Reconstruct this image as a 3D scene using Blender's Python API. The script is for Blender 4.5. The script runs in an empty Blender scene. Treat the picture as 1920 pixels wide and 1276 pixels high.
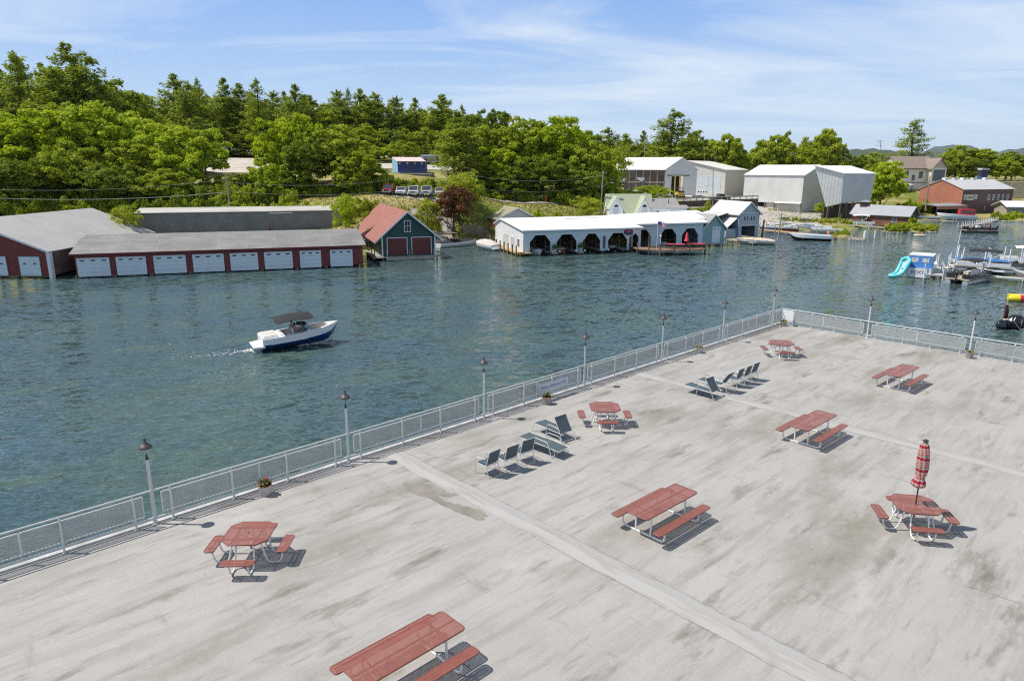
import bpy, math, random
import numpy as np
from mathutils import Vector, Matrix
random.seed(7)
SC = bpy.context.scene
COL = SC.collection
R = math.radians
# ---------------------------------------------------------------- camera
F_PX, PITCH, ROLL = 1282.9, 0.24581838, 0.0044717
CAM = np.array([0.0, 0.0, 13.22])
_fw = np.array([0, math.cos(PITCH), -math.sin(PITCH)])
_r0 = np.array([1.0, 0, 0]); _u0 = np.cross(_r0, _fw)
_rt = _r0*math.cos(ROLL)+_u0*math.sin(ROLL); _up = -_r0*math.sin(ROLL)+_u0*math.cos(ROLL)
cd = bpy.data.cameras.new('camera'); cam = bpy.data.objects.new('camera', cd); COL.objects.link(cam)
cd.sensor_width = 36; cd.lens = F_PX/1920*36; cd.clip_end = 20000; cd.clip_start = .1
cam.matrix_world = Matrix(((_rt[0], _up[0], -_fw[0], CAM[0]), (_rt[1], _up[1], -_fw[1], CAM[1]), (_rt[2], _up[2], -_fw[2], CAM[2]), (0, 0, 0, 1)))
SC.camera = cam
# ---------------------------------------------------------------- sky, sun, exposure
SUN_EL, SUN_AZ = 57.0, -90.0           # the sun stands to the left
w = bpy.data.worlds.new("World"); SC.world = w; w.use_nodes = True
nt = w.node_tree; nt.nodes.clear()
def N(t, **k):
    n = nt.nodes.new(t)
    for a, b in k.items(): setattr(n, a, b)
    return n
out = N('ShaderNodeOutputWorld'); bg = N('ShaderNodeBackground'); bg.inputs[1].default_value = .085
sky = N('ShaderNodeTexSky', sky_type='NISHITA', sun_disc=False)
sky.sun_elevation = R(SUN_EL); sky.sun_rotation = R(SUN_AZ); sky.air_density = 1.0; sky.dust_density = 0.1; sky.ozone_density = 1.6
tc = N('ShaderNodeTexCoord'); sep = N('ShaderNodeSeparateXYZ'); nt.links.new(tc.outputs['Generated'], sep.inputs[0])
mz = N('ShaderNodeMath', operation='MAXIMUM'); mz.inputs[1].default_value = .03; nt.links.new(sep.outputs[2], mz.inputs[0])
ma = N('ShaderNodeMath', operation='ADD'); ma.inputs[1].default_value = .10; nt.links.new(mz.outputs[0], ma.inputs[0])
dx = N('ShaderNodeMath', operation='DIVIDE'); dy = N('ShaderNodeMath', operation='DIVIDE')
nt.links.new(sep.outputs[0], dx.inputs[0]); nt.links.new(ma.outputs[0], dx.inputs[1])
nt.links.new(sep.outputs[1], dy.inputs[0]); nt.links.new(ma.outputs[0], dy.inputs[1])
cmb = N('ShaderNodeCombineXYZ'); nt.links.new(dx.outputs[0], cmb.inputs[0]); nt.links.new(dy.outputs[0], cmb.inputs[1])
mp = N('ShaderNodeMapping'); mp.inputs['Rotation'].default_value = (0, 0, R(28)); mp.inputs['Scale'].default_value = (.30, .62, 1); mp.inputs['Location'].default_value = (3.4, .3, 0)
nt.links.new(cmb.outputs[0], mp.inputs[0])
n1 = N('ShaderNodeTexNoise'); n1.inputs['Scale'].default_value = 1.5; n1.inputs['Detail'].default_value = 9; n1.inputs['Roughness'].default_value = .56; n1.inputs['Distortion'].default_value = .9
nt.links.new(mp.outputs[0], n1.inputs[0])
cr = N('ShaderNodeValToRGB'); cr.color_ramp.elements[0].position = .42; cr.color_ramp.elements[0].color = (0, 0, 0, 1); cr.color_ramp.elements[1].position = .72; cr.color_ramp.elements[1].color = (.85, .85, .85, 1)
gx = N('ShaderNodeMath', operation='MULTIPLY_ADD'); gx.inputs[1].default_value = .10; nt.links.new(sep.outputs[0], gx.inputs[0]); nt.links.new(n1.outputs[0], gx.inputs[2]); nt.links.new(gx.outputs[0], cr.inputs[0])
fd = N('ShaderNodeMapRange'); fd.inputs[1].default_value = .3; fd.inputs[2].default_value = .6; fd.inputs[3].default_value = 1; fd.inputs[4].default_value = .25; nt.links.new(sep.outputs[2], fd.inputs[0])
mx = N('ShaderNodeMixRGB'); cf = N('ShaderNodeMath', operation='MULTIPLY'); nt.links.new(cr.outputs[0], cf.inputs[0]); nt.links.new(fd.outputs[0], cf.inputs[1]); nt.links.new(cf.outputs[0], mx.inputs[0]); nt.links.new(sky.outputs[0], mx.inputs[1]); mx.inputs[2].default_value = (10.8, 11.3, 12., 1)
hz = N('ShaderNodeMapRange'); hz.inputs[1].default_value = .0; hz.inputs[2].default_value = .23; hz.inputs[3].default_value = 1; hz.inputs[4].default_value = 0; nt.links.new(sep.outputs[2], hz.inputs[0])
hp = N('ShaderNodeMath', operation='POWER'); hp.inputs[1].default_value = 1.3; nt.links.new(hz.outputs[0], hp.inputs[0])
pf_ = N('ShaderNodeMapRange'); pf_.inputs[1].default_value = .22; pf_.inputs[2].default_value = .6; pf_.inputs[3].default_value = .85; pf_.inputs[4].default_value = .0; nt.links.new(sep.outputs[2], pf_.inputs[0])
pal = N('ShaderNodeMixRGB'); nt.links.new(pf_.outputs[0], pal.inputs[0]); nt.links.new(sky.outputs[0], pal.inputs[1]); pal.inputs[2].default_value = (3.3, 6.0, 11.4, 1); nt.links.new(pal.outputs[0], mx.inputs[1])
mh = N('ShaderNodeMixRGB'); nt.links.new(hp.outputs[0], mh.inputs[0]); nt.links.new(mx.outputs[0], mh.inputs[1]); mh.inputs[2].default_value = (8.0, 9.9, 11.6, 1)
nt.links.new(mh.outputs[0], bg.inputs[0]); nt.links.new(bg.outputs[0], out.inputs[0])
sl = bpy.data.lights.new('sun', 'SUN'); sl.energy = 5.0; sl.angle = R(.53); sl.color = (1, .955, .885)
so = bpy.data.objects.new('sun', sl); COL.objects.link(so)
_s = Vector((math.sin(R(SUN_AZ))*math.cos(R(SUN_EL)), math.cos(R(SUN_AZ))*math.cos(R(SUN_EL))+.02, math.sin(R(SUN_EL))))
so.rotation_euler = _s.to_track_quat('Z', 'Y').to_euler(); so.location = (-30, 0, 60)
SC.view_settings.view_transform = 'Standard'; SC.view_settings.look = 'None'; SC.view_settings.exposure = 0.0; SC.view_settings.gamma = 1
SC.render.engine = 'CYCLES'
SC.cycles.max_bounces = 7; SC.cycles.transparent_max_bounces = 12; SC.cycles.diffuse_bounces = 3; SC.cycles.glossy_bounces = 3
SC.cycles.filter_width = 1.15; SC.cycles.use_denoising = False; SC.cycles.caustics_reflective = False; SC.cycles.caustics_refractive = False
# ---------------------------------------------------------------- measuring helpers
def ray(px, py): return _fw+_rt*(px-960)/F_PX-_up*(py-638)/F_PX
def P(px, py, z=0.0):
    d = ray(px, py); return CAM+d*((z-CAM[2])/d[2])
def PY(px, py, Y):
    d = ray(px, py); return CAM+d*(Y/d[1])
# ---------------------------------------------------------------- materials
MATS = {}
def mat(name, col, rough=.6, metal=0., var=0., scale=2., bump=0., bscale=20., col2=None, spec=.5, stretch=(1, 1, 1), alpha=None, detail=5, thr=(.35, .65), transm=0.):
    if name in MATS: return MATS[name]
    m = bpy.data.materials.new(name); m.use_nodes = True; MATS[name] = m
    t = m.node_tree; b = t.nodes['Principled BSDF']
    b.inputs['Roughness'].default_value = rough; b.inputs['Metallic'].default_value = metal
    b.inputs['Base Color'].default_value = (*col, 1); b.inputs['Specular IOR Level'].default_value = spec
    if transm: b.inputs['Transmission Weight'].default_value = transm
    tcn = t.nodes.new('ShaderNodeTexCoord'); mpn = t.nodes.new('ShaderNodeMapping'); mpn.inputs['Scale'].default_value = stretch
    t.links.new(tcn.outputs['Object'], mpn.inputs[0])
    if var or col2:
        n = t.nodes.new('ShaderNodeTexNoise'); n.inputs['Scale'].default_value = scale; n.inputs['Detail'].default_value = detail; n.inputs['Roughness'].default_value = .6
        t.links.new(mpn.outputs[0], n.inputs[0])
        r = t.nodes.new('ShaderNodeMapRange'); r.inputs[1].default_value = thr[0]; r.inputs[2].default_value = thr[1]
        t.links.new(n.outputs[0], r.inputs[0])
        x = t.nodes.new('ShaderNodeMixRGB'); c2 = col2 or tuple(c*(1-var) for c in col)
        x.inputs[1].default_value = (*col, 1); x.inputs[2].default_value = (*c2, 1); t.links.new(r.outputs[0], x.inputs[0])
        t.links.new(x.outputs[0], b.inputs['Base Color'])
    if bump:
        n2 = t.nodes.new('ShaderNodeTexNoise'); n2.inputs['Scale'].default_value = bscale; n2.inputs['Detail'].default_value = 3
        t.links.new(mpn.outputs[0], n2.inputs[0]); bp = t.nodes.new('ShaderNodeBump'); bp.inputs['Strength'].default_value = bump; bp.inputs['Distance'].default_value = .02
        t.links.new(n2.outputs[0], bp.inputs['Height']); t.links.new(bp.outputs[0], b.inputs['Normal'])
    return m
def ridged(name, col, pitch=.3, axis=0, depth=.03, rough=.5, var=.2, col2=None, metal=0., vscale=.5, line=.75):
    """ribbed or boarded sheet: thin grooves every `pitch` metres along one object axis"""
    m = mat(name, col, rough, metal, var=var, scale=vscale, col2=col2, detail=6)
    t = m.node_tree; b = t.nodes['Principled BSDF']
    tcn = t.nodes.new('ShaderNodeTexCoord'); s = t.nodes.new('ShaderNodeSeparateXYZ'); t.links.new(tcn.outputs['Object'], s.inputs[0])
    if axis == 3:
        ad = t.nodes.new('ShaderNodeMath'); ad.operation = 'ADD'; t.links.new(s.outputs[0], ad.inputs[0]); t.links.new(s.outputs[1], ad.inputs[1]); src = ad.outputs[0]
    else: src = s.outputs[axis]
    d = t.nodes.new('ShaderNodeMath'); d.operation = 'DIVIDE'; d.inputs[1].default_value = pitch; t.links.new(src, d.inputs[0])
    f = t.nodes.new('ShaderNodeMath'); f.operation = 'FRACT'; t.links.new(d.outputs[0], f.inputs[0])
    g = t.nodes.new('ShaderNodeMath'); g.operation = 'PINGPONG'; g.inputs[1].default_value = .5; t.links.new(f.outputs[0], g.inputs[0])
    mr = t.nodes.new('ShaderNodeMapRange'); mr.inputs[1].default_value = 0; mr.inputs[2].default_value = .16; t.links.new(g.outputs[0], mr.inputs[0])
    bp = t.nodes.new('ShaderNodeBump'); bp.inputs['Strength'].default_value = 1; bp.inputs['Distance'].default_value = depth; t.links.new(mr.outputs[0], bp.inputs['Height'])
    t.links.new(bp.outputs[0], b.inputs['Normal'])
    if line < 1:
        src_l = b.inputs['Base Color'].links[0].from_socket if b.inputs['Base Color'].links else None
        x = t.nodes.new('ShaderNodeMixRGB'); x.blend_type = 'MULTIPLY'
        mr2 = t.nodes.new('ShaderNodeMapRange'); mr2.inputs[1].default_value = .02; mr2.inputs[2].default_value = .1; mr2.inputs[3].default_value = line; mr2.inputs[4].default_value = 1
        t.links.new(g.outputs[0], mr2.inputs[0]); x.inputs[0].default_value = 1
        if src_l: t.links.new(src_l, x.inputs[1])
        else: x.inputs[1].default_value = (*col, 1)
        t.links.new(mr2.outputs[0], x.inputs[2]); t.links.new(x.outputs[0], b.inputs['Base Color'])
    return m
def perforated(name, col, cell=.028, cover=.55, rough=.45, axes=(0, 1), aspect=1.0):
    """expanded metal: a diamond net whose openings let light through"""
    m = mat(name, col, rough, 0, var=.15, scale=3)
    t = m.node_tree; b = t.nodes['Principled BSDF']; o = t.nodes['Material Output']
    tcn = t.nodes.new('ShaderNodeTexCoord'); s = t.nodes.new('ShaderNodeSeparateXYZ'); t.links.new(tcn.outputs['Object'], s.inputs[0])
    def mth(op, a, bb):
        n = t.nodes.new('ShaderNodeMath'); n.operation = op
        for i, v in enumerate((a, bb)):
            if v is None: continue
            if hasattr(v, 'links'): t.links.new(v, n.inputs[i])
            else: n.inputs[i].default_value = v
        return n.outputs[0]
    u = mth('DIVIDE', s.outputs[axes[0]], cell*aspect); v = mth('DIVIDE', s.outputs[axes[1]], cell)
    a = mth('PINGPONG', mth('ADD', u, v), .5); c = mth('PINGPONG', mth('SUBTRACT', u, v), .5)
    k = .5*(1-math.sqrt(1-cover))
    hole = mth('MULTIPLY', mth('GREATER_THAN', a, k), mth('GREATER_THAN', c, k))
    tr = t.nodes.new('ShaderNodeBsdfTransparent'); mxs = t.nodes.new('ShaderNodeMixShader')
    t.links.new(hole, mxs.inputs[0]); t.links.new(b.outputs[0], mxs.inputs[1]); t.links.new(tr.outputs[0], mxs.inputs[2]); t.links.new(mxs.outputs[0], o.inputs[0])
    return m
# ---------------------------------------------------------------- mesh builder
class MB:
    def __init__(s): s.v = []; s.f = []; s.m = []; s.sm = []; s.slots = []; s.T = Matrix.Identity(4)
    def mi(s, m):
        if m not in s.slots: s.slots.append(m)
        return s.slots.index(m)
    def add(s, vs, fs, m, smooth=False):
        b = len(s.v); T = s.T
        s.v += [tuple(T @ Vector(p)) for p in vs]; i = s.mi(m)
        for f in fs: s.f.append(tuple(b+k for k in f)); s.m.append(i); s.sm.append(smooth)
        return s
    def box(s, c, d, m, rz=0., taper=1.):
        x, y, z = d[0]/2, d[1]/2, d[2]/2; vs = []
        ca, sa = math.cos(rz), math.sin(rz)
        for k, zz in ((1, -z), (taper, z)):
            for a, b_ in ((-x, -y), (x, -y), (x, y), (-x, y)):
                a *= k; b_ *= k; vs.append((c[0]+a*ca-b_*sa, c[1]+a*sa+b_*ca, c[2]+zz))
        return s.add(vs, [(3, 2, 1, 0), (4, 5, 6, 7), (0, 1, 5, 4), (1, 2, 6, 5), (2, 3, 7, 6), (3, 0, 4, 7)], m)
    def bx(s, x0, x1, y0, y1, z0, z1, m): return s.box(((x0+x1)/2, (y0+y1)/2, (z0+z1)/2), (x1-x0, y1-y0, z1-z0), m)
    def bar(s, a, b, w_, h_, m):
        a = Vector(a); b = Vector(b); d = b-a; L = d.length; d.normalize()
        up = Vector((0, 0, 1)) if abs(d.z) < .95 else Vector((1, 0, 0))
        x = d.cross(up).normalized(); u = x.cross(d)
        vs = [p+x*i*w_/2+u*j*h_/2 for p in (a, b) for i, j in ((-1, -1), (1, -1), (1, 1), (-1, 1))]
        return s.add(vs, [(0, 1, 2, 3), (7, 6, 5, 4), (4, 5, 1, 0), (5, 6, 2, 1), (6, 7, 3, 2), (7, 4, 0, 3)], m)
    def tube(s, pts, r, m, n=6, close=False):
        pts = [Vector(p) for p in pts]; k = len(pts); rs = r if isinstance(r, (list, tuple)) else [r]*k
        vs = []; prev = None
        for i, p in enumerate(pts):
            d = (pts[(i+1) % k]-pts[i-1]) if close else (pts[min(i+1, k-1)]-pts[max(i-1, 0)])
            if d.length < 1e-7: d = Vector((0, 0, 1))
            d.normalize()
            if prev is None:
                u = Vector((0, 0, 1)) if abs(d.z) < .9 else Vector((1, 0, 0)); x = d.cross(u).normalized()
            else: x = (prev-d*prev.dot(d)).normalized()
            prev = x; y = d.cross(x)
            for j in range(n):
                a = 2*math.pi*j/n; vs.append(p+(x*math.cos(a)+y*math.sin(a))*rs[i])
        fs = []
        for i in range(k if close else k-1):
            i2 = (i+1) % k
            for j in range(n): fs.append((i*n+j, i*n+(j+1) % n, i2*n+(j+1) % n, i2*n+j))
        s.add(vs, fs, m, True)
        if not close: s.add(vs[:n], [tuple(reversed(range(n)))], m); s.add(vs[-n:], [tuple(range(n))], m)
        return s
    def lathe(s, prof, m, n=16, c=(0, 0, 0), smooth=True, sx=1., sy=1.):
        vs = []; 
        for r_, z in prof:
            for j in range(n):
                a = 2*math.pi*j/n; vs.append((c[0]+r_*math.cos(a)*sx, c[1]+r_*math.sin(a)*sy, c[2]+z))
        fs = [(i*n+j, i*n+(j+1) % n, (i+1)*n+(j+1) % n, (i+1)*n+j) for i in range(len(prof)-1) for j in range(n)]
        s.add(vs, fs, m, smooth)
        if prof[0][0] > 1e-4: s.add(vs[:n], [tuple(reversed(range(n)))], m)
        if prof[-1][0] > 1e-4: s.add(vs[-n:], [tuple(range(n))], m)
        return s
    def prism(s, poly, z0, z1, m, mtop=None):
        n = len(poly); vs = [(x, y, z0) for x, y in poly]+[(x, y, z1) for x, y in poly]
        s.add(vs, [(i, (i+1) % n, n+(i+1) % n, n+i) for i in range(n)]+[tuple(reversed(range(n)))], m)
        return s.add(vs[n:], [tuple(range(n))], mtop or m)
    def extr(s, poly, d, m):
        """closed solid from a planar 3-D polygon pushed along vector d"""
        n = len(poly); q = [tuple(Vector(p)+Vector(d)) for p in poly]
        return s.add(list(poly)+q, [(i, (i+1) % n, n+(i+1) % n, n+i) for i in range(n)]+[tuple(reversed(range(n))), tuple(range(n, 2*n))], m)
    def ball(s, c, r, m, n=10, k=6):
        rr = r if isinstance(r, (tuple, list)) else (r, r, r)
        prof = [(math.sin(math.pi*i/k), -math.cos(math.pi*i/k)) for i in range(k+1)]
        vs = [(c[0]+p*math.cos(2*math.pi*j/n)*rr[0], c[1]+p*math.sin(2*math.pi*j/n)*rr[1], c[2]+z*rr[2]) for p, z in prof for j in range(n)]
        return s.add(vs, [(i*n+j, i*n+(j+1) % n, (i+1)*n+(j+1) % n, (i+1)*n+j) for i in range(k) for j in range(n)], m, True)
    def build(s, name, parent=None, loc=None, rz=None, weld=False):
        me = bpy.data.meshes.new(name); me.from_pydata(s.v, [], s.f)
        for m in s.slots: me.materials.append(m)
        me.polygons.foreach_set('material_index', s.m); me.polygons.foreach_set('use_smooth', s.sm); me.update()
        o = bpy.data.objects.new(name, me); COL.objects.link(o)
        if parent: o.parent = parent
        if loc is not None: o.location = loc
        if rz is not None: o.rotation_euler = (0, 0, rz)
        return o
def build_each(mb, name, parent):
    """every separate piece of the builder becomes a part of its own"""
    key = {}; par = []
    def find(a):
        while par[a] != a: par[a] = par[par[a]]; a = par[a]
        return a
    vid = []
    for v in mb.v:
        k = (round(v[0], 4), round(v[1], 4), round(v[2], 4))
        if k not in key: key[k] = len(par); par.append(len(par))
        vid.append(key[k])
    for f in mb.f:
        a = find(vid[f[0]])
        for q in f[1:]: par[find(vid[q])] = a
    groups = {}
    for i, f in enumerate(mb.f): groups.setdefault(find(vid[f[0]]), []).append(i)
    for ids in groups.values():
        n = MB(); n.slots = list(mb.slots); mp_ = {}
        for i in ids:
            g_ = []
            for q in mb.f[i]:
                if q not in mp_: mp_[q] = len(n.v); n.v.append(mb.v[q])
                g_.append(mp_[q])
            n.f.append(tuple(g_)); n.m.append(mb.m[i]); n.sm.append(mb.sm[i])
        n.build(name, parent)
def tag(o, label=None, cat=None, group=None, kind=None):
    if label: o['label'] = label
    if cat: o['category'] = cat
    if group: o['group'] = group
    if kind: o['kind'] = kind
    return o
def empty(name, label, cat, loc=(0, 0, 0), rz=0., group=None):
    o = bpy.data.objects.new(name, None); COL.objects.link(o); o.location = loc; o.rotation_euler = (0, 0, rz); o.empty_display_size = .2
    return tag(o, label, cat, group)
CH = {}
def copy_tree(o, parent=None):
    c = o.copy(); COL.objects.link(c); c.parent = parent
    for k in [x for x in o.children]: copy_tree(k, c)
    return c
def dup(o, loc, rz, label, scale=None):
    c = copy_tree(o); c.location = loc; c.rotation_euler = (0, 0, rz); c['label'] = label
    if scale is not None: c.scale = scale if isinstance(scale, (tuple, list)) else (scale,)*3
    return c
def arc(c, r, a0, a1, n, plane='xz'):
    o_ = []
    for i in range(n+1):
        a = R(a0+(a1-a0)*i/n); p = (r*math.cos(a), r*math.sin(a))
        o_.append((c[0]+p[0], c[1], c[2]+p[1]) if plane == 'xz' else (c[0], c[1]+p[0], c[2]+p[1]) if plane == 'yz' else (c[0]+p[0], c[1]+p[1], c[2]))
    return o_
def rounded(pts, r, n=3):
    """round the inner corners of a 3-D polyline"""
    pts = [Vector(p) for p in pts]; o_ = [pts[0]]
    for i in range(1, len(pts)-1):
        a, b, c = pts[i-1], pts[i], pts[i+1]; u = (a-b); v = (c-b); k = min(r, u.length*.49, v.length*.49); u.normalize(); v.normalize()
        for j in range(n+1):
            t = j/n; p0 = b+u*k; p1 = b+v*k; o_.append(p0*(1-t)**2+b*2*t*(1-t)+p1*t*t)
    o_.append(pts[-1]); return [tuple(p) for p in o_]
def text_mesh(s, size, m, name, parent, loc, rot, extrude=.01, sx=1.):
    cu = bpy.data.curves.new(name, 'FONT'); cu.body = s; cu.size = size; cu.extrude = extrude; cu.align_x = 'CENTER'; cu.align_y = 'CENTER'
    t = bpy.data.objects.new(name, cu); COL.objects.link(t); dg = bpy.context.evaluated_depsgraph_get(); dg.update()
    me = bpy.data.meshes.new_from_object(t.evaluated_get(dg)); bpy.data.objects.remove(t)
    o = bpy.data.objects.new(name, me); COL.objects.link(o); me.materials.clear(); me.materials.append(m); o.parent = parent; o.location = loc; o.rotation_euler = rot; o.scale = (sx, 1, 1)
    return o
# ---------------------------------------------------------------- terrain
PROF = {
 -500: [(60,-2),(90,-1),(97,1),(115,2),(140,6),(170,12),(200,14),(260,20),(400,26),(900,30)],
 200: [(60,-2),(100,-1),(103,1.2),(118,2),(140,6),(165,11),(180,12.4),(215,16),(260,19),(400,24),(900,28)],
 430: [(60,-2),(100,-1),(104,1),(120,2.5),(140,6.5),(165,11),(180,12.4),(212,16),(260,18),(400,22),(900,24)],
 700: [(60,-2),(104,-1),(110,1),(120,2.8),(130,6.2),(133.5,8.1),(146,8.3),(160,12),(175,13),(215,15),(260,17),(400,20),(900,22)],
 850: [(60,-2),(121,-1),(125.5,.5),(129.5,1.6),(133.5,7.2),(136,7.9),(150,8.1),(165,11),(175,12.6),(215,14),(260,15),(400,18),(900,20)],
 1000: [(60,-2),(116,-1),(124,.7),(128,2.5),(134,5.0),(138,5.6),(145,6.2),(152,6.5),(165,8),(215,11),(300,14),(400,15),(900,18)],
 1150: [(60,-2),(118,-1),(127,.8),(134,2),(145,4.5),(160,5),(185,5.5),(220,6),(300,9),(400,12),(900,16)],
 1300: [(60,-2),(124,-1),(136,.8),(150,1.5),(172,3.0),(186,5.3),(220,5.5),(300,8),(400,9),(900,12)],
 1420: [(60,-2),(152,-1),(158,.5),(164,.9),(185,1.8),(200,2.4),(212,5.3),(225,5.5),(300,7),(400,8),(900,10)],
 1500: [(60,-2),(153,-1),(159,.5),(170,1.1),(185,1.5),(200,1.9),(222,4.5),(300,6.7),(400,8),(900,9)],
 1560: [(60,-2),(155,-1),(161,.5),(170,1),(200,1.6),(240,4),(300,6.5),(400,8),(900,9)],
 1660: [(60,-2),(160,-1),(168,.3),(190,1.2),(215,3),(240,7),(300,8),(400,8),(900,9)],
 1760: [(60,-2),(184,-1),(192,.3),(200,1),(225,3),(245,8),(300,9),(400,9),(900,9)],
 1850: [(60,-2),(194,-1),(206,.5),(225,1.2),(238,2),(246,9.3),(300,9.5),(400,9),(900,9)],
 2600: [(60,-2),(194,-1),(206,.5),(225,1.2),(238,2),(246,9.3),(300,9.5),(400,9),(900,9)]}
_us = [(k-960)/1300 for k in sorted(PROF)]
def _col(k, Y):
    p = PROF[k]; return np.interp(Y, [a for a, b in p], [b for a, b in p])
def _hraw(u, Y):
    ks = sorted(PROF)
    z = np.stack([_col(k, Y) for k in ks])
    u = np.clip(u, _us[0], _us[-1]-1e-6); i = np.clip(np.searchsorted(_us, u)-1, 0, len(ks)-2)
    ua = np.array(_us)[i]; ub = np.array(_us)[i+1]; t = (u-ua)/(ub-ua); t = t*t*(3-2*t)
    idx = np.arange(len(Y)) if np.ndim(Y) else 0
    return z[i, idx]*(1-t)+z[i+1, idx]*t if np.ndim(Y) else float(z[i]*(1-t)+z[i+1]*t)
NU, NY = 261, 190
GU = np.linspace(-1.7, 1.5, NU); GY = 62*(1000/62)**(np.linspace(0, 1, NY))
_UU, _YY = np.meshgrid(GU, GY, indexing='ij')
HZ = _hraw(_UU.ravel(), _YY.ravel()).reshape(NU, NY)
_XX = _UU*_YY
HZ = HZ+np.where(HZ > .9, .18*np.sin(_XX*.31+_YY*.17)*np.sin(_YY*.23-_XX*.11)+.08*np.sin(_XX*.9)*np.cos(_YY*.8), 0)
def H(x, y):
    u = min(max(x/y, -1.69), 1.49); a = (u+1.7)/3.2*(NU-1); b = math.log(max(y, 62.1)/62)/math.log(1000/62)*(NY-1)
    b = min(b, NY-1.001); i, j = int(a), int(b); s, t = a-i, b-j
    return float((HZ[i, j]*(1-s)+HZ[i+1, j]*s)*(1-t)+(HZ[i, j+1]*(1-s)+HZ[i+1, j+1]*s)*t)
mg = bpy.data.materials.new('ground'); mg.use_nodes = True
t = mg.node_tree; b = t.nodes['Principled BSDF']; b.inputs['Roughness'].default_value = .95; b.inputs['Specular IOR Level'].default_value = .1
def nn(tt, ty, **k):
    n = tt.nodes.new(ty)
    for a_, b_ in k.items():
        if a_ == 'inp':
            for c_, d_ in b_.items(): n.inputs[c_].default_value = d_
        else: setattr(n, a_, b_)
    return n
def noise_mix(tt, vec, scale, c1, c2, lo=.4, hi=.6, detail=6, base=None):
    n = nn(tt, 'ShaderNodeTexNoise', inp={'Scale': scale, 'Detail': detail, 'Roughness': .65}); tt.links.new(vec, n.inputs[0])
    r = nn(tt, 'ShaderNodeMapRange', inp={1: lo, 2: hi}); tt.links.new(n.outputs[0], r.inputs[0])
    x = nn(tt, 'ShaderNodeMixRGB'); tt.links.new(r.outputs[0], x.inputs[0])
    for i, c in ((1, c1), (2, c2)):
        if hasattr(c, 'links'): tt.links.new(c, x.inputs[i])
        else: x.inputs[i].default_value = (*c, 1)
    return x.outputs[0]
tco = nn(t, 'ShaderNodeTexCoord').outputs['Object']
g1 = noise_mix(t, tco, 1.3, (.12, .165, .03), (.25, .25, .055))
g2 = noise_mix(t, tco, .11, g1, (.38, .31, .13), .44, .58)
g3 = noise_mix(t, tco, .3, g2, (.10, .10, .045), .60, .72)
t.links.new(g3, b.inputs['Base Color'])
me = bpy.data.meshes.new('terrain')
vs = np.stack([_XX.ravel(), _YY.ravel(), HZ.ravel()], 1)
fs = [(i*NY+j, (i+1)*NY+j, (i+1)*NY+j+1, i*NY+j+1) for i in range(NU-1) for j in range(NY-1)]
me.from_pydata(vs.tolist(), [], fs); me.materials.append(mg); me.polygons.foreach_set('use_smooth', [True]*len(fs)); me.update()
o = bpy.data.objects.new('ground', me); COL.objects.link(o); tag(o, kind='structure')
def strip(name, pts, w_, m, dz=.07, step=1.5, cross=4):
    """a ribbon laid on the terrain"""
    mb = MB(); P2 = [Vector(p) for p in pts]; q = []
    for a, b_ in zip(P2[:-1], P2[1:]):
        k = max(1, int((b_-a).length/step)); q += [a+(b_-a)*i/k for i in range(k)]
    q.append(P2[-1]); vs = []; n = len(q)
    for i, p in enumerate(q):
        d = (q[min(i+1, n-1)]-q[max(i-1, 0)]).normalized(); s = Vector((-d.y, d.x))
        for j in range(cross+1):
            e_ = p+s*(j/cross-.5)*w_; vs.append((e_.x, e_.y, H(e_.x, e_.y)+dz))
    c1 = cross+1
    mb.add(vs, [(i*c1+j, i*c1+j+1, (i+1)*c1+j+1, (i+1)*c1+j) for i in range(n-1) for j in range(cross)], m, True)
    return tag(mb.build(name), kind='structure')
gravel = mat('gravel', (.50, .46, .40), .95, var=.3, scale=1.2, bump=.3, bscale=9)
sand = mat('bare_lot', (.58, .52, .44), .95, var=.22, scale=.25, bump=.2, bscale=5)
asphalt = mat('asphalt', (.32, .31, .30), .9, var=.2, scale=.4)
ballast = mat('ballast', (.40, .36, .31), .95, var=.5, scale=3)
def g2d(px, py, z): p = P(px, py, z); return (p[0], p[1])
# ---------------------------------------------------------------- water
mw = bpy.data.materials.new('water'); mw.use_nodes = True; t = mw.node_tree; b = t.nodes['Principled BSDF']
b.inputs['Roughness'].default_value = .03; b.inputs['IOR'].default_value = 1.333; b.inputs['Specular IOR Level'].default_value = .6
tco = nn(t, 'ShaderNodeTexCoord').outputs['Object']
mpa = nn(t, 'ShaderNodeMapping', vector_type='TEXTURE'); mpa.inputs['Rotation'].default_value = (0, 0, R(26)); mpa.inputs['Scale'].default_value = (1.7, .58, 1); t.links.new(tco, mpa.inputs[0])
mpb = nn(t, 'ShaderNodeMapping', vector_type='TEXTURE'); mpb.inputs['Rotation'].default_value = (0, 0, R(6)); mpb.inputs['Scale'].default_value = (1.5, .68, 1); t.links.new(tco, mpb.inputs[0])
c0 = noise_mix(t, tco, .09, (.055, .098, .108), (.076, .122, .104), .42, .62, 5)
c1 = noise_mix(t, mpa.outputs[0], .16, c0, (.115, .155, .07), .58, .80, 5)
# greener patches of water, spread by noise
t.links.new(c1, b.inputs['Base Color'])
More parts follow.
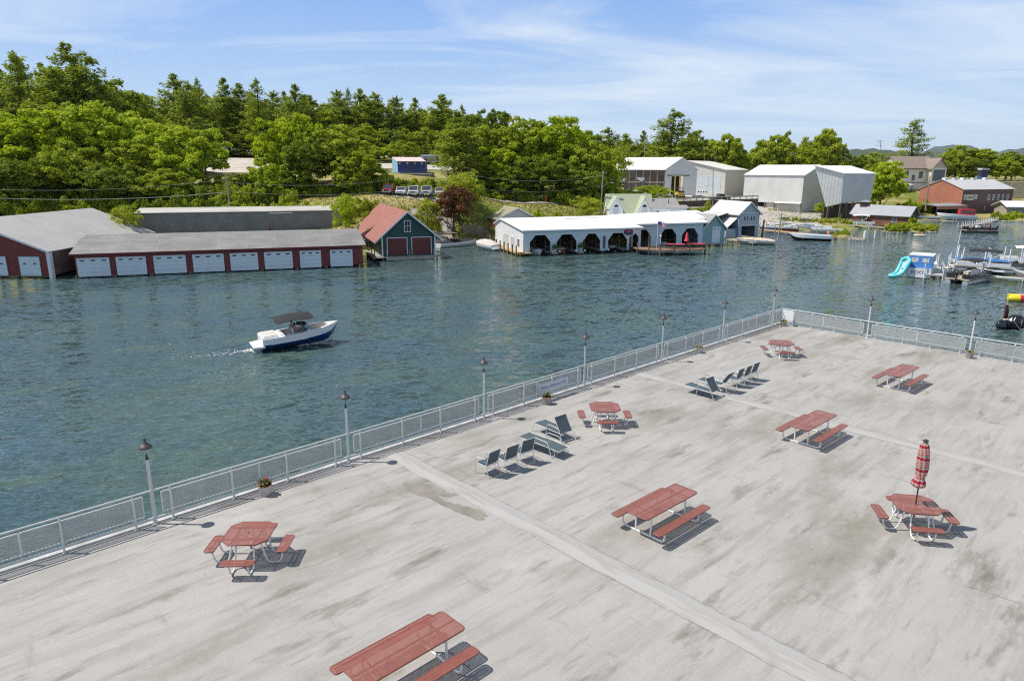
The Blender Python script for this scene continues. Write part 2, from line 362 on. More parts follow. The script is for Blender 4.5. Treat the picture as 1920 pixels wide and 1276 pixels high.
# ripples: surface tilt taken straight from vector noise at four wave lengths
acc = None
for mp_, sc, dist, k in ((mpa, .36, .1, .34), (mpb, .95, .3, .72), (mpa, 2.1, .3, 1.0), (mpb, 5.0, .1, .85)):
    n = nn(t, 'ShaderNodeTexNoise', inp={'Scale': sc, 'Detail': 1.5, 'Roughness': .5, 'Distortion': dist}); t.links.new(mp_.outputs[0], n.inputs[0])
    sb_ = nn(t, 'ShaderNodeVectorMath', operation='SUBTRACT'); sb_.inputs[1].default_value = (.5, .5, .5); t.links.new(n.outputs[1], sb_.inputs[0])
    ml_ = nn(t, 'ShaderNodeVectorMath', operation='MULTIPLY'); ml_.inputs[1].default_value = (k*.8, k*1.15, 0); t.links.new(sb_.outputs[0], ml_.inputs[0])
    if acc is None: acc = ml_.outputs[0]
    else: a_ = nn(t, 'ShaderNodeVectorMath', operation='ADD'); t.links.new(acc, a_.inputs[0]); t.links.new(ml_.outputs[0], a_.inputs[1]); acc = a_.outputs[0]
np_ = nn(t, 'ShaderNodeTexNoise', inp={'Scale': .045, 'Detail': 3}); t.links.new(tco, np_.inputs[0])
mr = nn(t, 'ShaderNodeMapRange', inp={1: .35, 2: .65, 3: .75, 4: 1.35}); t.links.new(np_.outputs[0], mr.inputs[0])
sc_ = nn(t, 'ShaderNodeVectorMath', operation='SCALE'); t.links.new(acc, sc_.inputs[0]); t.links.new(mr.outputs[0], sc_.inputs['Scale'])
up_ = nn(t, 'ShaderNodeVectorMath', operation='ADD'); up_.inputs[1].default_value = (0, 0, 1); t.links.new(sc_.outputs[0], up_.inputs[0])
nz_ = nn(t, 'ShaderNodeVectorMath', operation='NORMALIZE'); t.links.new(up_.outputs[0], nz_.inputs[0]); t.links.new(nz_.outputs[0], b.inputs['Normal'])
mb = MB(); mb.add([(-700, -60, 0), (700, -60, 0), (700, 420, 0), (-700, 420, 0)], [(0, 1, 2, 3)], mw); tag(mb.build('water'), kind='structure')
# ---------------------------------------------------------------- far hills
hillm = mat('wooded_hill', (.055, .085, .035), .95, var=.5, scale=.004, bump=1, bscale=.02)
def ridge(name, pts, Y, thick, m, base=4):
    """a hill: crest given by (px, py) at distance Y, sloping down both ways"""
    mb = MB(); n = 60; xs = [p[0] for p in pts]; vs = []
    rows = ((-1, 0), (-.7, .35), (-.35, .78), (0, 1), (.5, .7), (1, 0))
    for i in range(n+1):
        px = xs[0]+(xs[-1]-xs[0])*i/n; py = float(np.interp(px, xs, [p[1] for p in pts])); c = PY(px, py, Y)
        jz = (c[2]-base)*.035*math.sin(i*2.1)+(c[2]-base)*.02*math.sin(i*5.3+1)
        for k, h_ in rows: vs.append((c[0]*(1+k*thick/Y), Y+k*thick, base+(c[2]+jz-base)*h_))
    r_ = len(rows); mb.add(vs, [(i*r_+j, (i+1)*r_+j, (i+1)*r_+j+1, i*r_+j+1) for i in range(n) for j in range(r_-1)], m, True)
    return tag(mb.build(name), kind='structure')
ridge('hill', [(1380, 312), (1500, 300), (1560, 284), (1600, 279), (1650, 280), (1700, 284), (1760, 296), (1860, 306), (2000, 312)], 4500, 900, hillm)
ridge('far_hill', [(1600, 310), (1680, 298), (1720, 290), (1760, 273), (1800, 271), (1830, 277), (1860, 286), (1880, 283), (1920, 277), (1990, 270), (2100, 285), (2300, 305)], 12000, 1800, hillm)
fg = MB(); fg.add([(-7000, 850, 3.5), (9000, 850, 3.5), (24000, 15500, 3.0), (-18000, 15500, 3.0)], [(0, 1, 2, 3)], mat('far_woods', (.05, .08, .03), .95, var=.5, scale=.02)); tag(fg.build('far_ground'), kind='structure')
# ---------------------------------------------------------------- lots, road and track
strip('bare_lot', [g2d(395, 316, 12.8), g2d(560, 316, 12.8)], 1, sand) if False else None
def lot(name, px0, px1, y0, y1, m, dz=.09, nx=30, ny=14):
    mb = MB(); vs = []
    for i in range(nx+1):
        px = px0+(px1-px0)*i/nx
        for j in range(ny+1):
            Y = y0+(y1-y0)*j/ny; x = (px-960)/1305*Y; wob = .5*math.sin(i*1.3+j)*(j in (0, ny)); vs.append((x, Y+wob, H(x, Y+wob)+dz))
    mb.add(vs, [(i*(ny+1)+j, (i+1)*(ny+1)+j, (i+1)*(ny+1)+j+1, i*(ny+1)+j+1) for i in range(nx) for j in range(ny)], m, True)
    return tag(mb.build(name), kind='structure')
lot('bare_lot', 120, 850, 176, 213, sand)
lot('car_park', 700, 850, 134.2, 146, gravel, .1)
lot('gravel_yard', 1080, 1440, 187, 222, gravel, .1)
lot('gravel_bank', 1405, 1540, 162, 194, gravel, .1)
lot('gravel_bank', 640, 735, 112, 119, sand, .1)
strip('road', [g2d(870, 379, 6.3), g2d(1000, 378.5, 6.2), g2d(1140, 378, 5.9), g2d(1330, 386, 3.6), g2d(1400, 392, 2.6)], 4.2, asphalt, .1)
strip('railway_bed', [g2d(865, 394, 4.8), g2d(1010, 388.5, 5.4), g2d(1160, 390, 4.4), g2d(1330, 396, 2.6)], 4.4, ballast, .12)
lot('gravel_drive', 770, 850, 122, 132, gravel, .1, 12, 8)
# ---------------------------------------------------------------- roof deck
TH = 0.80924061
D_ = Vector((math.sin(TH), math.cos(TH), 0)); E_ = Vector((math.cos(TH), -math.sin(TH), 0)); DC = Vector((18.389, 45.839, 3.0))
ANG = math.atan2(D_.y, D_.x)
def DK(e, d, z=0.): return DC+E_*e+D_*d+Vector((0, 0, z))
AE = math.atan2(E_.y, E_.x)           # local x = E_, local y = D_
md = bpy.data.materials.new('deck_membrane'); md.use_nodes = True; t = md.node_tree; b = t.nodes['Principled BSDF']; b.inputs['Roughness'].default_value = .8; b.inputs['Specular IOR Level'].default_value = .25
tco = nn(t, 'ShaderNodeTexCoord').outputs['Object']
def mapn(tt, src, sc, rot=0, loc=(0, 0, 0)):
    m_ = nn(tt, 'ShaderNodeMapping'); m_.inputs['Scale'].default_value = sc; m_.inputs['Rotation'].default_value = (0, 0, R(rot)); m_.inputs['Location'].default_value = loc; tt.links.new(src, m_.inputs[0]); return m_.outputs[0]
v1 = mapn(t, tco, (2.6, .28, 1), 4); v2 = mapn(t, tco, (4.5, .7, 1), -3); v3 = mapn(t, tco, (.9, .35, 1), -8); v4 = mapn(t, tco, (3.4, .5, 1), 1, (7, 3, 0))
k = noise_mix(t, tco, .35, (0.376, 0.359, 0.333), (0.423, 0.404, 0.377), .35, .65)
k = noise_mix(t, v1, .9, k, (0.324, 0.308, 0.282), .48, .66)
v7 = mapn(t, tco, (6, .8, 1), 14, (2, 8, 0)); k = noise_mix(t, v7, .6, k, (0.291, 0.278, 0.252), .56, .74, 8)
k = noise_mix(t, v2, .7, k, (0.282, 0.266, 0.240), .58, .80, 8)
k = noise_mix(t, v3, .33, k, (0.254, 0.239, 0.195), .52, .68, 10)
k = noise_mix(t, v4, .7, k, (0.122, 0.111, 0.091), .60, .80, 10)
v5 = mapn(t, tco, (.55, 2.0, 1), 25, (3, 1, 0)); k = noise_mix(t, v5, .5, k, (0.197, 0.185, 0.158), .60, .76, 10)
v6 = mapn(t, tco, (2.2, .6, 1), 2, (9, 4, 0)); k = noise_mix(t, v6, .45, k, (0.188, 0.176, 0.140), .57, .70, 12)
k = noise_mix(t, tco, 24, k, (0.216, 0.204, 0.181), .58, .8, 2)
k = noise_mix(t, tco, 5, k, (0.461, 0.444, 0.416), .60, .74, 10)
gp = noise_mix(t, v3, .5, k, (0.451, 0.433, 0.403), .60, .70, 10)
t.links.new(gp, b.inputs['Base Color'])
n = nn(t, 'ShaderNodeTexNoise', inp={'Scale': 1.2, 'Detail': 8}); t.links.new(tco, n.inputs[0]); bp = nn(t, 'ShaderNodeBump', inp={'Strength': .35, 'Distance': .02}); t.links.new(n.outputs[0], bp.inputs['Height']); t.links.new(bp.outputs[0], b.inputs['Normal'])
kerbm = mat('deck_edge_paint', (.58, .57, .54), .6, var=.35, scale=2)
fasc = mat('deck_fascia', (.45, .44, .42), .8, var=.3, scale=.8)
mb = MB()
EX, DX = 30.0, -62.0
mb.bx(0.02, EX, DX, -.02, -.5, 0, md)
deck = mb.build('deck', loc=DC, rz=AE); tag(deck, kind='structure')
mb = MB(); mb.bx(-.16, EX, DX, .16, -.62, -.5, fasc)
mb.bx(1.2, EX-1, DX+1, -1.2, -5, -.62, fasc)
tag(mb.build('deck_base', loc=DC, rz=AE), kind='structure')
mb = MB(); mb.bx(-.16, .0, DX, .16, -.5, .06, kerbm); mb.bx(0., EX, 0, .16, -.5, .06, kerbm)
tag(mb.build('deck_kerb', loc=DC, rz=AE), kind='structure')
# raised expansion joints with worn dirt beside them
seamm = mat('joint_cover', (.405, .392, .368), .8, col2=(.33, .30, .265), scale=1.1, stretch=(.5, 3, 1), thr=(.5, .68))
dirtm = mat('dried_puddle', (.21, .185, .145), .6, col2=(.30, .275, .235), scale=1.5)
for dd in (-16.85, -31.9):
    mb = MB(); n = 90; vs = []; e0, e1 = .25, 28
    prof = ((-.36, .004), (-.33, .008), (-.06, .02), (-.02, .032), (.02, .032), (.06, .02), (.33, .008), (.36, .004))
    for i in range(n+1):
        e = e0+(e1-e0)*i/n; wob = .03*math.sin(e*1.7)+.02*math.sin(e*4.1+1)
        for q, z in prof: vs.append((e, dd+q+wob+.01*math.sin(e*9+q*20), z))
    p_ = len(prof); mb.add(vs, [(i*p_+j, (i+1)*p_+j, (i+1)*p_+j+1, i*p_+j+1) for i in range(n) for j in range(p_-1)], seamm, True)
    tag(mb.build('deck_joint', loc=DC, rz=AE), kind='structure')
crackm = mat('hairline_crack', (.19, .175, .15), .9)
def crack(pts, w_, seed, jit=.05):
    rnd = random.Random(seed); q = []
    for a, b_ in zip(pts[:-1], pts[1:]):
        a, b_ = Vector(a), Vector(b_); k = max(2, int((b_-a).length/.18)); q += [a+(b_-a)*i/k+Vector((rnd.gauss(0, jit*.4), rnd.gauss(0, jit*.4))) for i in range(k)]
    vs = []; n = len(q)
    for i, p in enumerate(q):
        d = (q[min(i+1, n-1)]-q[max(i-1, 0)]).normalized(); s = Vector((-d.y, d.x))*w_*rnd.uniform(.25, 1)*.5; vs += [(p.x+s.x, p.y+s.y, .006), (p.x-s.x, p.y-s.y, .006)]
    mb = MB(); mb.add(vs, [(2*i, 2*i+1, 2*i+3, 2*i+2) for i in range(n-1)], crackm); tag(mb.build('deck_crack', loc=DC, rz=AE), kind='structure')
for i, (pp, w_) in enumerate(([[(.4, -31.48), (27, -31.5)], .012], [[(.4, -16.45), (27, -16.47)], .012], [[(.4, -17.24), (14, -17.22)], .014], [[(8, -32.3), (27, -32.32)], .014], [[(14, -10), (20, -8.5)], .008], [[(17, -26), (23, -25.4)], .012])): crack(pp, w_, i)
def blotch(name, e, d, re, rd, m, seed, rot=0, dz=.004):
    rnd = random.Random(seed); n = 40; ph = [rnd.uniform(0, 6) for _ in range(4)]; vs = [(e, d, dz)]
    for i in range(n):
        a = 2*math.pi*i/n; r_ = 1+.22*math.sin(2*a+ph[0])+.16*math.sin(3*a+ph[1])+.1*math.sin(5*a+ph[2])+.06*math.sin(11*a+ph[3])
        x, y = re*r_*math.cos(a), rd*r_*math.sin(a); vs.append((e+x*math.cos(rot)-y*math.sin(rot), d+x*math.sin(rot)+y*math.cos(rot), dz))
    mb = MB(); mb.add(vs, [(0, 1+i, 1+(i+1) % n) for i in range(n)], m); return tag(mb.build(name, loc=DC, rz=AE), kind='structure')
def e_d(px, py):
    v = Vector(P(px, py, 3))-DC; return v.dot(E_), v.dot(D_)
for i, (x, y, a, c) in enumerate([(800, 920, .95, .35), (868, 955, .85, .28)]):
    e, d = e_d(x, y); blotch('puddle_stain', e, d, a, c, dirtm, 20+i, 0.15, .004+.003*i)
# ---------------------------------------------------------------- railings
white = mat('white_painted_metal', (.64, .635, .61), .4, var=.12, scale=4)
netm = perforated('expanded_metal_grey', (.50, .49, .46), .06, .58, axes=(0, 2), aspect=1.6)
LS = 6.462
def railing(name, label, stations, panels, L, loc, rz, solid=None):
    """local x runs along the rail; stations = post positions, panels = (x0, x1)"""
    o = empty(name, label, 'railing', loc, rz)
    MB().tube([(0, 0, 1.07), (L, 0, 1.07)], .028, white, 8).build('top_rail', o)
    MB().bx(0, L, -.02, .02, .17, .225, white).build('bottom_rail', o)
    for x in stations: MB().bx(x-.025, x+.025, -.03, .03, 0, 1.05, white).bx(x-.06, x+.06, -.06, .06, .0, .02, white).build('post', o)
    for a, b_ in panels:
        fr = MB(); yy = -.05
        for z in (.30, .93): fr.bx(a, b_, yy-.015, yy+.015, z-.015, z+.015, white)
        for x in (a, b_): fr.bx(x-.015, x+.015, yy-.013, yy+.013, .315, .915, white)
        f_ = fr.build('panel_frame', o)
        MB().add([(a+.015, yy, .315), (b_-.015, yy, .315), (b_-.015, yy, .915), (a+.015, yy, .915)], [(0, 1, 2, 3)], netm).build('mesh_panel', f_)
    if solid:
        MB().bx(solid[0], solid[1], -.02, .0, .28, 1.0, mat('white_board', (.82, .82, .80), .5)).build('solid_panel', o)
    return o
# long side: local x runs from the corner backwards along -D_
st, pn = [.06], []
for k in range(9):
    c = 1.15+LS*k
    st += [c-.5, c+.52, c+2.32, c+4.14]
    pn += [(c+.26, c+3.22), (c+3.25, c+LS-.26)]
st = [s for s in st if s > 0]; pn.append((.12, .92))
railing('railing', 'long white railing with grey mesh panels along the row of seven deck lamps', st, pn, 60.5, DK(0, 0), ANG+math.pi)
lampE = [5.64, 11.19, 16.74, 22.29, 27.84]; st, pn = [], []; prev = 0.05
for i, c in enumerate(lampE):
    a0 = c-5.55+.49
    st += [a0+(.42 if i == 0 else 0), c-5.55+2.04, c-5.55+3.54, c-5.55+5.08]
    pn += [((.95 if i == 0 else c-5.55+.25), c-2.76), (c-2.73, c-.25)]
railing('railing', 'white mesh railing across the far end of the deck, starting at the white corner board', st, pn, 29.5, DK(0, 0), AE, solid=(.06, .88))
# ---------------------------------------------------------------- deck lamps
black = mat('black_metal', (.035, .033, .033), .45, spec=.4); glassm = mat('clear_glass', (.9, .95, .95), .05, transm=.95)
bronze = mat('weathered_dark_shade', (.09, .075, .07), .5, var=.3, scale=12)
def lamp():
    o = empty('deck_lamp', '', 'lamp', (0, 0, 0), 0, 'lamps along the deck railing')
    MB().box((0, 0, 1.02), (.085, .085, 2.04), white, taper=.8).box((0, 0, .01), (.2, .2, .02), white).build('pole', o)
    MB().lathe([(.045, 2.04), (.05, 2.07), (.032, 2.1), (.03, 2.15), (.012, 2.2), (0.0, 2.26)], black, 10).build('finial', o)
    MB().tube([(.0, .0, 2.2), (.0, .01, 2.5)], .006, black, 5).build('stem', o)
    MB().lathe([(.18, 2.40), (.185, 2.43), (.165, 2.46), (.12, 2.50), (.07, 2.53), (.05, 2.58), (.03, 2.62), (.035, 2.66), (.0, 2.68)], bronze, 18).tube(arc((.0, 0, 2.64), .045, 0, 180, 6), .008, black, 5).build('shade', o)
    return o
L0 = lamp()
labs = ['nearest white deck lamp, left of the pot of red flowers', 'white deck lamp second along the left rail, where the first deck joint meets the railing', 'white deck lamp third along the left rail, left of the pale banner',
        'white deck lamp fourth along the left rail, just past the pale banner', 'white deck lamp fifth along the left rail, left of the small pot of yellow flowers', 'white deck lamp sixth along the left rail, right of the small pot of yellow flowers', 'white deck lamp last along the left rail, beside the deck corner']
pr = DK(-.02, -1.15-LS*6); L0.location = pr; L0['label'] = labs[0]
for i in range(1, 7): dup(L0, DK(-.02, -1.15-LS*(6-i)), random.uniform(-.3, .3), labs[i])
dup(L0, DK(-.02, -1.15-LS*7), 0, 'white deck lamp just outside the left edge of the photo')
dup(L0, DK(lampE[0], .02), .8, 'white deck lamp on the far rail, right of the white corner board'); dup(L0, DK(lampE[1], .02), 2, 'white deck lamp on the far rail rising behind a grey flower pot')
dup(L0, DK(lampE[2], .02), 1, 'white deck lamp on the far rail outside the right edge of the photo')
# ---------------------------------------------------------------- flower pots
conc = mat('pale_concrete', (.52, .50, .46), .85, var=.25, scale=9, bump=.3, bscale=60)
conc2 = mat('grey_concrete', (.36, .34, .31), .85, var=.25, scale=9, bump=.3, bscale=60)
terra = mat('terracotta_rim', (.50, .22, .10), .8); soil = mat('soil', (.05, .035, .025), .95)
leafg = mat('pot_leaf', (.09, .17, .03), .5, var=.5, scale=20); petr = mat('red_petal', (.55, .03, .06), .5); pety = mat('yellow_petal', (.75, .42, .02), .5)
def pot(label, loc, cm, rim, petals, n, s=1., hgt=.2, seed=1):
    rnd = random.Random(seed); o = empty('flower_pot', label, 'flower pot', loc, rnd.uniform(0, 1), 'flower pots along the deck railing'); o.scale = (s, s, s)
    MB().lathe([(.15, 0), (.165, .02), (.215, .3), (.225, .32), (.225, .345), (.19, .345), (.185, .30), (0, .30)], cm, 8, smooth=False).build('pot', o)
    if rim: MB().lathe([(.228, .335), (.228, .355), (.192, .355), (.192, .335)], rim, 8, smooth=False).build('rim', o)
    MB().lathe([(0, .306), (.184, .306)], soil, 8).build('soil', o)
    mb = MB()
    for i in range(n):
        a = rnd.uniform(0, 6.28); r_ = .17*math.sqrt(rnd.random()); z = .31+hgt*rnd.random()*(1-r_*3)
        x, y = r_*math.cos(a), r_*math.sin(a); L = rnd.uniform(.05, .11); an = rnd.uniform(0, 6.28); dxx, dyy = math.cos(an)*L, math.sin(an)*L; zz = rnd.uniform(.01, .07)
        mb.add([(x, y, z), (x+dxx*.5-dyy*.35, y+dyy*.5+dxx*.35, z+zz), (x+dxx, y+dyy, z+zz*.8), (x+dxx*.5+dyy*.35, y+dyy*.5-dxx*.35, z+zz)], [(0, 1, 2, 3)], leafg)
    mb.build('leaves', o); mb = MB()
    for i in range(petals[1]):
        a = rnd.uniform(0, 6.28); r_ = .2*math.sqrt(rnd.random()); mb.ball((r_*math.cos(a), r_*math.sin(a), .33+hgt*rnd.uniform(.3, 1.1)*(1-r_*2)), rnd.uniform(.018, .03), petals[0], 6, 4)
    mb.build('flowers', o); return o
pot('pale pot of red flowers by the rail, behind the nearest octagonal table', P(498, 927, 3), conc, terra, (petr, 22), 150, 1., .26, 3)
pot('grey pot with orange rim and leafy plant below the pale banner', P(1025, 757, 3), conc2, terra, (petr, 5), 120, 1., .26, 4)
pot('small pale pot of yellow flowers between the fifth and sixth rail lamps', P(1310, 661, 3), conc, None, (pety, 30), 60, .95, .12, 5)
pot('grey pot of yellow flowers in the deck corner by the white board', P(1469, 611, 3), conc2, None, (pety, 26), 60, .95, .14, 6)
pot('grey pot of yellow flowers at the foot of the far rail lamp at the right', P(1817, 671, 3), conc2, None, (pety, 22), 80, 1., .12, 7)
# ---------------------------------------------------------------- banner tied to the rail
def banner_mat():
    m = mat('banner_cloth', (.66, .66, .76), .7)
    t = m.node_tree; b = t.nodes['Principled BSDF']; tc_ = nn(t, 'ShaderNodeTexCoord').outputs['Object']
    k = noise_mix(t, mapn(t, tc_, (2.2, 1, 5)), 1.0, (.60, .60, .66), (.52, .58, .64), .4, .6)
    t.links.new(k, b.inputs['Base Color']); return m
bo = empty('banner', 'pale lilac banner with faint blue lettering tied to the rail behind the grey pot', 'banner', DK(.09, -23.85, 0), ANG)
mb = MB(); n = 24; vs = []
for i in range(n+1):
    x = 2.0*i/n
    for j in range(7): z = .42+.38*j/6; vs.append((x, -.012*math.sin(x*9+j*.7), z+.01*math.sin(x*5)))
mb.add(vs, [(i*7+j, (i+1)*7+j, (i+1)*7+j+1, i*7+j+1) for i in range(n) for j in range(6)], banner_mat(), True); mb.build('cloth', bo)
mb = MB(); lt = mat('banner_letter', (.30, .33, .58), .7); rnd = random.Random(5); x = .12
while x < 1.85:      # the lettering is too blurred to read in the photo: short strokes of the same height
    w_ = rnd.uniform(.03, .06); mb.bx(x, x+.012, -.022, -.018, .54, .54+rnd.choice((.1, .14)), lt)
    if rnd.random() < .8: mb.bx(x+.014, x+w_, -.022, -.018, rnd.choice((.54, .6, .65)), .0+rnd.choice((.56, .62, .67))+.004, lt)
    x += w_+rnd.choice((.02, .03, .07))
mb.build('lettering', bo)
# ---------------------------------------------------------------- picnic tables
redm = mat('red_coated_rim', (.25, .082, .06), .38, var=.18, scale=6); netr = perforated('red_perforated_steel', (.30, .105, .076), .034, .86, axes=(0, 1), aspect=1.5)
redb = mat('red_coated_band', (.28, .10, .078), .42, var=.15, scale=6)
pw = mat('chipped_white_tube', (.76, .745, .70), .45, col2=(.35, .27, .2), scale=26, thr=(.64, .70))
def plate(name, parent, poly, z, off=(0, 0), rib=None, rimr=.016):
    """perforated sheet with a rolled rim; poly in local xy"""
    o = MB().add([(x, y, z) for x, y in poly], [tuple(range(len(poly)))], netr).build(name, parent)
    rm = MB(); k = len(poly); rm.tube([(x, y, z-.012) for x, y in poly], rimr, redm, 6, close=True)
    n = poly
    rm.add([(x, y, z-.002) for x, y in n]+[(x, y, z-.04) for x, y in n], [(i, (i+1) % k, k+(i+1) % k, k+i) for i in range(k)], redm, False)
    rm.build('rim', o)
    if rib:
        rb = MB()
        for a, b_ in rib: rb.bar((a[0], a[1], z-.025), (b_[0], b_[1], z-.025), .028, .03, redb)
        rb.build('rib', o)
    return o
def rrect(x0, x1, y0, y1, r, n=4):
    o_ = []
    for cx, cy, a0 in ((x1-r, y1-r, 0), (x0+r, y1-r, 90), (x0+r, y0+r, 180), (x1-r, y0+r, 270)):
        for i in range(n+1): a = R(a0+90*i/n); o_.append((cx+r*math.cos(a), cy+r*math.sin(a)))
    return o_
def rect_table(label):
    o = empty('picnic_table', label, 'picnic table', (0, 0, 0), 0, 'long red picnic tables')
    plate('tabletop', o, rrect(-1.27, 1.27, -.41, .41, .09), .76, rib=[((-1.25, 0), (1.25, 0)), ((-.8, -.4), (-.8, .4)), ((.8, -.4), (.8, .4))])
    for s in (-1, 1): plate('bench_seat', o, rrect(-1.27, 1.27, s*.74-.135, s*.74+.135, .08), .45, rib=[((-1.2, s*.74-.045), (1.2, s*.74-.045)), ((-1.2, s*.74+.045), (1.2, s*.74+.045))])
    for s in (-1, 1):
        x = s*.85; mb = MB()
        mb.tube(rounded([(x, -.74, .43), (x, -.74, .03), (x, .74, .03), (x, .74, .43)], .16, 5), .03, pw, 8)
        for y in (-.26, .26): mb.tube([(x, y, .05), (x, y, .73)], .028, pw, 8)
        for q in (-.74, .74): mb.bx(x-.02, x+.02, q-.12, q+.12, .415, .43, pw)
        mb.build('leg_frame', o)
        MB().tube([(x, -.2, .5), (x-s*.05, 0, .48), (x-s*.5, 0, .72)], .016, pw, 6).tube([(x, .24, .62), (x, -.24, .62)], .018, pw, 6).build('brace', o)
    return o
def oct_table(label, with_hole=True):
    o = empty('picnic_table', label, 'picnic table', (0, 0, 0), 0, 'octagonal red picnic tables')
    a, c = .60, .24
    poly = [(a, -a+c), (a, a-c), (a-c, a), (-a+c, a), (-a, a-c), (-a, -a+c), (-a+c, -a), (a-c, -a)]
    q = .3
    tp = plate('tabletop', o, poly, .76, rib=[((-q, -a), (-q, a)), ((q, -a), (q, a)), ((-a, -q), (a, -q)), ((-a, q), (a, q))])
    MB().lathe([(.03, .7615), (.012, .7615)], mat('dark_hole', (.02, .02, .02), .8), 10).build('umbrella_hole', tp)
    for k in range(4):
        an = k*90; T = Matrix.Rotation(R(an), 4, 'Z')
        pl = [tuple((T @ Vector((x, y, 0)))[:2]) for x, y in rrect(.82, 1.08, -.42, .42, .07)]
        rb = [tuple(tuple((T @ Vector((x, y, 0)))[:2]) for x, y in seg_) for seg_ in (((.83, -.2), (1.07, -.2)), ((.83, .2), (1.07, .2)), ((.95, -.4), (.95, .4)))]
        plate('bench_seat', o, pl, .45, rib=rb)
        mb = MB(); mb.T = T
        for y in (-.24, .24): mb.tube(rounded([(.34, y, .73), (.42, y*1.0, .4), (.52, y, .03), (.86, y, .03), (.95, y, .43)], .14, 4), .024, pw, 8)
        mb.tube([(.36, -.24, .60), (.36, .24, .60)], .014, pw, 6)
        mb.build('leg_frame', o)
    MB().tube([(-.36, -.24, .58), (.36, .24, .58)], .014, pw, 6).tube([(-.36, .24, .58), (.36, -.24, .58)], .014, pw, 6).build('cross_brace', o)
    return o
t1 = rect_table('long red mesh picnic table cut off by the bottom edge of the photo'); t1.location = tuple(Vector(P(745, 1204, 3.76))-Vector((0, 0, .76))); t1.rotation_euler = (0, 0, R(44))
def on_deck(px, py, z=.76): p = P(px, py, 3+z); return (p[0], p[1], 3.0)
dup(t1, on_deck(1241, 938), R(42.5), 'long red picnic table in the middle of the deck, left of the closed umbrella')
dup(t1, on_deck(1524, 786.5), R(42.5), 'long red picnic table beside the second deck joint, above the closed umbrella')
dup(t1, on_deck(1690, 693.5), R(42), 'long red picnic table farthest right, near the far railing')
t1.location = on_deck(760, 1211)
t2 = oct_table('octagonal red picnic table nearest the left railing, in front of the pot of red flowers'); t2.location = on_deck(467, 998); t2.rotation_euler = (0, 0, R(1.5))
dup(t2, on_deck(1134, 762), R(0), 'octagonal red picnic table right of the grey pot, beyond the raised lounger')
dup(t2, on_deck(1466, 642), R(-3), 'octagonal red picnic table farthest back, near the deck corner')
tu = dup(t2, on_deck(1717, 944), R(-9), 'octagonal red picnic table with the closed plaid umbrella standing in it')
# ---------------------------------------------------------------- closed umbrella
def plaid():
    m = mat('plaid_cloth', (.55, .05, .08), .75); t = m.node_tree; b = t.nodes['Principled BSDF']
    s = nn(t, 'ShaderNodeSeparateXYZ'); t.links.new(nn(t, 'ShaderNodeTexCoord').outputs['Object'], s.inputs[0])
    d = nn(t, 'ShaderNodeMath', operation='DIVIDE', inp={1: .36}); t.links.new(s.outputs[2], d.inputs[0])
    f = nn(t, 'ShaderNodeMath', operation='FRACT'); t.links.new(d.outputs[0], f.inputs[0])
    r = nn(t, 'ShaderNodeValToRGB'); r.color_ramp.interpolation = 'CONSTANT'; e = r.color_ramp.elements
    e[0].position = 0; e[0].color = (.36, .015, .035, 1); e[1].position = .26; e[1].color = (.62, .55, .48, 1)
    for p_, c_ in ((.34, (.03, .03, .03, 1)), (.40, (.62, .55, .48, 1)), (.46, (.45, .12, .10, 1)), (.58, (.8, .6, .55, 1)), (.64, (.35, .03, .05, 1)), (.72, (.62, .55, .48, 1)), (.78, (.5, .2, .16, 1)), (.92, (.6, .52, .46, 1))):
        q = e.new(p_); q.color = c_
    t.links.new(f.outputs[0], r.inputs[0])
    at = nn(t, 'ShaderNodeMath', operation='ARCTAN2'); t.links.new(s.outputs[1], at.inputs[0]); t.links.new(s.outputs[0], at.inputs[1])
    a2 = nn(t, 'ShaderNodeMath', operation='MULTIPLY', inp={1: 16/6.283}); t.links.new(at.outputs[0], a2.inputs[0]); fr = nn(t, 'ShaderNodeMath', operation='FRACT'); t.links.new(a2.outputs[0], fr.inputs[0])
    gt = nn(t, 'ShaderNodeMath', operation='GREATER_THAN', inp={1: .6}); t.links.new(fr.outputs[0], gt.inputs[0])
    x = nn(t, 'ShaderNodeMixRGB', blend_type='MIX'); g5 = nn(t, 'ShaderNodeMath', operation='MULTIPLY', inp={1: .38}); t.links.new(gt.outputs[0], g5.inputs[0]); t.links.new(g5.outputs[0], x.inputs[0]); t.links.new(r.outputs[0], x.inputs[1]); x.inputs[2].default_value = (.30, .07, .06, 1)
    t.links.new(x.outputs[0], b.inputs['Base Color']); return m
uo = empty('closed_umbrella', 'closed red, white and black plaid patio umbrella standing in an octagonal table', 'umbrella', tu.location, 0)
MB().tube([(0, 0, .35), (0, 0, 2.72)], .02, black, 8).build('pole', uo)
pf = [(.02, 1.28), (.17, 1.34), (.175, 1.42), (.12, 1.56), (.10, 1.62), (.13, 1.72), (.15, 1.95), (.15, 2.2), (.135, 2.42), (.11, 2.56), (.075, 2.66), (.04, 2.70)]
mb = MB(); n = 48; vs = []; rnd = random.Random(4)
for i, (r_, z) in enumerate(pf):
    for j in range(n):
        a = 2*math.pi*j/n; q = r_*(1+.16*math.sin(8*a+.5*i)+.06*math.sin(5*a+i)); vs.append((q*math.cos(a)+.02*math.sin(z*4), q*math.sin(a), z+.02*math.sin(8*a)))
mb.add(vs, [(i*n+j, i*n+(j+1) % n, (i+1)*n+(j+1) % n, (i+1)*n+j) for i in range(len(pf)-1) for j in range(n)], plaid(), True); cn = mb.build('canopy', uo)
MB().lathe([(.05, 2.70), (.09, 2.74), (.06, 2.75), (.02, 2.78), (0, 2.8)], black, 12).build('cap', uo)
MB().tube([(.105*math.cos(a), .105*math.sin(a), 1.6) for a in [i*math.pi/6 for i in range(12)]], .012, mat('tie_strap', (.5, .08, .1), .7), 5, True).build('tie_strap', cn)
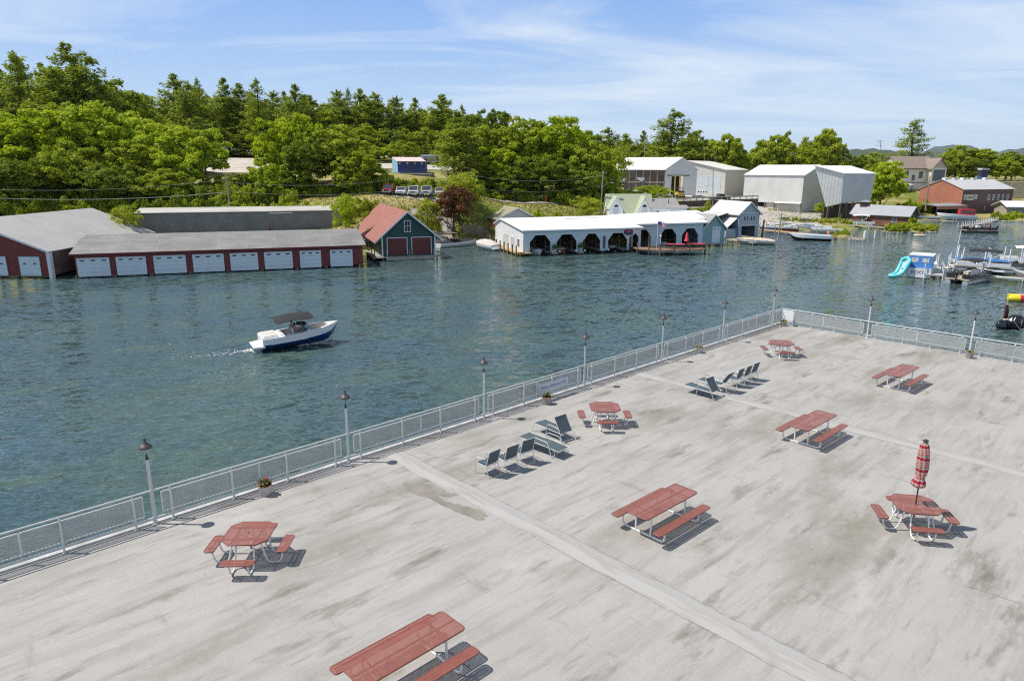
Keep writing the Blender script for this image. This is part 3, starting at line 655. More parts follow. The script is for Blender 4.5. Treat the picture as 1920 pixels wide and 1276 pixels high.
# ---------------------------------------------------------------- sling chairs and loungers
slg = mat('teal_sling_fabric', (.085, .115, .13), .75, var=.2, scale=30)
def ribbon(pts, w_, m, x0=None):
    vs = []; 
    for x, z in pts: vs += [(x, -w_/2, z), (x, w_/2, z)]
    return MB().add(vs, [(2*i, 2*i+1, 2*i+3, 2*i+2) for i in range(len(pts)-1)], m, True)
def chair(label):
    o = empty('sling_chair', label, 'chair', (0, 0, 0), 0, 'white sling chairs on the deck')      # faces +x
    W = .28
    for s in (-1, 1):
        MB().tube(rounded([(.30, s*W, 0), (.30, s*W, .62), (-.20, s*W, .66)], .09, 4), .014, white, 7).build('front_leg_and_arm', o)
        MB().tube(rounded([(-.36, s*W, 0), (-.22, s*W, .40), (-.38, s*W, .96)], .12, 4), .014, white, 7).build('rear_leg', o)
        MB().tube([(.29, s*W, .43), (-.22, s*W, .40)], .012, white, 6).build('seat_rail', o)
    MB().tube([(.27, -W, .42), (.27, W, .42)], .012, white, 6).tube([(-.24, -W, .39), (-.24, W, .39)], .012, white, 6).tube([(-.375, -W, .95), (-.375, W, .95)], .013, white, 6).build('cross_bar', o)
    ribbon([(.28, .43), (.1, .41), (-.1, .395), (-.2, .40)], 2*W-.03, slg).build('seat', o)
    ribbon([(-.2, .42), (-.25, .5), (-.31, .72), (-.365, .93)], 2*W-.03, slg).build('backrest', o)
    return o
def lounger(label, ang, hx=-.22):
    o = empty('sun_lounger', label, 'sun lounger', (0, 0, 0), 0, 'white framed sun loungers')   # foot at +x, head at -x
    W = .33; z = .36; L = .78 if ang < 90 else .68; ca, sa = math.cos(R(ang)), math.sin(R(ang)); hd = (hx-L*ca, z+L*sa)
    for s in (-1, 1):
        MB().tube(rounded([(1.04, s*W, 0), (.94, s*W, z), (min(hx-.2, -.42), s*W, z)], .1, 4), .015, white, 7).build('side_rail', o)
        MB().tube(rounded([(.22, s*(W+.03), 0), (.12, s*(W+.03), z+.22), (-.52, s*(W+.03), z+.2), (-.74, s*(W+.03), 0)], .13, 4), .015, white, 7).build('arm', o)
        MB().tube([(hx, s*W*.95, z), (hd[0], s*W*.95, hd[1])], .014, white, 7).build('back_rail', o)
    mb = MB().tube([(.94, -W, z-.01), (.94, W, z-.01)], .012, white, 6).tube([(hx, -W, z-.01), (hx, W, z-.01)], .012, white, 6).tube([(hd[0], -W*.95, hd[1]), (hd[0], W*.95, hd[1])], .014, white, 6)
    mb.tube([(-.70, -W, .06), (-.70, W, .06)], .012, white, 6)
    if ang < 10: 
        for s in (-1, 1): MB().tube([(hx-.55, s*W*.9, z), (hx-.62, s*W*.9, 0)], .012, white, 6).build('rear_leg', o)
    build_each(mb, 'cross_bar', o)
    ribbon([(.95, z+.005), (.6, z-.015), (.2, z-.02), (hx+.02, z)], 2*W-.03, slg).build('seat', o)
    ribbon([(hx-.01, z+.01), (hx-.4*L*ca, z+.4*L*sa-.01), (hd[0]+.02*ca, hd[1]-.02*sa)], 2*W-.06, slg).build('backrest', o)
    if ang > 10: ribbon([(hd[0]+.03*ca+.015*sa, hd[1]-.03*sa+.015*ca), (hd[0]+.12*ca+.03*sa, hd[1]-.12*sa+.03*ca)], 2*W-.08, white).build('head_strap', o)
    return o
FA = R(133.6)
c0_ = chair('sling chair at the near left end of the nearer row of chairs and loungers'); c0_.location = (-.83, 21.86, 3); c0_.rotation_euler = (0, 0, R(137))
dup(c0_, (-.18, 22.33, 3), R(131), 'middle of the three upright sling chairs in the nearer row'); dup(c0_, (.40, 22.93, 3), R(127), 'upright sling chair standing right against the flat lounger in the nearer row')
l0_ = lounger('flat sun lounger with its back laid down, in the nearer row beside three chairs', -4); p = P(1018, 826, 3.37); l0_.location = (p[0], p[1], 3); l0_.rotation_euler = (0, 0, R(137))
l1_ = lounger('sun lounger with raised back nearest the octagonal table in the nearer row', 122, -.56); l1_.location = (1.75, 25.25, 3); l1_.rotation_euler = (0, 0, R(130))
dup(l1_, (8.98, 30.35, 3), R(131), 'sun lounger with raised back at the near end of the farther row')
l2_ = lounger('second sun lounger of the farther row, its back raised toward the three chairs', 55); l2_.location = (9.85, 31.2, 3); l2_.rotation_euler = (0, 0, R(133))
for (x, y), lab, a in (((1391, 691), 'sling chair nearest the loungers in the farther row', 134), ((1406, 685.5), 'middle sling chair of the three in the farther row', 133), ((1420, 679.5), 'sling chair at the far end of the farther row', 131)):
    p = P(x, y, 3.95); q = Vector((p[0], p[1], 3))+Vector((math.cos(FA), math.sin(FA), 0))*.36; dup(c0_, q, R(a), lab)
# ---------------------------------------------------------------- buildings
A19 = R(19.5)
glass = mat('window_glass', (.03, .04, .05), .08, spec=.8); wtrim = mat('white_trim', (.78, .78, .77), .5)
dark = mat('dark_interior', (.03, .028, .026), .9); timber = mat('old_timber', (.20, .155, .11), .85, var=.45, scale=4, stretch=(1, 1, .2)); lumber = mat('new_lumber', (.55, .38, .18), .8, var=.3, scale=4)  # near-black puts the shade of open bays into the colour
greywood = mat('grey_dock_boards', (.42, .39, .35), .9, var=.3, scale=3)
def face(mb, side, s0, s1, z0, z1, a, b_, m, L, D):
    if side == 'F': return mb.bx(s0, s1, -b_, -a, z0, z1, m)
    if side == 'B': return mb.bx(s0, s1, D+a, D+b_, z0, z1, m)
    if side == 'L': return mb.bx(-b_, -a, s0, s1, z0, z1, m)
    return mb.bx(L+a, L+b_, s0, s1, z0, z1, m)
def win(o, side, s, z, w_, h_, L, D, bars=True, fm=None, name='window'):
    fm = fm or wtrim; mb = MB(); k = min(.09, w_*.12)
    face(mb, side, s-w_/2-k, s+w_/2+k, z-k, z, .0, .06, fm, L, D); face(mb, side, s-w_/2-k, s+w_/2+k, z+h_, z+h_+k, .0, .06, fm, L, D)
    for q in (s-w_/2-k, s+w_/2): face(mb, side, q, q+k, z, z+h_, .0, .06, fm, L, D)
    if bars: face(mb, side, s-w_/2, s+w_/2, z+h_*.48, z+h_*.52, .03, .045, fm, L, D); face(mb, side, s-k*.2, s+k*.2, z, z+h_*.48, .03, .045, fm, L, D); face(mb, side, s-k*.2, s+k*.2, z+h_*.52, z+h_, .03, .045, fm, L, D)
    f_ = mb.build(name, o); face(MB(), side, s-w_/2, s+w_/2, z, z+h_, .004, .02, glass, L, D).build('pane', f_); return f_
def door(o, side, s, z, w_, h_, L, D, m, fm=None, wins=0, wz=.8, name='door', off=.0):
    mb = MB(); face(mb, side, s-w_/2, s+w_/2, z, z+h_, .004+off, .05+off, m, L, D); d = mb.build(name, o)
    if fm:
        mb = MB()
        for q in (s-w_/2-.1, s+w_/2): face(mb, side, q, q+.1, z, z+h_, .0, .07, fm, L, D)
        face(mb, side, s-w_/2-.1, s+w_/2+.1, z+h_, z+h_+.1, .0, .07, fm, L, D); mb.build('door_frame', d)
    for i in range(wins):
        c = s-w_/2+w_*(i+.5)/wins; face(MB(), side, c-w_*.07, c+w_*.07, z+h_*wz, z+h_*(wz+.075), .052+off, .06+off, glass, L, D).build('pane', d)
    return d
def body(o, L, D, He, wm, axis='x', rp=None, Hr=None, z0=0., front=True, gm=None, thick=.12, name='wall'):
    """walls as one shell, gables included"""
    mb = MB(); rp = rp if rp is not None else (D/2 if axis == 'x' else L/2); Hr = Hr or He; gm = gm or wm
    def sd(p, m): mb.add(p, [tuple(range(len(p)))], m)
    if axis == 'x':
        if front: sd([(0, 0, z0), (L, 0, z0), (L, 0, He), (0, 0, He)], wm)
        sd([(L, D, z0), (0, D, z0), (0, D, He), (L, D, He)], wm)
        sd([(0, D, z0), (0, 0, z0), (0, 0, He), (0, rp, Hr), (0, D, He)], gm); sd([(L, 0, z0), (L, D, z0), (L, D, He), (L, rp, Hr), (L, 0, He)], gm)
    else:
        if front: sd([(0, 0, z0), (L, 0, z0), (L, 0, He), (rp, 0, Hr), (0, 0, He)], gm)
        sd([(L, D, z0), (0, D, z0), (0, D, He), (rp, D, Hr), (L, D, He)], gm)
        sd([(0, D, z0), (0, 0, z0), (0, 0, He), (0, D, He)], wm); sd([(L, 0, z0), (L, D, z0), (L, D, He), (L, 0, He)], wm)
    return mb.build(name, o)
def roof(o, L, D, He, Hr, m, axis='x', rp=None, ov=.35, ovg=.3, th=.12, trim=None, name='roof'):
    rp = rp if rp is not None else (D/2 if axis == 'x' else L/2); mb = MB(); e = .02
    if axis == 'x':
        for y0, s in ((0, 1), (D, -1)):
            run = abs(rp-y0); 
            if run < .05: continue
            sl = (Hr-He)/run; ya, za = y0-s*ov, He-sl*ov
            mb.extr([(-ovg, ya, za+e), (L+ovg, ya, za+e), (L+ovg, rp, Hr+e), (-ovg, rp, Hr+e)], (0, 0, th), m)
            if trim: mb.bx(-ovg-.01, L+ovg+.01, min(ya, ya-s*.03), max(ya, ya-s*.03), za-.08, za+th+.03, trim)
    else:
        for x0, s in ((0, 1), (L, -1)):
            run = abs(rp-x0)
            if run < .05: continue
            sl = (Hr-He)/run; xa, za = x0-s*ov, He-sl*ov
            mb.extr([(xa, -ovg, za+e), (xa, D+ovg, za+e), (rp, D+ovg, Hr+e), (rp, -ovg, Hr+e)], (0, 0, th), m)
            if trim: mb.extr([(xa, -ovg-.03, za-.1), (rp, -ovg-.03, Hr-.1), (rp, -ovg-.03, Hr+th+.04), (xa, -ovg-.03, za+th+.04)], (0, .028, 0), trim)
    return mb.build(name, o)
redw = ridged('red_ribbed_wall', (.23, .028, .024), .3, 3, .02, .5, var=.3, vscale=.4); redp = mat('red_wall', (.20, .032, .034), .6, var=.3, scale=.8)
whitedoor = ridged('white_garage_door', (.70, .76, .80), .55, 2, .015, .45, var=.06, line=.85)
greyroof = ridged('pale_metal_roof', (.50, .475, .44), .6, 0, .015, .5, var=.12, vscale=.3, line=.93)
def roll_roof_mat():
    m = mat('grey_roll_roofing', (.27, .26, .245), .85, var=.25, scale=.35)
    t = m.node_tree; b = t.nodes['Principled BSDF']; tc_ = nn(t, 'ShaderNodeTexCoord').outputs['Object']
    br = nn(t, 'ShaderNodeTexBrick', inp={'Scale': 1.0, 'Mortar Size': .03, 'Brick Width': 3.6, 'Row Height': 1.6}); br.inputs['Color1'].default_value = (1, 1, 1, 1); br.inputs['Color2'].default_value = (.86, .86, .86, 1); br.inputs['Mortar'].default_value = (1.35, 1.33, 1.28, 1)
    t.links.new(tc_, br.inputs[0]); src = b.inputs['Base Color'].links[0].from_socket
    x = nn(t, 'ShaderNodeMixRGB', blend_type='MULTIPLY'); x.inputs[0].default_value = 1; t.links.new(src, x.inputs[1]); t.links.new(br.outputs[0], x.inputs[2]); t.links.new(x.outputs[0], b.inputs['Base Color']); return m
rollroof = roll_roof_mat()
# --- big red boathouse, far left
o = empty('boathouse', 'large red ribbed boathouse with a pale roof at the left edge', 'boathouse', (-70.6, 82.6, 0), 0)
L, D, He, Hr = 14.5, 25., 3.3, 6.9
body(o, L, D, He, redw, 'y', rp=5.4, Hr=Hr, z0=.35); roof(o, L, D, He, Hr, greyroof, 'y', rp=5.4, ov=.3, ovg=.25, trim=wtrim)
for s in (12.15, 8.1): door(o, 'F', s, .35, 2.5, 2.3, L, D, whitedoor, timber, 2, .6)
MB().bx(14.52, 14.58, .3, 24.8, .4, 3.2, mat('weathered_grey_siding', (.16, .155, .14), .8, var=.5, scale=1)).build('side_wall', o)
MB().bx(14.3, 14.7, -.06, .5, .0, 3.2, wtrim).build('corner_board', o)
mb = MB(); [mb.tube([(x, y, -1.5), (x, y, .36)], .13, timber, 6) for x in np.linspace(.2, 14.3, 8) for y in (.2, 6, 12)]; mb.bx(0, L, -.05, .2, .2, .34, timber); build_each(mb, 'foundation', o)
# --- long red boathouse, eight doors
o = empty('boathouse', 'long low red boathouse with eight white garage doors under a grey roof', 'boathouse', (-53.3, 83.1, 0), A19)
L, D = 34.6, 12.5; He = 2.85
body(o, L, D, He, redp, 'x', rp=9.5, Hr=4.25, z0=.25)
mb = MB(); ov = .45
for (ya, za), (yb, zb) in (((-ov, 2.85), (5.5, 4.0)), ((5.5, 4.0), (9.5, 4.3)), ((9.5, 4.3), (D+.3, 3.4))): mb.extr([(-.45, ya, za), (L+.45, ya, za), (L+.45, yb, zb), (-.45, yb, zb)], (0, 0, .1), rollroof)
mb.build('roof', o)
MB().bx(-.46, L+.46, -.49, -.455, 2.78, 2.97, redp).build('fascia', o)
dp = [(215, 276), (290, 352), (363, 423)]
for s0, s1 in ((.18, 3.72), (4.42, 7.75), (8.6, 12.3), (13.1, 16.8), (17.55, 20.95), (21.75, 25.3), (26.25, 29.0), (30.2, 33.2)):
    door(o, 'F', (s0+s1)/2, .12, s1-s0, 2.28, L, D, whitedoor, None, 3, .82)
mb = MB()
for s in (0.05, 4.07, 8.2, 12.7, 17.2, 21.35, 25.8, 29.6, 34.4): mb.bx(s-.25, s+.25, -.06, .1, -1, .24, timber)
for y in (3, 6, 9): mb.bx(.2, L-.2, y, y+.2, -1, .24, timber)
build_each(mb, 'foundation', o)
# --- long grey metal shed behind
shedw = ridged('grey_ribbed_sheet', (.22, .235, .25), .35, 3, .03, .45, var=.25, vscale=.5, metal=.25, line=.7)
o = empty('storage_shed', 'long grey ribbed metal shed behind the long red boathouse', 'shed', (-60.6, 111.6, 1.2), A19)
L, D, He = 33., 9.2, 4.75
body(o, L, D, He, shedw, 'x', rp=6.0, Hr=5.2, z0=-.8); roof(o, L, D, He, 5.2, mat('faded_roof', (.56, .54, .49), .8, var=.3, scale=.5, stretch=(.3, 1, 1)), 'x', rp=6., ov=.35, ovg=.25, th=.1)
MB().bx(20.2, 24.0, -.5, -.38, 4.42, 4.55, wtrim).build('gutter', o)
MB().extr([(20.0, -.03, 1.0), (20.45, -.03, 1.0), (20.25, -.03, 2.9)], (0, .025, 0), mat('red_patch', (.25, .03, .03), .6)).build('red_patch', o)
# --- green boathouse, red roof
greenw = ridged('dark_green_clapboard', (.018, .075, .070), .14, 2, .012, .55, var=.12, line=.85)
redroof = mat('faded_red_shingle', (.38, .155, .12), .85, var=.3, scale=2.2, bump=.4, bscale=14); reddoor = ridged('dark_red_door', (.135, .022, .018), .5, 2, .012, .5, var=.1, line=.9)
o = empty('boathouse', 'dark green boathouse with a faded red shingle roof and two dark red doors', 'boathouse', (-19.2, 101.0, 0), A19)
L, D, He, Hr = 8.0, 25., 3.55, 6.95
body(o, L, D, He, greenw, 'y', rp=3.85, Hr=Hr, z0=.55); roof(o, L, D, He, Hr, redroof, 'y', rp=3.85, ov=1.15, ovg=.45, trim=wtrim, th=.14)
for s in (2.25, 5.9): door(o, 'F', s, .75, 2.85, 2.45, L, D, reddoor, wtrim)
win(o, 'F', 3.85, 4.15, .8, 1.5, L, D)
MB().bx(-.05, .14, -.07, 0, .55, 3.5, wtrim).bx(7.86, 8.05, -.07, 0, .55, 3.5, wtrim).build('corner_board', o)
mb = MB(); mb.bx(-1.5, 0, -.4, D, .42, .55, greywood); mb.bx(-1.5, 9.6, -1.1, 0, .42, .55, greywood); mb.bx(.4, 7.6, -1.15, -.9, .05, .5, greywood); mb.build('walkway', o)
mb = MB(); [mb.tube([(x, y, -1.5), (x, y, .42)], .12, timber, 6) for x, y in [(-1.4, y) for y in range(0, 24, 3)]+[(x, -1) for x in (0, 2, 4, 6, 8, 9.4)]]
[mb.bar((-1.0, y, .55), (-.95, y, 2.35), .12, .12, timber) for y in range(1, 24, 3)]; build_each(mb, 'piling', o)
for x in (.55, 3.85, 4.2, 7.5): MB().tube([(x, -1.05, .5), (x, -1.05, 1.6)], .05, greywood, 6).build('mooring_post', o)
# --- long white boathouse with arches
whiteshade = ridged('white_clapboard_shaded', (.60, .68, .73), .15, 2, .012, .55, var=.06, line=.9); whitew = ridged('white_clapboard', (.80, .80, .79), .15, 2, .012, .55, var=.06, line=.9)  # first sheet: white boards with the bluish front shade put into the colour
whiteroof = mat('white_membrane_roof', (.82, .82, .80), .6, var=.06, scale=.3)
o = empty('boathouse', 'long white boathouse with a bright white roof and dark arched boat bays', 'boathouse', (1.7, 106.9, 0), A19)
def arch_wall(name, segs, L0, L1, y, z0, zt, wm, parent, th=.16):
    """segs: openings (x0, x1, ztop) with cut corners"""
    mb = MB(); x = L0
    for a, b_, ztop in segs:
        if a > x: mb.bx(x, a, y, y+th, z0, zt, wm)
        mb.bx(a, b_, y, y+th, ztop, zt, wm); c = min(.95, (b_-a)*.3)
        for q, s in ((a, 1), (b_, -1)): mb.extr([(q, y, ztop-c*1.25), (q+s*c, y, ztop), (q, y, ztop)], (0, th, 0), wm)
        x = b_
    if x < L1: mb.bx(x, L1, y, y+th, z0, zt, wm)
    w_ = mb.build(name, parent)
    tr = MB()
    for a, b_, ztop in segs:
        c = min(.95, (b_-a)*.3)
        tr.bar((a+.02, y-.03, z0), (a+.02, y-.03, ztop-c*1.25), .1, .05, wtrim); tr.bar((b_-.02, y-.03, z0), (b_-.02, y-.03, ztop-c*1.25), .1, .05, wtrim)
        tr.bar((a, y-.034, ztop-c*1.25), (a+c, y-.034, ztop), .1, .05, wtrim); tr.bar((b_, y-.034, ztop-c*1.25), (b_-c, y-.034, ztop), .1, .05, wtrim); tr.bar((a+c, y-.03, ztop+.01), (b_-c, y-.03, ztop+.01), .05, .1, wtrim)
    build_each(tr, 'arch_trim', w_); return w_
arch_wall('front_wall', [(1.0, 4.6, 3.2), (5.55, 9.1, 3.2), (10.1, 13.3, 3.2), (14.6, 18.2, 3.2), (18.5, 20.3, 3.0)], 0, 20.7, 0, .35, 3.9, whiteshade, o)
mb = MB()
def poly(mb, p, m): mb.add(p, [tuple(range(len(p)))], m)
poly(mb, [(0, 14, .35), (0, 0, .35), (0, 0, 3.9), (0, 11, 5.0), (0, 14, 3.9)], whitew); poly(mb, [(20.7, 0, 3.9), (20.7, 11, 5.05), (20.7, 11, 3.4), (20.7, 0, 3.4)], whiteshade); poly(mb, [(36.5, 14, .35), (0, 14, .35), (0, 14, 3.9), (36.5, 14, 3.9)], whitew)
mb.build('side_wall', o)
arch_wall('front_wall', [(20.9, 24.5, 3.3), (26.2, 29.6, 3.3), (30.6, 34.0, 3.3)], 20.7, 34.9, 3.2, .35, 4.15, whiteshade, o)
arch_wall('front_wall', [(34.9, 36.9, 3.4)], 34.9, 38.2, 5.2, .35, 4.6, whiteshade, o)
mb = MB()
mb.extr([(-.3, -.4, 3.84), (21.0, -.4, 3.84), (21.0, 11, 5.08), (-.3, 11, 4.98)], (0, 0, .12), whiteroof)
mb.extr([(-.3, 11, 4.98), (21.0, 11, 5.08), (21.0, 14.4, 3.86), (-.3, 14.4, 3.86)], (0, 0, .12), whiteroof)
mb.extr([(20.9, 2.5, 4.14), (35.3, 2.5, 4.14), (38.4, 11.5, 5.64), (20.9, 11.5, 5.2)], (0, 0, .13), whiteroof)
mb.extr([(20.9, 11.5, 5.2), (38.4, 11.5, 5.64), (38.4, 15, 4.0), (20.9, 15, 4.0)], (0, 0, .13), whiteroof)
mb.extr([(35.1, 4.8, 4.66), (38.7, 4.8, 4.66), (38.9, 11.4, 5.7), (35.4, 11.4, 5.6)], (0, 0, .12), whiteroof)
mb.build('roof', o)
MB().bx(11, 17.0, 8.6, 8.9, 4.82, 4.98, mat('grey_metal', (.35, .36, .37), .5)).build('roof_vent', o)
MB().bx(-.32, 21.02, -.45, -.405, 3.78, 3.98, wtrim).bx(20.9, 35.35, 2.44, 2.49, 4.08, 4.29, wtrim).build('fascia', o)
mb = MB(); rnd = random.Random(3)
for x in (2.9, 4.9, 7.5, 9.5, 11.9, 14.0, 15.6, 16.9, 18.35, 20.5, 22.7, 25.3, 27.2, 28.6, 30.1, 31.9, 34.4):
    for y in (3.0, 7.5, 11.5): 
        if x > 20.7 and y < 4: continue
        mb.tube([(x, y, -1.5), (x, y, 4.3)], .1, timber, 6)
build_each(mb, 'inner_post', o)
mb = MB(); mb.bx(.2, 36.4, 13.7, 13.9, .3, 3.8, dark); mb.bx(.2, 36.4, 12, 13.7, .3, .42, greywood)  # dark back sheet paints the unlit depth of the bays
for x in (4.8, 9.4, 13.9, 18.3, 25.2, 30.0): mb.bx(x-.6, x+.6, (.4 if x < 20 else 3.6), 12, .28, .42, greywood)
mb.build('inner_dock_and_shade', o)
mb = MB(); [mb.tube([(x, y, -1.5), (x, y, .34)], .12, timber, 6) for x, y in [(x, .1) for x in np.linspace(.1, 20.6, 10)]+[(x, 3.3) for x in np.linspace(21, 34.9, 8)]+[(-.1, y) for y in range(0, 14, 2)]+[(36, 5.3), (38.1, 5.3)]]; build_each(mb, 'piling', o)
L, D = 38., 14.
win(o, 'L', 2.2, 1.3, .8, 1.1, L, D, False); door(o, 'L', 5.0, .5, 1.5, 2.0, L, D, mat('grey_door', (.5, .52, .53), .4), wtrim)
MB().extr([(-.01, 7.2, .5), (-.01, 10.0, .5), (-.01, 10.0, 1.9), (-.01, 9.2, 2.7), (-.01, 7.2, 2.7)], (-.04, 0, 0), mat('grey_panel_door', (.55, .56, .54), .6, var=.1, scale=3)).build('boat_door', o)
mb = MB(); mb.bx(-1.3, 0, -.9, 13, .42, .56, lumber); mb.bx(-1.3, 1.1, -1.0, -.05, .42, .56, lumber); mb.build('side_walkway', o)
for y in (-.6, 1.2, 3.2, 5.2, 7.2, 9.2, 11.4): MB().tube([(-1.4, y, -1.5), (-1.4, y, 1.75)], .11, timber, 7).build('walkway_piling', o)
win(o, 'F', 13.95, .75, .55, 2.0, L, D, False)
sg = MB(); sg.lathe([(0, 0), (.85, 0), (.85, .05), (0, .05)], mat('sign_navy', (.04, .04, .12), .5), 20, smooth=False, sy=.62); so_ = sg.build('sign', o); so_.location = (18.35, -.04, 3.25); so_.rotation_euler = (R(90), 0, 0)
sr = MB().lathe([(0, .051), (.42, .051), (.42, .07), (0, .07)], mat('sign_red', (.5, .05, .1), .5), 16, smooth=False, sy=.8).build('sign_crest', so_); sr.location = (0, .22, 0)
MB().extr([(17.5, -.012, 3.2), (19.2, -.012, 3.2), (18.35, -.012, 2.4)], (0, .01, 0), whiteshade).build('sign_bracket', o)
# --- terrace dock in front of it
o = empty('terrace_dock', 'brown railed terrace dock in front of the long white boathouse', 'dock', (19.9, 109.2, 0), A19*.2)
brown = mat('brown_deck_boards', (.30, .17, .11), .8, var=.3, scale=3, stretch=(1, 6, 1))
MB().extr([(0, 0, .75), (3.2, -1.6, .75), (11.3, -.4, .75), (11.3, 2.6, .75), (0, 3.2, .75)], (0, 0, .12), brown).build('platform', o)
ps = [(0, 0), (1.6, -.8), (3.2, -1.6), (5.6, -1.25), (8.2, -.85), (10.9, -.45), (11.3, 1.)]
for i, (x, y) in enumerate(ps): MB().tube([(x, y, -1.5), (x, y, 1.95 if i != 1 else 3.6)], .1, timber, 7).build('piling', o)
mb = MB()
for a, b_ in zip(ps[1:-2], ps[2:-1]): mb.bar((*a, 1.62), (*b_, 1.62), .09, .09, brown); mb.bar((*a, 1.2), (*b_, 1.2), .03, .12, brown)
mb.build('rail', o)
# --- brown-tile house left of the white boathouse
tile = mat('olive_tile_roof', (.36, .33, .20), .85, var=.3, scale=2.5, bump=.4, bscale=12); cream = mat('cream_stucco', (.62, .60, .52), .8, var=.1, scale=1)
o = empty('house', 'small cream house with a mossy olive roof behind the wooden fence', 'house', (-2.7, 127.6, 1.2), A19)
L, D, He, Hr = 7.2, 13., 3.2, 4.95
body(o, L, D, He, cream, 'y', rp=3.8, Hr=Hr, z0=-.6, gm=mat('pale_grey_siding', (.50, .53, .56), .6)); roof(o, L, D, He, Hr, tile, 'y', rp=3.8, ov=.6, ovg=.6, trim=wtrim)
win(o, 'L', 7., 1.2, .9, 1.3, L, D, False); door(o, 'L', 2.5, 0, 1.3, 2.2, L, D, mat('tan_door', (.5, .3, .12), .6))
for s in (3., 7.5): MB().extr([(1.2, s, 3.95), (2.4, s+.5, 4.5), (2.55, s+.35, 4.57), (1.35, s-.15, 4.02)], (0, 0, .05), dark).build('skylight', o)
MB().extr([(-3.6, 6, 2.5), (-.6, 6, 2.9), (-.6, 10, 2.9), (-3.6, 10, 2.5)], (0, 0, .08), mat('pink_awning', (.62, .27, .24), .7)).build('awning', o)
MB().bx(-3.4, -.1, 6.2, 9.8, .0, .12, greywood).tube([(-3.4, 6.2, -.5), (-3.4, 6.2, 2.5)], .07, wtrim, 6).tube([(-3.4, 9.8, -.5), (-3.4, 9.8, 2.5)], .07, wtrim, 6).build('porch', o)
def fence_run(name, label, pts, h_, m, board=.15, gap=.015):
    o = empty(name, label, 'fence', (pts[0][0], pts[0][1], H(*pts[0])), 0); mb = MB(); x0, y0, z0 = o.location
    for a, b_ in zip(pts[:-1], pts[1:]):
        a, b_ = Vector(a), Vector(b_); n_ = int((b_-a).length/(board+gap)); d = (b_-a).normalized(); an = math.atan2(d.y, d.x)
        for i in range(n_):
            p = a+d*(i+.5)*(board+gap); z = H(p.x, p.y); mb.box((p.x-x0, p.y-y0, z-z0+h_/2-.1+.04*math.sin(i*2.3)), (board, .03, h_+.2), m, an)
    mb.build('boards', o); mb = MB()
    for a, b_ in zip(pts[:-1], pts[1:]):
        a, b_ = Vector(a), Vector(b_); n_ = max(1, int((b_-a).length/2.4))
        for i in range(n_+1): p = a+(b_-a)*i/n_+Vector((0, .07)); mb.box((p.x-x0, p.y-y0, H(p.x, p.y)-z0+h_/2-.1), (.1, .1, h_+.3), m)
    build_each(mb, 'fence_post', o); return o
fwood = mat('weathered_fence_wood', (.42, .34, .25), .9, var=.35, scale=5, stretch=(1, 1, .2))
fence_run('wooden_fence', 'weathered brown board fence between the purple tree and the white boathouse', [(-9.3, 129.0), (-5.2, 127.4), (-3.9, 122.6)], 1.7, fwood)
# --- green-roofed gabled cottage
groof = mat('sage_green_roof', (.44, .48, .33), .7, var=.08, scale=.6)
o = empty('cottage', 'white cottage with steep sage green roof and two gables behind the white boathouse', 'house', (18.1, 130.5, 1.8), R(3))
L, D, He, Hr = 8.6, 7., 1.2, 6.7
body(o, L, D, He, whitew, 'x', rp=3.4, Hr=Hr, z0=-.5); roof(o, L, D, He, Hr, groof, 'x', rp=3.4, ov=.3, ovg=.2, trim=wtrim)
for x0, wd in ((.0, 2.6), (5.0, 3.3)):      # two front gables
    mb = MB(); top = 6.4; ap = x0+wd/2; ze = 4.3 if x0 == 0 else 3.0
    mb.extr([(x0, -.25, 1.1), (x0+wd, -.25, 1.1), (x0+wd, -.25, ze), (ap, -.25, top), (x0, -.25, ze)], (0, 3.4, 0), whitew); g_ = mb.build('gable', o)
    mb = MB()
    for q, s in ((x0-.2, 1), (x0+wd+.2, -1)): mb.extr([(q, -.5, ze-.25), (ap, -.5, top+.05), (ap, -.5, top+.17), (q, -.5, ze-.12)], (0, 3.9, 0), groof); mb.extr([(q, -.55, ze-.32), (ap, -.55, top-.02), (ap, -.55, top+.2), (q, -.55, ze-.1)], (0, .045, 0), wtrim)
    mb.build('gable_roof', o)
    fr = MB().bx(ap-.55, ap+.55, -.3, -.255, 2.3, 4.2, mat('grey_door', (.5, .52, .53), .4)).build('balcony_door', g_)
    MB().extr([(ap+.42*math.cos(R(a)), -.262, 4.5+.5*math.sin(R(a))) for a in range(0, 181, 30)], (0, -.03, 0), glass).build('fan_window', g_)
MB().bx(-.8, 9.2, -1.2, -.3, 2.1, 2.2, wtrim).bx(-.8, 9.2, -1.22, -1.17, 2.9, 2.97, wtrim).build('balcony', o)
# --- white cottage with grey roof
shingle = mat('grey_shingle', (.36, .35, .34), .85, var=.25, scale=2.5)
o = empty('cottage', 'white cottage with a grey shingle roof and low windows, right of the green-roofed one', 'house', (26.3, 131.5, 1.8), R(8))
L, D, He, Hr = 5.6, 6., 4.1, 5.9
body(o, L, D, He, whitew, 'x', rp=3.2, Hr=Hr, z0=-.5); roof(o, L, D, He, Hr, shingle, 'x', rp=3.2, ov=.3, ovg=.25, trim=wtrim)
win(o, 'F', 1.2, 2.4, .5, 1.5, L, D, False); win(o, 'F', 4.2, 3.0, .9, .6, L, D, False)
MB().bx(3.1, 6.6, -.9, -.02, 1.4, 4.3, whiteshade).build('bay', o); MB().extr([(2.8, -1.2, 4.28), (6.9, -1.2, 4.28), (6.9, .2, 4.75), (2.8, .2, 4.75)], (0, 0, .1), shingle).build('bay_roof', o)
for x in (4., 5.8): win(o, 'F', x, 3.0, .95, .6, L, D, False, name='bay_window').location = (0, -.9, 0)
MB().tube([(3.8, 1.6, 4.9), (3.8, 1.6, 5.9)], .06, black, 6).build('chimney_pipe', o)
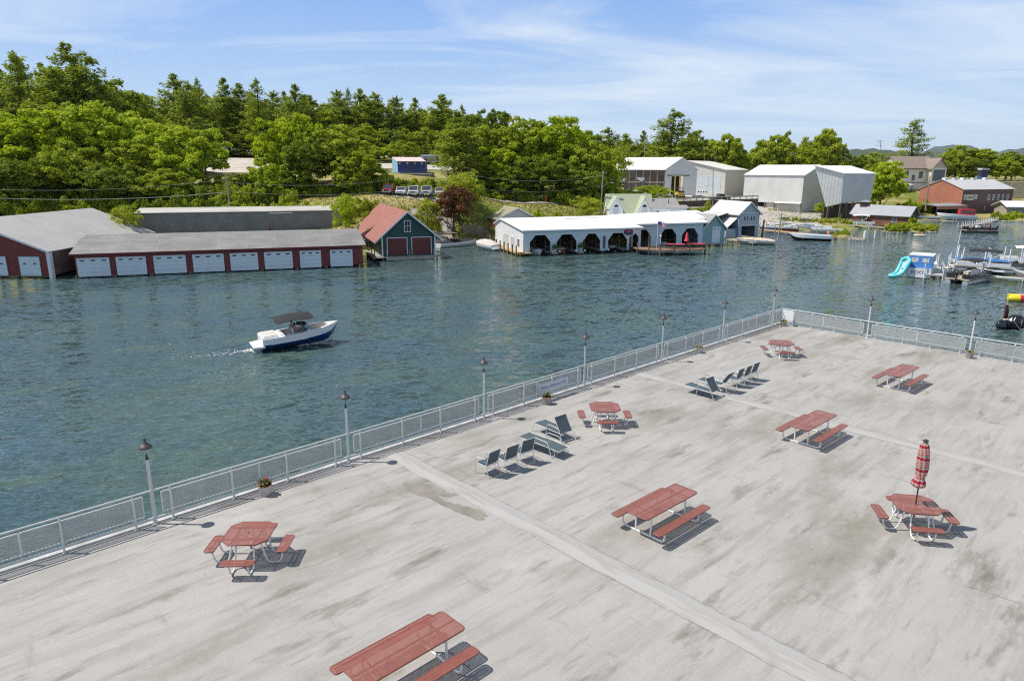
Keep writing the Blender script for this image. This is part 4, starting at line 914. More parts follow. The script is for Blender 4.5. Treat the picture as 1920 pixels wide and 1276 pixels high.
# --- low teal boathouse
o = empty('boathouse', 'small teal gabled boathouse with a white door, between the white and the grey boathouse', 'boathouse', (33.6, 121.9, 0), A19)
L, D, He, Hr = 4.6, 12., 3.2, 5.4; teal = ridged('teal_clapboard', (.26, .42, .42), .15, 2, .01, .6, var=.1, line=.9); teal2 = ridged('blue_grey_clapboard', (.24, .30, .34), .15, 2, .01, .6, var=.1, line=.9)
body(o, L, D, He, teal2, 'y', rp=2.3, Hr=Hr, z0=.3, gm=teal); roof(o, L, D, He, Hr, shingle, 'y', rp=2.3, ov=.4, ovg=.35, trim=mat('teal_trim', (.5, .68, .62), .6))
door(o, 'F', 2.8, .5, 1.7, 2.9, L, D, whitedoor, None, 2, .84); win(o, 'F', 2.2, 4.3, .45, .45, L, D, False)
mb = MB(); [mb.tube([(x, .1, -1.5), (x, .1, .32)], .1, timber, 6) for x in (.1, 1.6, 3, 4.5)]; build_each(mb, 'piling', o)
# --- grey two-storey boathouse
greyb = ridged('grey_blue_boards', (.42, .47, .53), .5, 0, .012, .55, var=.1, line=.9); lightroof = mat('light_grey_roof', (.58, .58, .57), .7, var=.08, scale=.5)
o = empty('boathouse', 'grey two-storey boathouse with four small windows over its open boat bay', 'boathouse', (44.0, 134.5, 0), A19)
L, D, He, Hr = 4.7, 9.5, 5.0, 7.05
mb = MB(); mb.bx(0, .7, 0, .15, .3, 2.7, greyb).bx(3.9, L, 0, .15, .3, 2.7, greyb); mb.extr([(0, 0, 2.7), (L, 0, 2.7), (L, 0, He), (2.3, 0, Hr), (0, 0, He)], (0, .15, 0), greyb); mb.build('front_wall', o)
body(o, L, D, He, greyb, 'y', rp=2.3, Hr=Hr, z0=.3, front=False); roof(o, L, D, He, Hr, lightroof, 'y', rp=2.3, ov=.45, ovg=.35, trim=wtrim)
MB().bx(.3, 4.4, -.05, 0, 2.6, 2.75, wtrim).bx(.3, 4.4, -.05, 0, 5.0, 5.12, wtrim).build('trim_board', o)
for x in (1.2, 1.85, 2.75, 3.4): win(o, 'F', x, 3.6, .42, .8, L, D, False)
MB().bx(.2, 4.5, 7, 7.1, .3, 2.6, dark).build('bay_back', o)  # near-black sheet paints the shade inside the open bay
mb = MB(); mb.extr([(-2.6, .4, 2.0), (-.02, .4, 4.1), (-.02, 9.5, 4.1), (-2.6, 9.5, 2.0)], (0, 0, .1), lightroof); mb.extr([(-6, 3.0, 3.4), (-.4, 3.0, 4.9), (-.4, 9.9, 4.9), (-6, 9.9, 3.4)], (0, 0, .1), lightroof); mb.build('side_roof', o)
MB().bx(-2.4, -.02, .6, 9.4, .3, 2.0, greyb).bx(-5.6, -2.5, 3.4, 9.4, .3, 3.3, greyb).build('side_wall', o)
mb = MB(); [mb.tube([(x, .1, -1.5), (x, .1, .32)], .12, timber, 6) for x in (-2.3, -1, .2, 4.5)]; build_each(mb, 'piling', o)
# --- boat rack building
barnw = ridged('grey_corrugated_lit', (.80, .79, .75), .45, 3, .025, .5, var=.15, vscale=.25, line=.86); barnw2 = ridged('grey_corrugated', (.60, .62, .62), .45, 3, .025, .5, var=.12, vscale=.25, line=.9)  # first sheet lightened to put sunlight into the colour of the brighter faces
o = empty('boat_rack_barn', 'open-sided boat storage barn with white roof and grey gable end', 'barn', (28.2, 200, 6.0), 0)
L, D, He, Hr = 22.8, 14., 7.1, 10.4
mb = MB(); Lx = 15.4
roof(o, L-7.4+7.4, D, He, Hr, whiteroof, 'x', rp=6., ov=.4, ovg=.3) if False else None
# gable end faces the water: ridge runs away to the left
mb.extr([(15.2, 0, 0), (17.0, 0, 0), (17.0, 0, 5.4), (20.3, 0, 5.4), (20.3, 0, 0), (24.1, 0, 0), (24.1, 0, He), (19.8, 0, Hr), (15.2, 0, He)], (0, .2, 0), barnw); mb.build('gable_wall', o)
MB().bx(24.0, 24.2, .2, 13, -1, He, barnw).build('side_wall', o)
mb = MB(); rd = (-14.5, 9.5)
mb.extr([(15.0, -.2, He-.1), (19.8, -.2, Hr+.02), (19.8+rd[0], -.2+rd[1], Hr+.02), (15.0+rd[0], -.2+rd[1], He-.1)], (0, 0, .15), whiteroof); mb.extr([(24.5, -.2, He-.15), (19.8, -.2, Hr+.02), (19.8+rd[0], -.2+rd[1], Hr+.02), (24.5+rd[0], -.2+rd[1], He-.15)], (0, 0, .15), whiteroof); mb.build('roof', o)
mb = MB()
for i in range(9): q = i/8.0; x = 15.1+rd[0]*q; y = .4+rd[1]*q; mb.bx(x-.12, x+.12, y, y+.24, -.5, He-.2, greywood)
build_each(mb, 'rack_post', o)
mb = MB(); mb.bar((15.1, .35, 3.6), (.7, 9.8, 3.6), .15, .22, greywood); mb.bar((15.1, .9, 3.4), (.9, 10.4, 3.4), .6, .1, timber); mb.build('rack_shelf', o)
MB().bar((18.5, 7.0, 3.5), (6, 15.5, 3.5), .1, 7.2, mat('rusty_back_wall', (.085, .07, .055), .9, var=.5, scale=1)).build('back_wall', o)
MB().bx(17.0, 20.3, 3.5, 3.6, 0, 5.3, dark).bx(15.6, 22, -.16, -.02, 5.4, 5.62, timber).build('door_track_and_shade', o)  # track beam, and a dark sheet painting the shade behind the doorway
# --- beige garage building
beige = ridged('beige_sheet', (.74, .71, .62), .6, 3, .02, .6, var=.08, vscale=.3, line=.92); beige2 = ridged('beige_sheet_shaded', (.50, .48, .41), .9, 3, .02, .6, var=.08, vscale=.3, line=.85)  # second sheet: same beige with the side walls' shade put in its colour
o = empty('garage_building', 'beige metal garage building with tall white doors beside the rack barn', 'garage', (49.5, 224.7, 5.5), R(-35))
L, D, He, Hr = 18.6, 22., 7.6, 10.3
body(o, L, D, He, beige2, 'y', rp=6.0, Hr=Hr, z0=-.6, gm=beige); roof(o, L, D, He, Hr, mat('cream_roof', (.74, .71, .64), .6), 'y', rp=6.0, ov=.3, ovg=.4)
for s in (7.5, 11.7, 15.6): door(o, 'F', s, .3, 3.3, 5.6, L, D, whitedoor, None, 4 if s < 12 else 0, .08)
# --- twin grey barns
o = empty('grey_barn', 'tall pale grey boat barn with a lean-to along its foot, left of the twin barns', 'barn', (80.0, 193.0, 1.6), R(46))
#   local +y runs to the left-back (long face), local +x runs right-back (gable end)
L, D = 20., 17.2; He, Hr = 10.2, 12.9
mb = MB(); poly(mb, [(0, D, 3.0), (0, 0, -1), (0, 0, He), (0, D, He)], barnw) if False else None
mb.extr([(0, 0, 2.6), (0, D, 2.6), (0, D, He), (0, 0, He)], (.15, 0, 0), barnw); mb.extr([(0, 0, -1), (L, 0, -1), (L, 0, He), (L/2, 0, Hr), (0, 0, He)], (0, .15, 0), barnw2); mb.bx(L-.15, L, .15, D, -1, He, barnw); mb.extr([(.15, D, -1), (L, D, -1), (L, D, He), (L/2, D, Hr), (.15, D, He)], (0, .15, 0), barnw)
mb.build('wall', o)
mb = MB()
mb.extr([(-.3, -.3, He-.08), (-.3, D+.3, He-.08), (L/2, D+.3, Hr+.02), (L/2, -.3, Hr+.02)], (0, 0, .12), whiteroof); mb.extr([(L+.3, -.3, He-.08), (L+.3, D+.3, He-.08), (L/2, D+.3, Hr+.02), (L/2, -.3, Hr+.02)], (0, 0, .12), whiteroof); mb.build('roof', o)
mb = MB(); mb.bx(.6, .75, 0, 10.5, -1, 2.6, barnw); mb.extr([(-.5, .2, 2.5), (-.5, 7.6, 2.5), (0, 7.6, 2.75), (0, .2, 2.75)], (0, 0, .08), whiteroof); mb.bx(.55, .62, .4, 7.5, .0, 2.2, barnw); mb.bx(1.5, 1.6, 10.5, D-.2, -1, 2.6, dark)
[mb.bx(.0, .25, y, y+.25, -1, 2.6, timber) for y in (.0, 7.6, 10.5, 16.9)]; mb.build('lean_to', o)
mb = MB(); mb.tube([(15.5, -.3, -.5), (15.5, -.3, 12)], .05, black, 5)
for z in (2.5, 5, 7.5, 9, 10.3): mb.bar((14.6, -.3, z), (16.4, -.3, z), .06, .06, black)
mb.build('utility_rack', o)
o = empty('grey_barn', 'grey boat barn raised on dark timber stilts, with a slanting left edge', 'barn', (83.6, 178.0, 0), 0)
c_, d_ = Vector((0, 0, 0)), None
def q3(x, y, z): return (x-83.6, y-178.0, z)
TL, TR, TB = q3(77.2, 180.5, 14.2), q3(83.6, 178, 12.3), q3(95.0, 184.5, 12.25); BL, BR, BB = q3(80.6, 179.2, 4.0), q3(83.8, 178, 5.0), q3(94.6, 184.5, 5.3); RB = q3(89.6, 187.5, 14.2); RBb = q3(92, 187, 5)
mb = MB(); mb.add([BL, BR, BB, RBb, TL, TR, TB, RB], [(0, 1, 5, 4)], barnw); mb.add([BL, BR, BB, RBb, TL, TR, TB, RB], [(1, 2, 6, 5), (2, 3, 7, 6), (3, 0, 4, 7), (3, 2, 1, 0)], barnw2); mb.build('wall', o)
def off(p, x, y, z): return (p[0]+x, p[1]+y, p[2]+z)
mb = MB(); mb.extr([off(TL, -.3, -.2, .03), off(TR, -.1, -.3, .0), off(TB, .4, -.1, 0), off(RB, .3, .3, .03)], (0, 0, .14), whiteroof); mb.build('roof', o)
mb = MB(); rnd = random.Random(8)
for i in range(6):
    t_ = i/5; x = BR[0]+(BB[0]-BR[0])*t_; y = BR[1]+(BB[1]-BR[1])*t_; mb.bar((x, y, 0), (x, y, 5.1), .35, .35, timber)
    if i < 5: mb.bar((x, y, .5), (x+1.9, y+1.1, 5.0), .2, .2, timber)
mb.bar((-2.6, .7, 0), (-2.6, .7, 4.2), .35, .35, timber); build_each(mb, 'stilt', o)
MB().extr([(-3.2, 1.6, 0), (9, 8.5, 0), (9, 8.5, 4.9), (-3.2, 1.6, 4.2)], (0, .2, 0), mat('dark_planks', (.11, .095, .08), .9, var=.4, scale=1.5)).build('back_boards', o)
# --- brown low boathouse by the island
brw = ridged('brown_vertical_boards', (.27, .115, .07), .3, 3, .015, .7, var=.25, line=.8); metroof = ridged('light_metal_roof', (.42, .43, .44), .5, 0, .02, .4, var=.1, line=.85)
o = empty('boathouse', 'low brown boathouse with metal roof and small cupola behind the green islet', 'boathouse', (92.7, 161.3, 0), R(167))
#  local x runs left along the front, front is the +y... mirrored so that -y faces away
o.rotation_euler = (0, 0, R(-49)); o.location = (84.1, 172.2, 0)
L, D, He, Hr = 13.2, 5.2, 3.0, 4.9
body(o, L, D, He, brw, 'x', rp=2.6, Hr=Hr, z0=.3, gm=mat('dark_brown', (.06, .04, .035), .8)); roof(o, L, D, He, Hr, metroof, 'x', rp=2.6, ov=.5, ovg=.4)
for x in (3.2, 10.0): win(o, 'F', x, 1.3, .8, 1.2, L, D)
MB().bx(1.0, 2.5, 1.7, 3.2, 4.2, 5.6, mat('dark_brown', (.06, .04, .035), .8)).build('cupola', o); MB().extr([(.7, 1.4, 5.6), (1.75, 1.4, 6.1), (2.8, 1.4, 5.6)], (0, 2.1, 0), metroof).build('cupola_roof', o)
MB().bx(L+.01, L+.06, 1.4, 3.8, .4, 2.5, glass).build('side_door', o)
mb = MB(); mb.bx(-3, 5.5, -2.2, -.05, .35, .5, greywood); [mb.tube([(x, -2.1, -1), (x, -2.1, 1.1)], .08, wtrim, 6) for x in (-2.5, 0, 2.4, 4.6)]; [mb.tube([(x, .1, -1), (x, .1, .32)], .1, timber, 6) for x in (.1, 4, 8, 13)]; mb.build('walkway', o)
# --- red-brown workshop with sign
rb1 = ridged('rust_red_ribbed', (.48, .185, .12), .7, 3, .03, .6, var=.2, vscale=.3, line=.8); rb2 = ridged('dark_brown_ribbed', (.115, .06, .055), .7, 3, .02, .6, var=.2, vscale=.3, line=.9)
o = empty('workshop_building', 'rust-red gabled workshop with dark brown long wall and a row of five windows', 'workshop', (133.6, 207.6, 0), R(25))
L, D, He, Hr = 24.6, 13.6, 7.8, 10.5
body(o, L, D, He, rb2, 'x', rp=6.8, Hr=Hr, z0=.0, gm=rb1); roof(o, L, D, He, Hr, mat('worn_grey_roof', (.56, .55, .55), .7, var=.1, scale=.3), 'x', rp=6.8, ov=.3, ovg=.25)
for i in range(5): win(o, 'F', 12.6+i*2.35, 4.6, .75, 1.5, L, D)
win(o, 'F', 11.4, 1.7, .5, 1.0, L, D, False); win(o, 'F', 16.8, 1.7, .5, 1.0, L, D, False); door(o, 'L', 2.0, 3.6, 1.3, 2.3, L, D, rb1)
sgm = mat('cream_sign', (.62, .61, .50), .6)
s1 = MB().bx(.5, 2.2, -.12, -.03, 4.8, 6.3, sgm).bx(2.2, 5.2, -.12, -.03, 4.6, 6.3, sgm).build('sign', o)
text_mesh('....... ...', .0001, black, 'none', o, (0, 0, 0), (0, 0, 0)) if False else None
mb = MB(); x = 2.6; rnd = random.Random(9)
while x < 4.9: w_ = rnd.choice((.12, .18, .24)); mb.bx(x, x+w_, -.14, -.121, 5.25, 5.62, mat('sign_ink', (.08, .09, .05), .7)); x += w_+rnd.choice((.06, .06, .2))
mb.bx(.9, 1.8, -.14, -.121, 5.2, 5.5, mat('sign_ink', (.08, .09, .05), .7)).build('sign_lettering', s1)
MB().bx(5.5, 6.8, -.12, -.03, 4.9, 6.3, mat('lilac_sign', (.55, .53, .58), .6)).build('side_sign', o)
for i, x in enumerate((.5, 5, 9, 14, 20)): MB().bx(x, x+1.1, 6.4, 7.4, 10.3, 11.1, barnw2 if i % 2 else whiteroof).build('roof_unit', o)
# --- carport in front
o = empty('carport', 'low rust-red shed roof sheltering the red-topped cabin boat', 'shed', (119.5, 196., 0), R(22))
MB().extr([(0, 0, 3.4), (12.5, 0, 3.4), (12.5, 5, 3.9), (0, 5, 3.9)], (0, 0, .12), lightroof if False else mat('dark_flat_roof', (.28, .27, .27), .8)).build('roof', o)
MB().bx(0, 12.5, -.1, -.02, 2.6, 3.5, rb1).build('fascia', o)
mb = MB(); [mb.bx(x, x+.2, y, y+.2, -.5, 3.4, dark) for x in (.1, 4, 8.2, 12.2) for y in (.1, 4.7)]; mb.bx(9.5, 12.4, .15, 4.8, .2, 3.3, mat('dark_planks', (.11, .095, .08), .9)); mb.bx(0, 12.4, 4.9, 5.0, .2, 3.4, dark); mb.build('wall', o)  # dark posts and back sheet paint the shade under the roof
# --- small boathouse at right edge
o = empty('boathouse', 'small brown boathouse with white roof cut by the right edge of the photo', 'boathouse', (144.6, 203.5, 0), R(-8))
L, D, He, Hr = 12., 7., 3.3, 4.5
body(o, L, D, He, mat('pale_stone_wall', (.42, .36, .30), .8, var=.2, scale=2), 'x', rp=3, Hr=Hr, z0=.2); roof(o, L, D, He, Hr, whiteroof, 'x', rp=3, ov=.9, ovg=.8, trim=wtrim)
MB().bx(0.3, L, -.06, -.01, 2.6, 3.3, rb1).build('red_band', o)
for x in (2, 5, 9): win(o, 'F', x, 1.2, 1.4, 1.2, L, D, False)
# --- beige house with brown gable roofs
brs = mat('brown_shingle', (.30, .235, .19), .85, var=.2, scale=1.5); cr2 = mat('cream_siding', (.74, .68, .56), .7, var=.06, scale=1); btrim = mat('brown_trim', (.14, .08, .06), .7)
o = empty('house', 'large cream house with brown gabled roofs above the workshop', 'house', (131.0, 238.0, 7.2), R(12))
L, D, He, Hr = 14.5, 12., 7.0, 10.6
body(o, L, D, He, cr2, 'x', rp=5.5, Hr=Hr, z0=-5.5); roof(o, L, D, He, Hr, brs, 'x', rp=5.5, ov=.7, ovg=.6, trim=btrim)
MB().bx(10.2, 16.0, -2.2, 2, -5.5, 6.9, cr2).extr([(10.2, -2.2, 6.9), (16.0, -2.2, 6.9), (13.1, -2.2, 9.9)], (0, 6, 0), mat('tan_gable', (.50, .42, .34), .7)).build('wing', o)
mb = MB(); mb.extr([(9.6, -2.8, 6.4), (13.1, -2.8, 10.0), (13.1, 5, 10.0), (9.6, 5, 6.4)], (0, 0, .18), brs); mb.extr([(16.6, -2.8, 6.4), (13.1, -2.8, 10.0), (13.1, 5, 10.0), (16.6, 5, 6.4)], (0, 0, .18), brs); mb.build('wing_roof', o)
MB().bx(10.9, 15.4, -2.26, -2.2, 2.6, 6.3, glass).build('picture_window', o)
for s, z, w_, h_ in ((2.2, 3.6, 1.6, 2.2), (5.2, 2.8, .9, 1.6), (8.0, 3.6, 1.3, 2.)): win(o, 'F', s, z, w_, h_, L, D, True, btrim)
win(o, 'L', 3., 3.6, 1.4, 1.8, L, D, True, btrim); MB().bx(-.05, L, -.06, -.01, 1.9, 2.15, btrim).build('belt_trim', o)
MB().extr([(-3, -3.2, 1.2), (3, -3.2, 1.2), (3, -.1, 2.0), (-3, -.1, 2.0)], (0, 0, .12), lightroof).build('porch_roof', o); mb = MB(); [mb.bx(x, x+.2, -3, -2.8, -5.5, 1.2, btrim) for x in (-2.8, 0, 2.6)]; build_each(mb, 'porch_post', o)
# --- stone retaining wall at right
stone = mat('tan_stone', (.62, .52, .36), .9, var=.35, scale=1.6, bump=1, bscale=3, detail=3)
mb = MB(); mb.bx(158, 250, 240.5, 242, 0, 9.6, stone); tag(mb.build('retaining_wall'), 'tan stone retaining wall behind the workshop at the right edge', 'wall')
mb = MB(); mb.bx(158, 250, 241.5, 241.6, 10.3, 10.5, greywood); [mb.bx(x, x+.15, 241.5, 241.65, 9.6, 10.3, greywood) for x in range(158, 250, 3)]; tag(mb.build('guard_rail'), 'low wooden guard rail on top of the tan stone wall', 'guard rail')
# --- retaining wall with guard rail by garages
x0, x1 = 44.5, 66.5
mb = MB(); mb.extr([(41.5, 176.0, 3.2), (66.0, 187.5, 2.6), (66.0, 187.5, 5.7), (41.5, 176.0, 5.4)], (.1, .4, 0), mat('dark_timber_wall', (.12, .085, .065), .9, var=.3, scale=2)); tag(mb.build('retaining_wall'), 'dark timber retaining wall below the garage yard', 'wall')
o = empty('guard_rail', 'wooden guard rail along the edge of the garage yard', 'guard rail', (41.5, 176.4, 5.4), 0)
mb = MB(); mb.bar((0, 0, .75), (24.5, 11.5, 1.0), .1, .3, greywood); mb.build('rail', o)
for i in range(14): MB().box((24.5*i/13, 11.5*i/13+.1, .3+.25*i/13), (.2, .2, 1.0), greywood).build('rail_post', o)
# --- blue building with stars and small trailer
bluew = mat('royal_blue_wall', (.03, .045, .20), .6, var=.1, scale=1); lb = mat('light_blue_wall', (.30, .52, .72), .6)
o = empty('blue_building', 'blue building with white stars and a pink roof above the parked cars', 'building', (-27.0, 165.5, 12.2), R(2))
L, D, He = 6.4, 6., 2.5
mb = MB(); mb.bx(0, L, 0, .1, 0, He, bluew); mb.bx(L-.1, L, .1, D, 0, He, bluew); mb.extr([(0, .1, 0), (0, D, 0), (0, D, 3.3), (0, .1, He)], (.1, 0, 0), lb); mb.extr([(-1.6, 2.6, 0), (0, .1, 0), (0, .1, He), (-1.6, 2.6, 3.4)], (.05, .1, 0), lb); mb.bx(.1, L-.1, D-.1, D, 0, 3.2, bluew); mb.build('wall', o)
MB().extr([(-.1, -.2, 2.5), (L+.3, -.2, 2.5), (L-1.6, D+.2, 3.5), (-1.9, D-1, 3.5)], (0, 0, .1), mat('pink_roof', (.72, .55, .50), .7)).build('roof', o)
for i, x in enumerate((.5, 2.3, 4.0, 5.7)):
    p_ = [(x+(.3 if k % 2 == 0 else .12)*math.sin(R(36*k)), -.03, 2.1+(.3 if k % 2 == 0 else .12)*math.cos(R(36*k))) for k in range(10)]; MB().extr(p_, (0, .02, 0), wtrim).build('star', o)
MB().bx(2.75, 3.2, -.03, -.005, .1, 1.9, mat('ivy_green', (.05, .09, .02), .9)).build('ivy_strip', o); MB().bx(-2.5, 8, -1.1, -.05, -.3, -.1, wtrim).build('porch', o)
mb = MB(); [mb.bx(x, x+.06, -1.1, -1.04, -1.2, -.3, wtrim) for x in np.arange(-2.4, 8, .35)]; mb.build('porch_railing', o)
MB().bx(-2.9, -2.0, -.8, .1, -.1, .75, mat('grey_metal', (.35, .36, .37), .5)).build('air_unit', o)
o = empty('trailer', 'small white camper trailer at the edge of the woods above the blue building', 'trailer', (-28.5, 217., H(-28.5, 217)), R(0))
z_ = 0; MB().extr([(0, 0, .6), (7.5, 0, .6), (7.5, 0, 2.9), (.8, 0, 2.9), (-.6, 0, 2.1), (-.6, 0, 1.5)], (0, 2.4, 0), wtrim).build('body', o); MB().bx(1.2, 5.8, -.03, -.01, .9, 2.3, mat('grey_panel', (.35, .37, .36), .5)).build('side_panel', o)
for x in (2.2, 3.1): MB().tube([(x, -.05, .35), (x, .2, .35)], .35, black, 12).build('wheel', o)
tag(MB().bx(-60, -52, 226, 234, 13, 18.3, whiteroof).extr([(-60.4, 225.6, 18.3), (-51.6, 225.6, 18.3), (-51.6, 230, 19.6), (-60.4, 230, 19.6)], (0, 0, .1), whiteroof).build('white_shed', loc=(-65, 0, 0)), 'white shed just glimpsed through the tall trees at the left', 'shed')
tag(MB().bx(-5, 1, 214, 220, 10, 18.6, barnw).build('pale_shed'), 'pale ribbed shed roof glimpsed between trees above the railway', 'shed')
# --- blue kiosk tower far right
o = empty('kiosk', 'tall dark blue kiosk with a pale cap on the road above the stone wall', 'kiosk', (162.0, 243.5, 9.3), 0)
MB().bx(0, 2.2, 0, 2, 0, 2.2, mat('kiosk_blue', (.03, .10, .25), .5)).bx(0, 2.2, 0, 2, 2.2, 4.2, mat('kiosk_dark', (.03, .03, .07), .5)).build('body', o); MB().bx(-.2, 2.4, -.2, 2.2, 4.2, 4.8, barnw2).build('cap', o)
# ---------------------------------------------------------------- boats and water things
gel = mat('white_gelcoat', (.80, .81, .82), .25, spec=.6); navy = mat('navy_hull', (.015, .05, .19), .2, spec=.7); blackh = mat('black_hull', (.02, .02, .022), .2, spec=.6)
canvas = mat('black_canvas', (.022, .021, .021), .8); cover = mat('tan_boat_cover', (.60, .56, .50), .85, var=.15, scale=2, bump=.6, bscale=2); vinyl = mat('cream_vinyl', (.66, .62, .54), .5); alum = mat('aluminium', (.55, .56, .57), .35, metal=.6); chrome = mat('steel_tube', (.6, .6, .6), .25, metal=.8)
skin = mat('skin', (.52, .30, .21), .6); redc = mat('red_canvas', (.50, .03, .04), .7); bluec = mat('blue_canvas', (.03, .17, .48), .6)
def hull_sections(L, B, sheer, keel, n=12, bowrise=.35, trans=.9):
    S = []
    for i in range(n+1):
        t_ = i/n; b_ = B/2*(trans+(1-trans)*min(1, t_*2.5))*(1-max(0, (t_-.5)/.5)**2.3) if t_ < 1 else .02
        zs = sheer+bowrise*t_**2; zk = keel+(zs-keel)*max(0, (t_-.78)/.22)**2.2*.85; x = L*t_
        S.append((x, max(b_, .02), zs, zk))
    return S
def boat_hull(o, L, B, sheer, hm, dm, keel=-.35, bowrise=.35, cockpit=(.12, .9), floor=.15, band=.45, n=14):
    S = hull_sections(L, B, sheer, keel, n, bowrise); lo = MB(); up = MB(); vs = []; 
    for x, b_, zs, zk in S:
        zc = zk+(zs-zk)*.38; zb = zs-(zs-zc)*band
        vs.append([(x, 0, zk), (x, b_*.82, zc), (x+.04*x/L, b_*.96, zb), (x+.08*x/L, b_, zs)])
    def skin_(mb, i0, i1, m):
        for s in (1, -1):
            V = [(p[0], p[1]*s, p[2]) for row in vs for p in row[i0:i1+1]]; k = i1-i0+1
            F = [(i*k+j, (i+1)*k+j, (i+1)*k+j+1, i*k+j+1) for i in range(len(vs)-1) for j in range(k-1)]
            if s < 0: F = [tuple(reversed(f)) for f in F]
            mb.add(V, F, m, True)
    skin_(lo, 0, 2, hm); skin_(up, 2, 3, dm)
    r = vs[0]; lo.add([(r[j][0], r[j][1], r[j][2]) for j in range(3)]+[(r[j][0], -r[j][1], r[j][2]) for j in (2, 1)], [(0, 1, 2, 3, 4)], hm)
    lo.build('hull', o)
    up.add([(0, S[0][1]*.96, vs[0][2][2]), (0, -S[0][1]*.96, vs[0][2][2]), (0, -S[0][1], sheer), (0, S[0][1], sheer)], [(0, 1, 2, 3)], dm)
    # deck with a sunken cockpit
    a, c = cockpit; ins = []
    for i, (x, b_, zs, zk) in enumerate(S):
        t_ = x/L; inside = a <= t_ <= c; ins.append((x, b_, zs, b_*.80 if b_ > .3 else b_*.6, inside))
    for (xa, ba, za, ia, fa), (xb, bb, zb_, ib, fb) in zip(ins[:-1], ins[1:]):
        if fa and fb:
            for s in (1, -1): up.add([(xa, s*ba, za), (xb, s*bb, zb_), (xb, s*ib, zb_+.03), (xa, s*ia, za+.03)], [(0, 1, 2, 3)], dm); up.add([(xa, s*ia, za+.03), (xb, s*ib, zb_+.03), (xb, s*ib, floor), (xa, s*ia, floor)], [(0, 1, 2, 3)], vinyl)
            up.add([(xa, ia, floor), (xb, ib, floor), (xb, -ib, floor), (xa, -ia, floor)], [(0, 1, 2, 3)], vinyl)
        else: up.add([(xa, ba, za), (xb, bb, zb_), (xb, 0, zb_+.05), (xa, 0, za+.05), (xb, -bb, zb_), (xa, -ba, za)], [(0, 1, 2, 3), (3, 2, 4, 5)], dm)
    for x in (a, c):
        x_ = min((s for s in S), key=lambda s: abs(s[0]/L-x))
    for j in range(1, len(ins)):
        if ins[j][4] != ins[j-1][4]:
            q = ins[j] if ins[j][4] else ins[j-1]; up.add([(q[0], q[3], q[2]+.03), (q[0], -q[3], q[2]+.03), (q[0], -q[3], floor), (q[0], q[3], floor)], [(0, 1, 2, 3)], dm)
    up.build('deck', o); return S
def bimini(o, x0, x1, B, z, m=None, arch=.18, zb=.8, xm=None):
    m = m or canvas; mb = MB(); vs = []; n, k = 8, 6
    for i in range(n+1):
        for j in range(k+1): t_, s = i/n, j/k*2-1; vs.append((x0+(x1-x0)*t_, s*B/2, z+arch*(1-s*s)+.12*math.sin(math.pi*t_)-.06*(s**4)))
    mb.add(vs, [(i*(k+1)+j, (i+1)*(k+1)+j, (i+1)*(k+1)+j+1, i*(k+1)+j+1) for i in range(n) for j in range(k)], m, True)
    N_ = len(vs); mb.add([(x, y, zz-.03) for x, y, zz in vs], [(i*(k+1)+j, i*(k+1)+j+1, (i+1)*(k+1)+j+1, (i+1)*(k+1)+j) for i in range(n) for j in range(k)], m, True)
    e = [i*(k+1) for i in range(n+1)]; e2 = [i*(k+1)+k for i in range(n+1)]
    c_ = mb.build('bimini_top', o); xm = xm if xm is not None else (x0+x1)/2; fr = MB()
    for s in (1, -1):
        for xx in (x0+.05, (x0+x1)/2, x1-.05): fr.tube([(xm, s*B/2*.98, zb), (xx, s*B/2, z-.04)], .02, chrome, 5)
    fr.build('bimini_frame', o); return c_
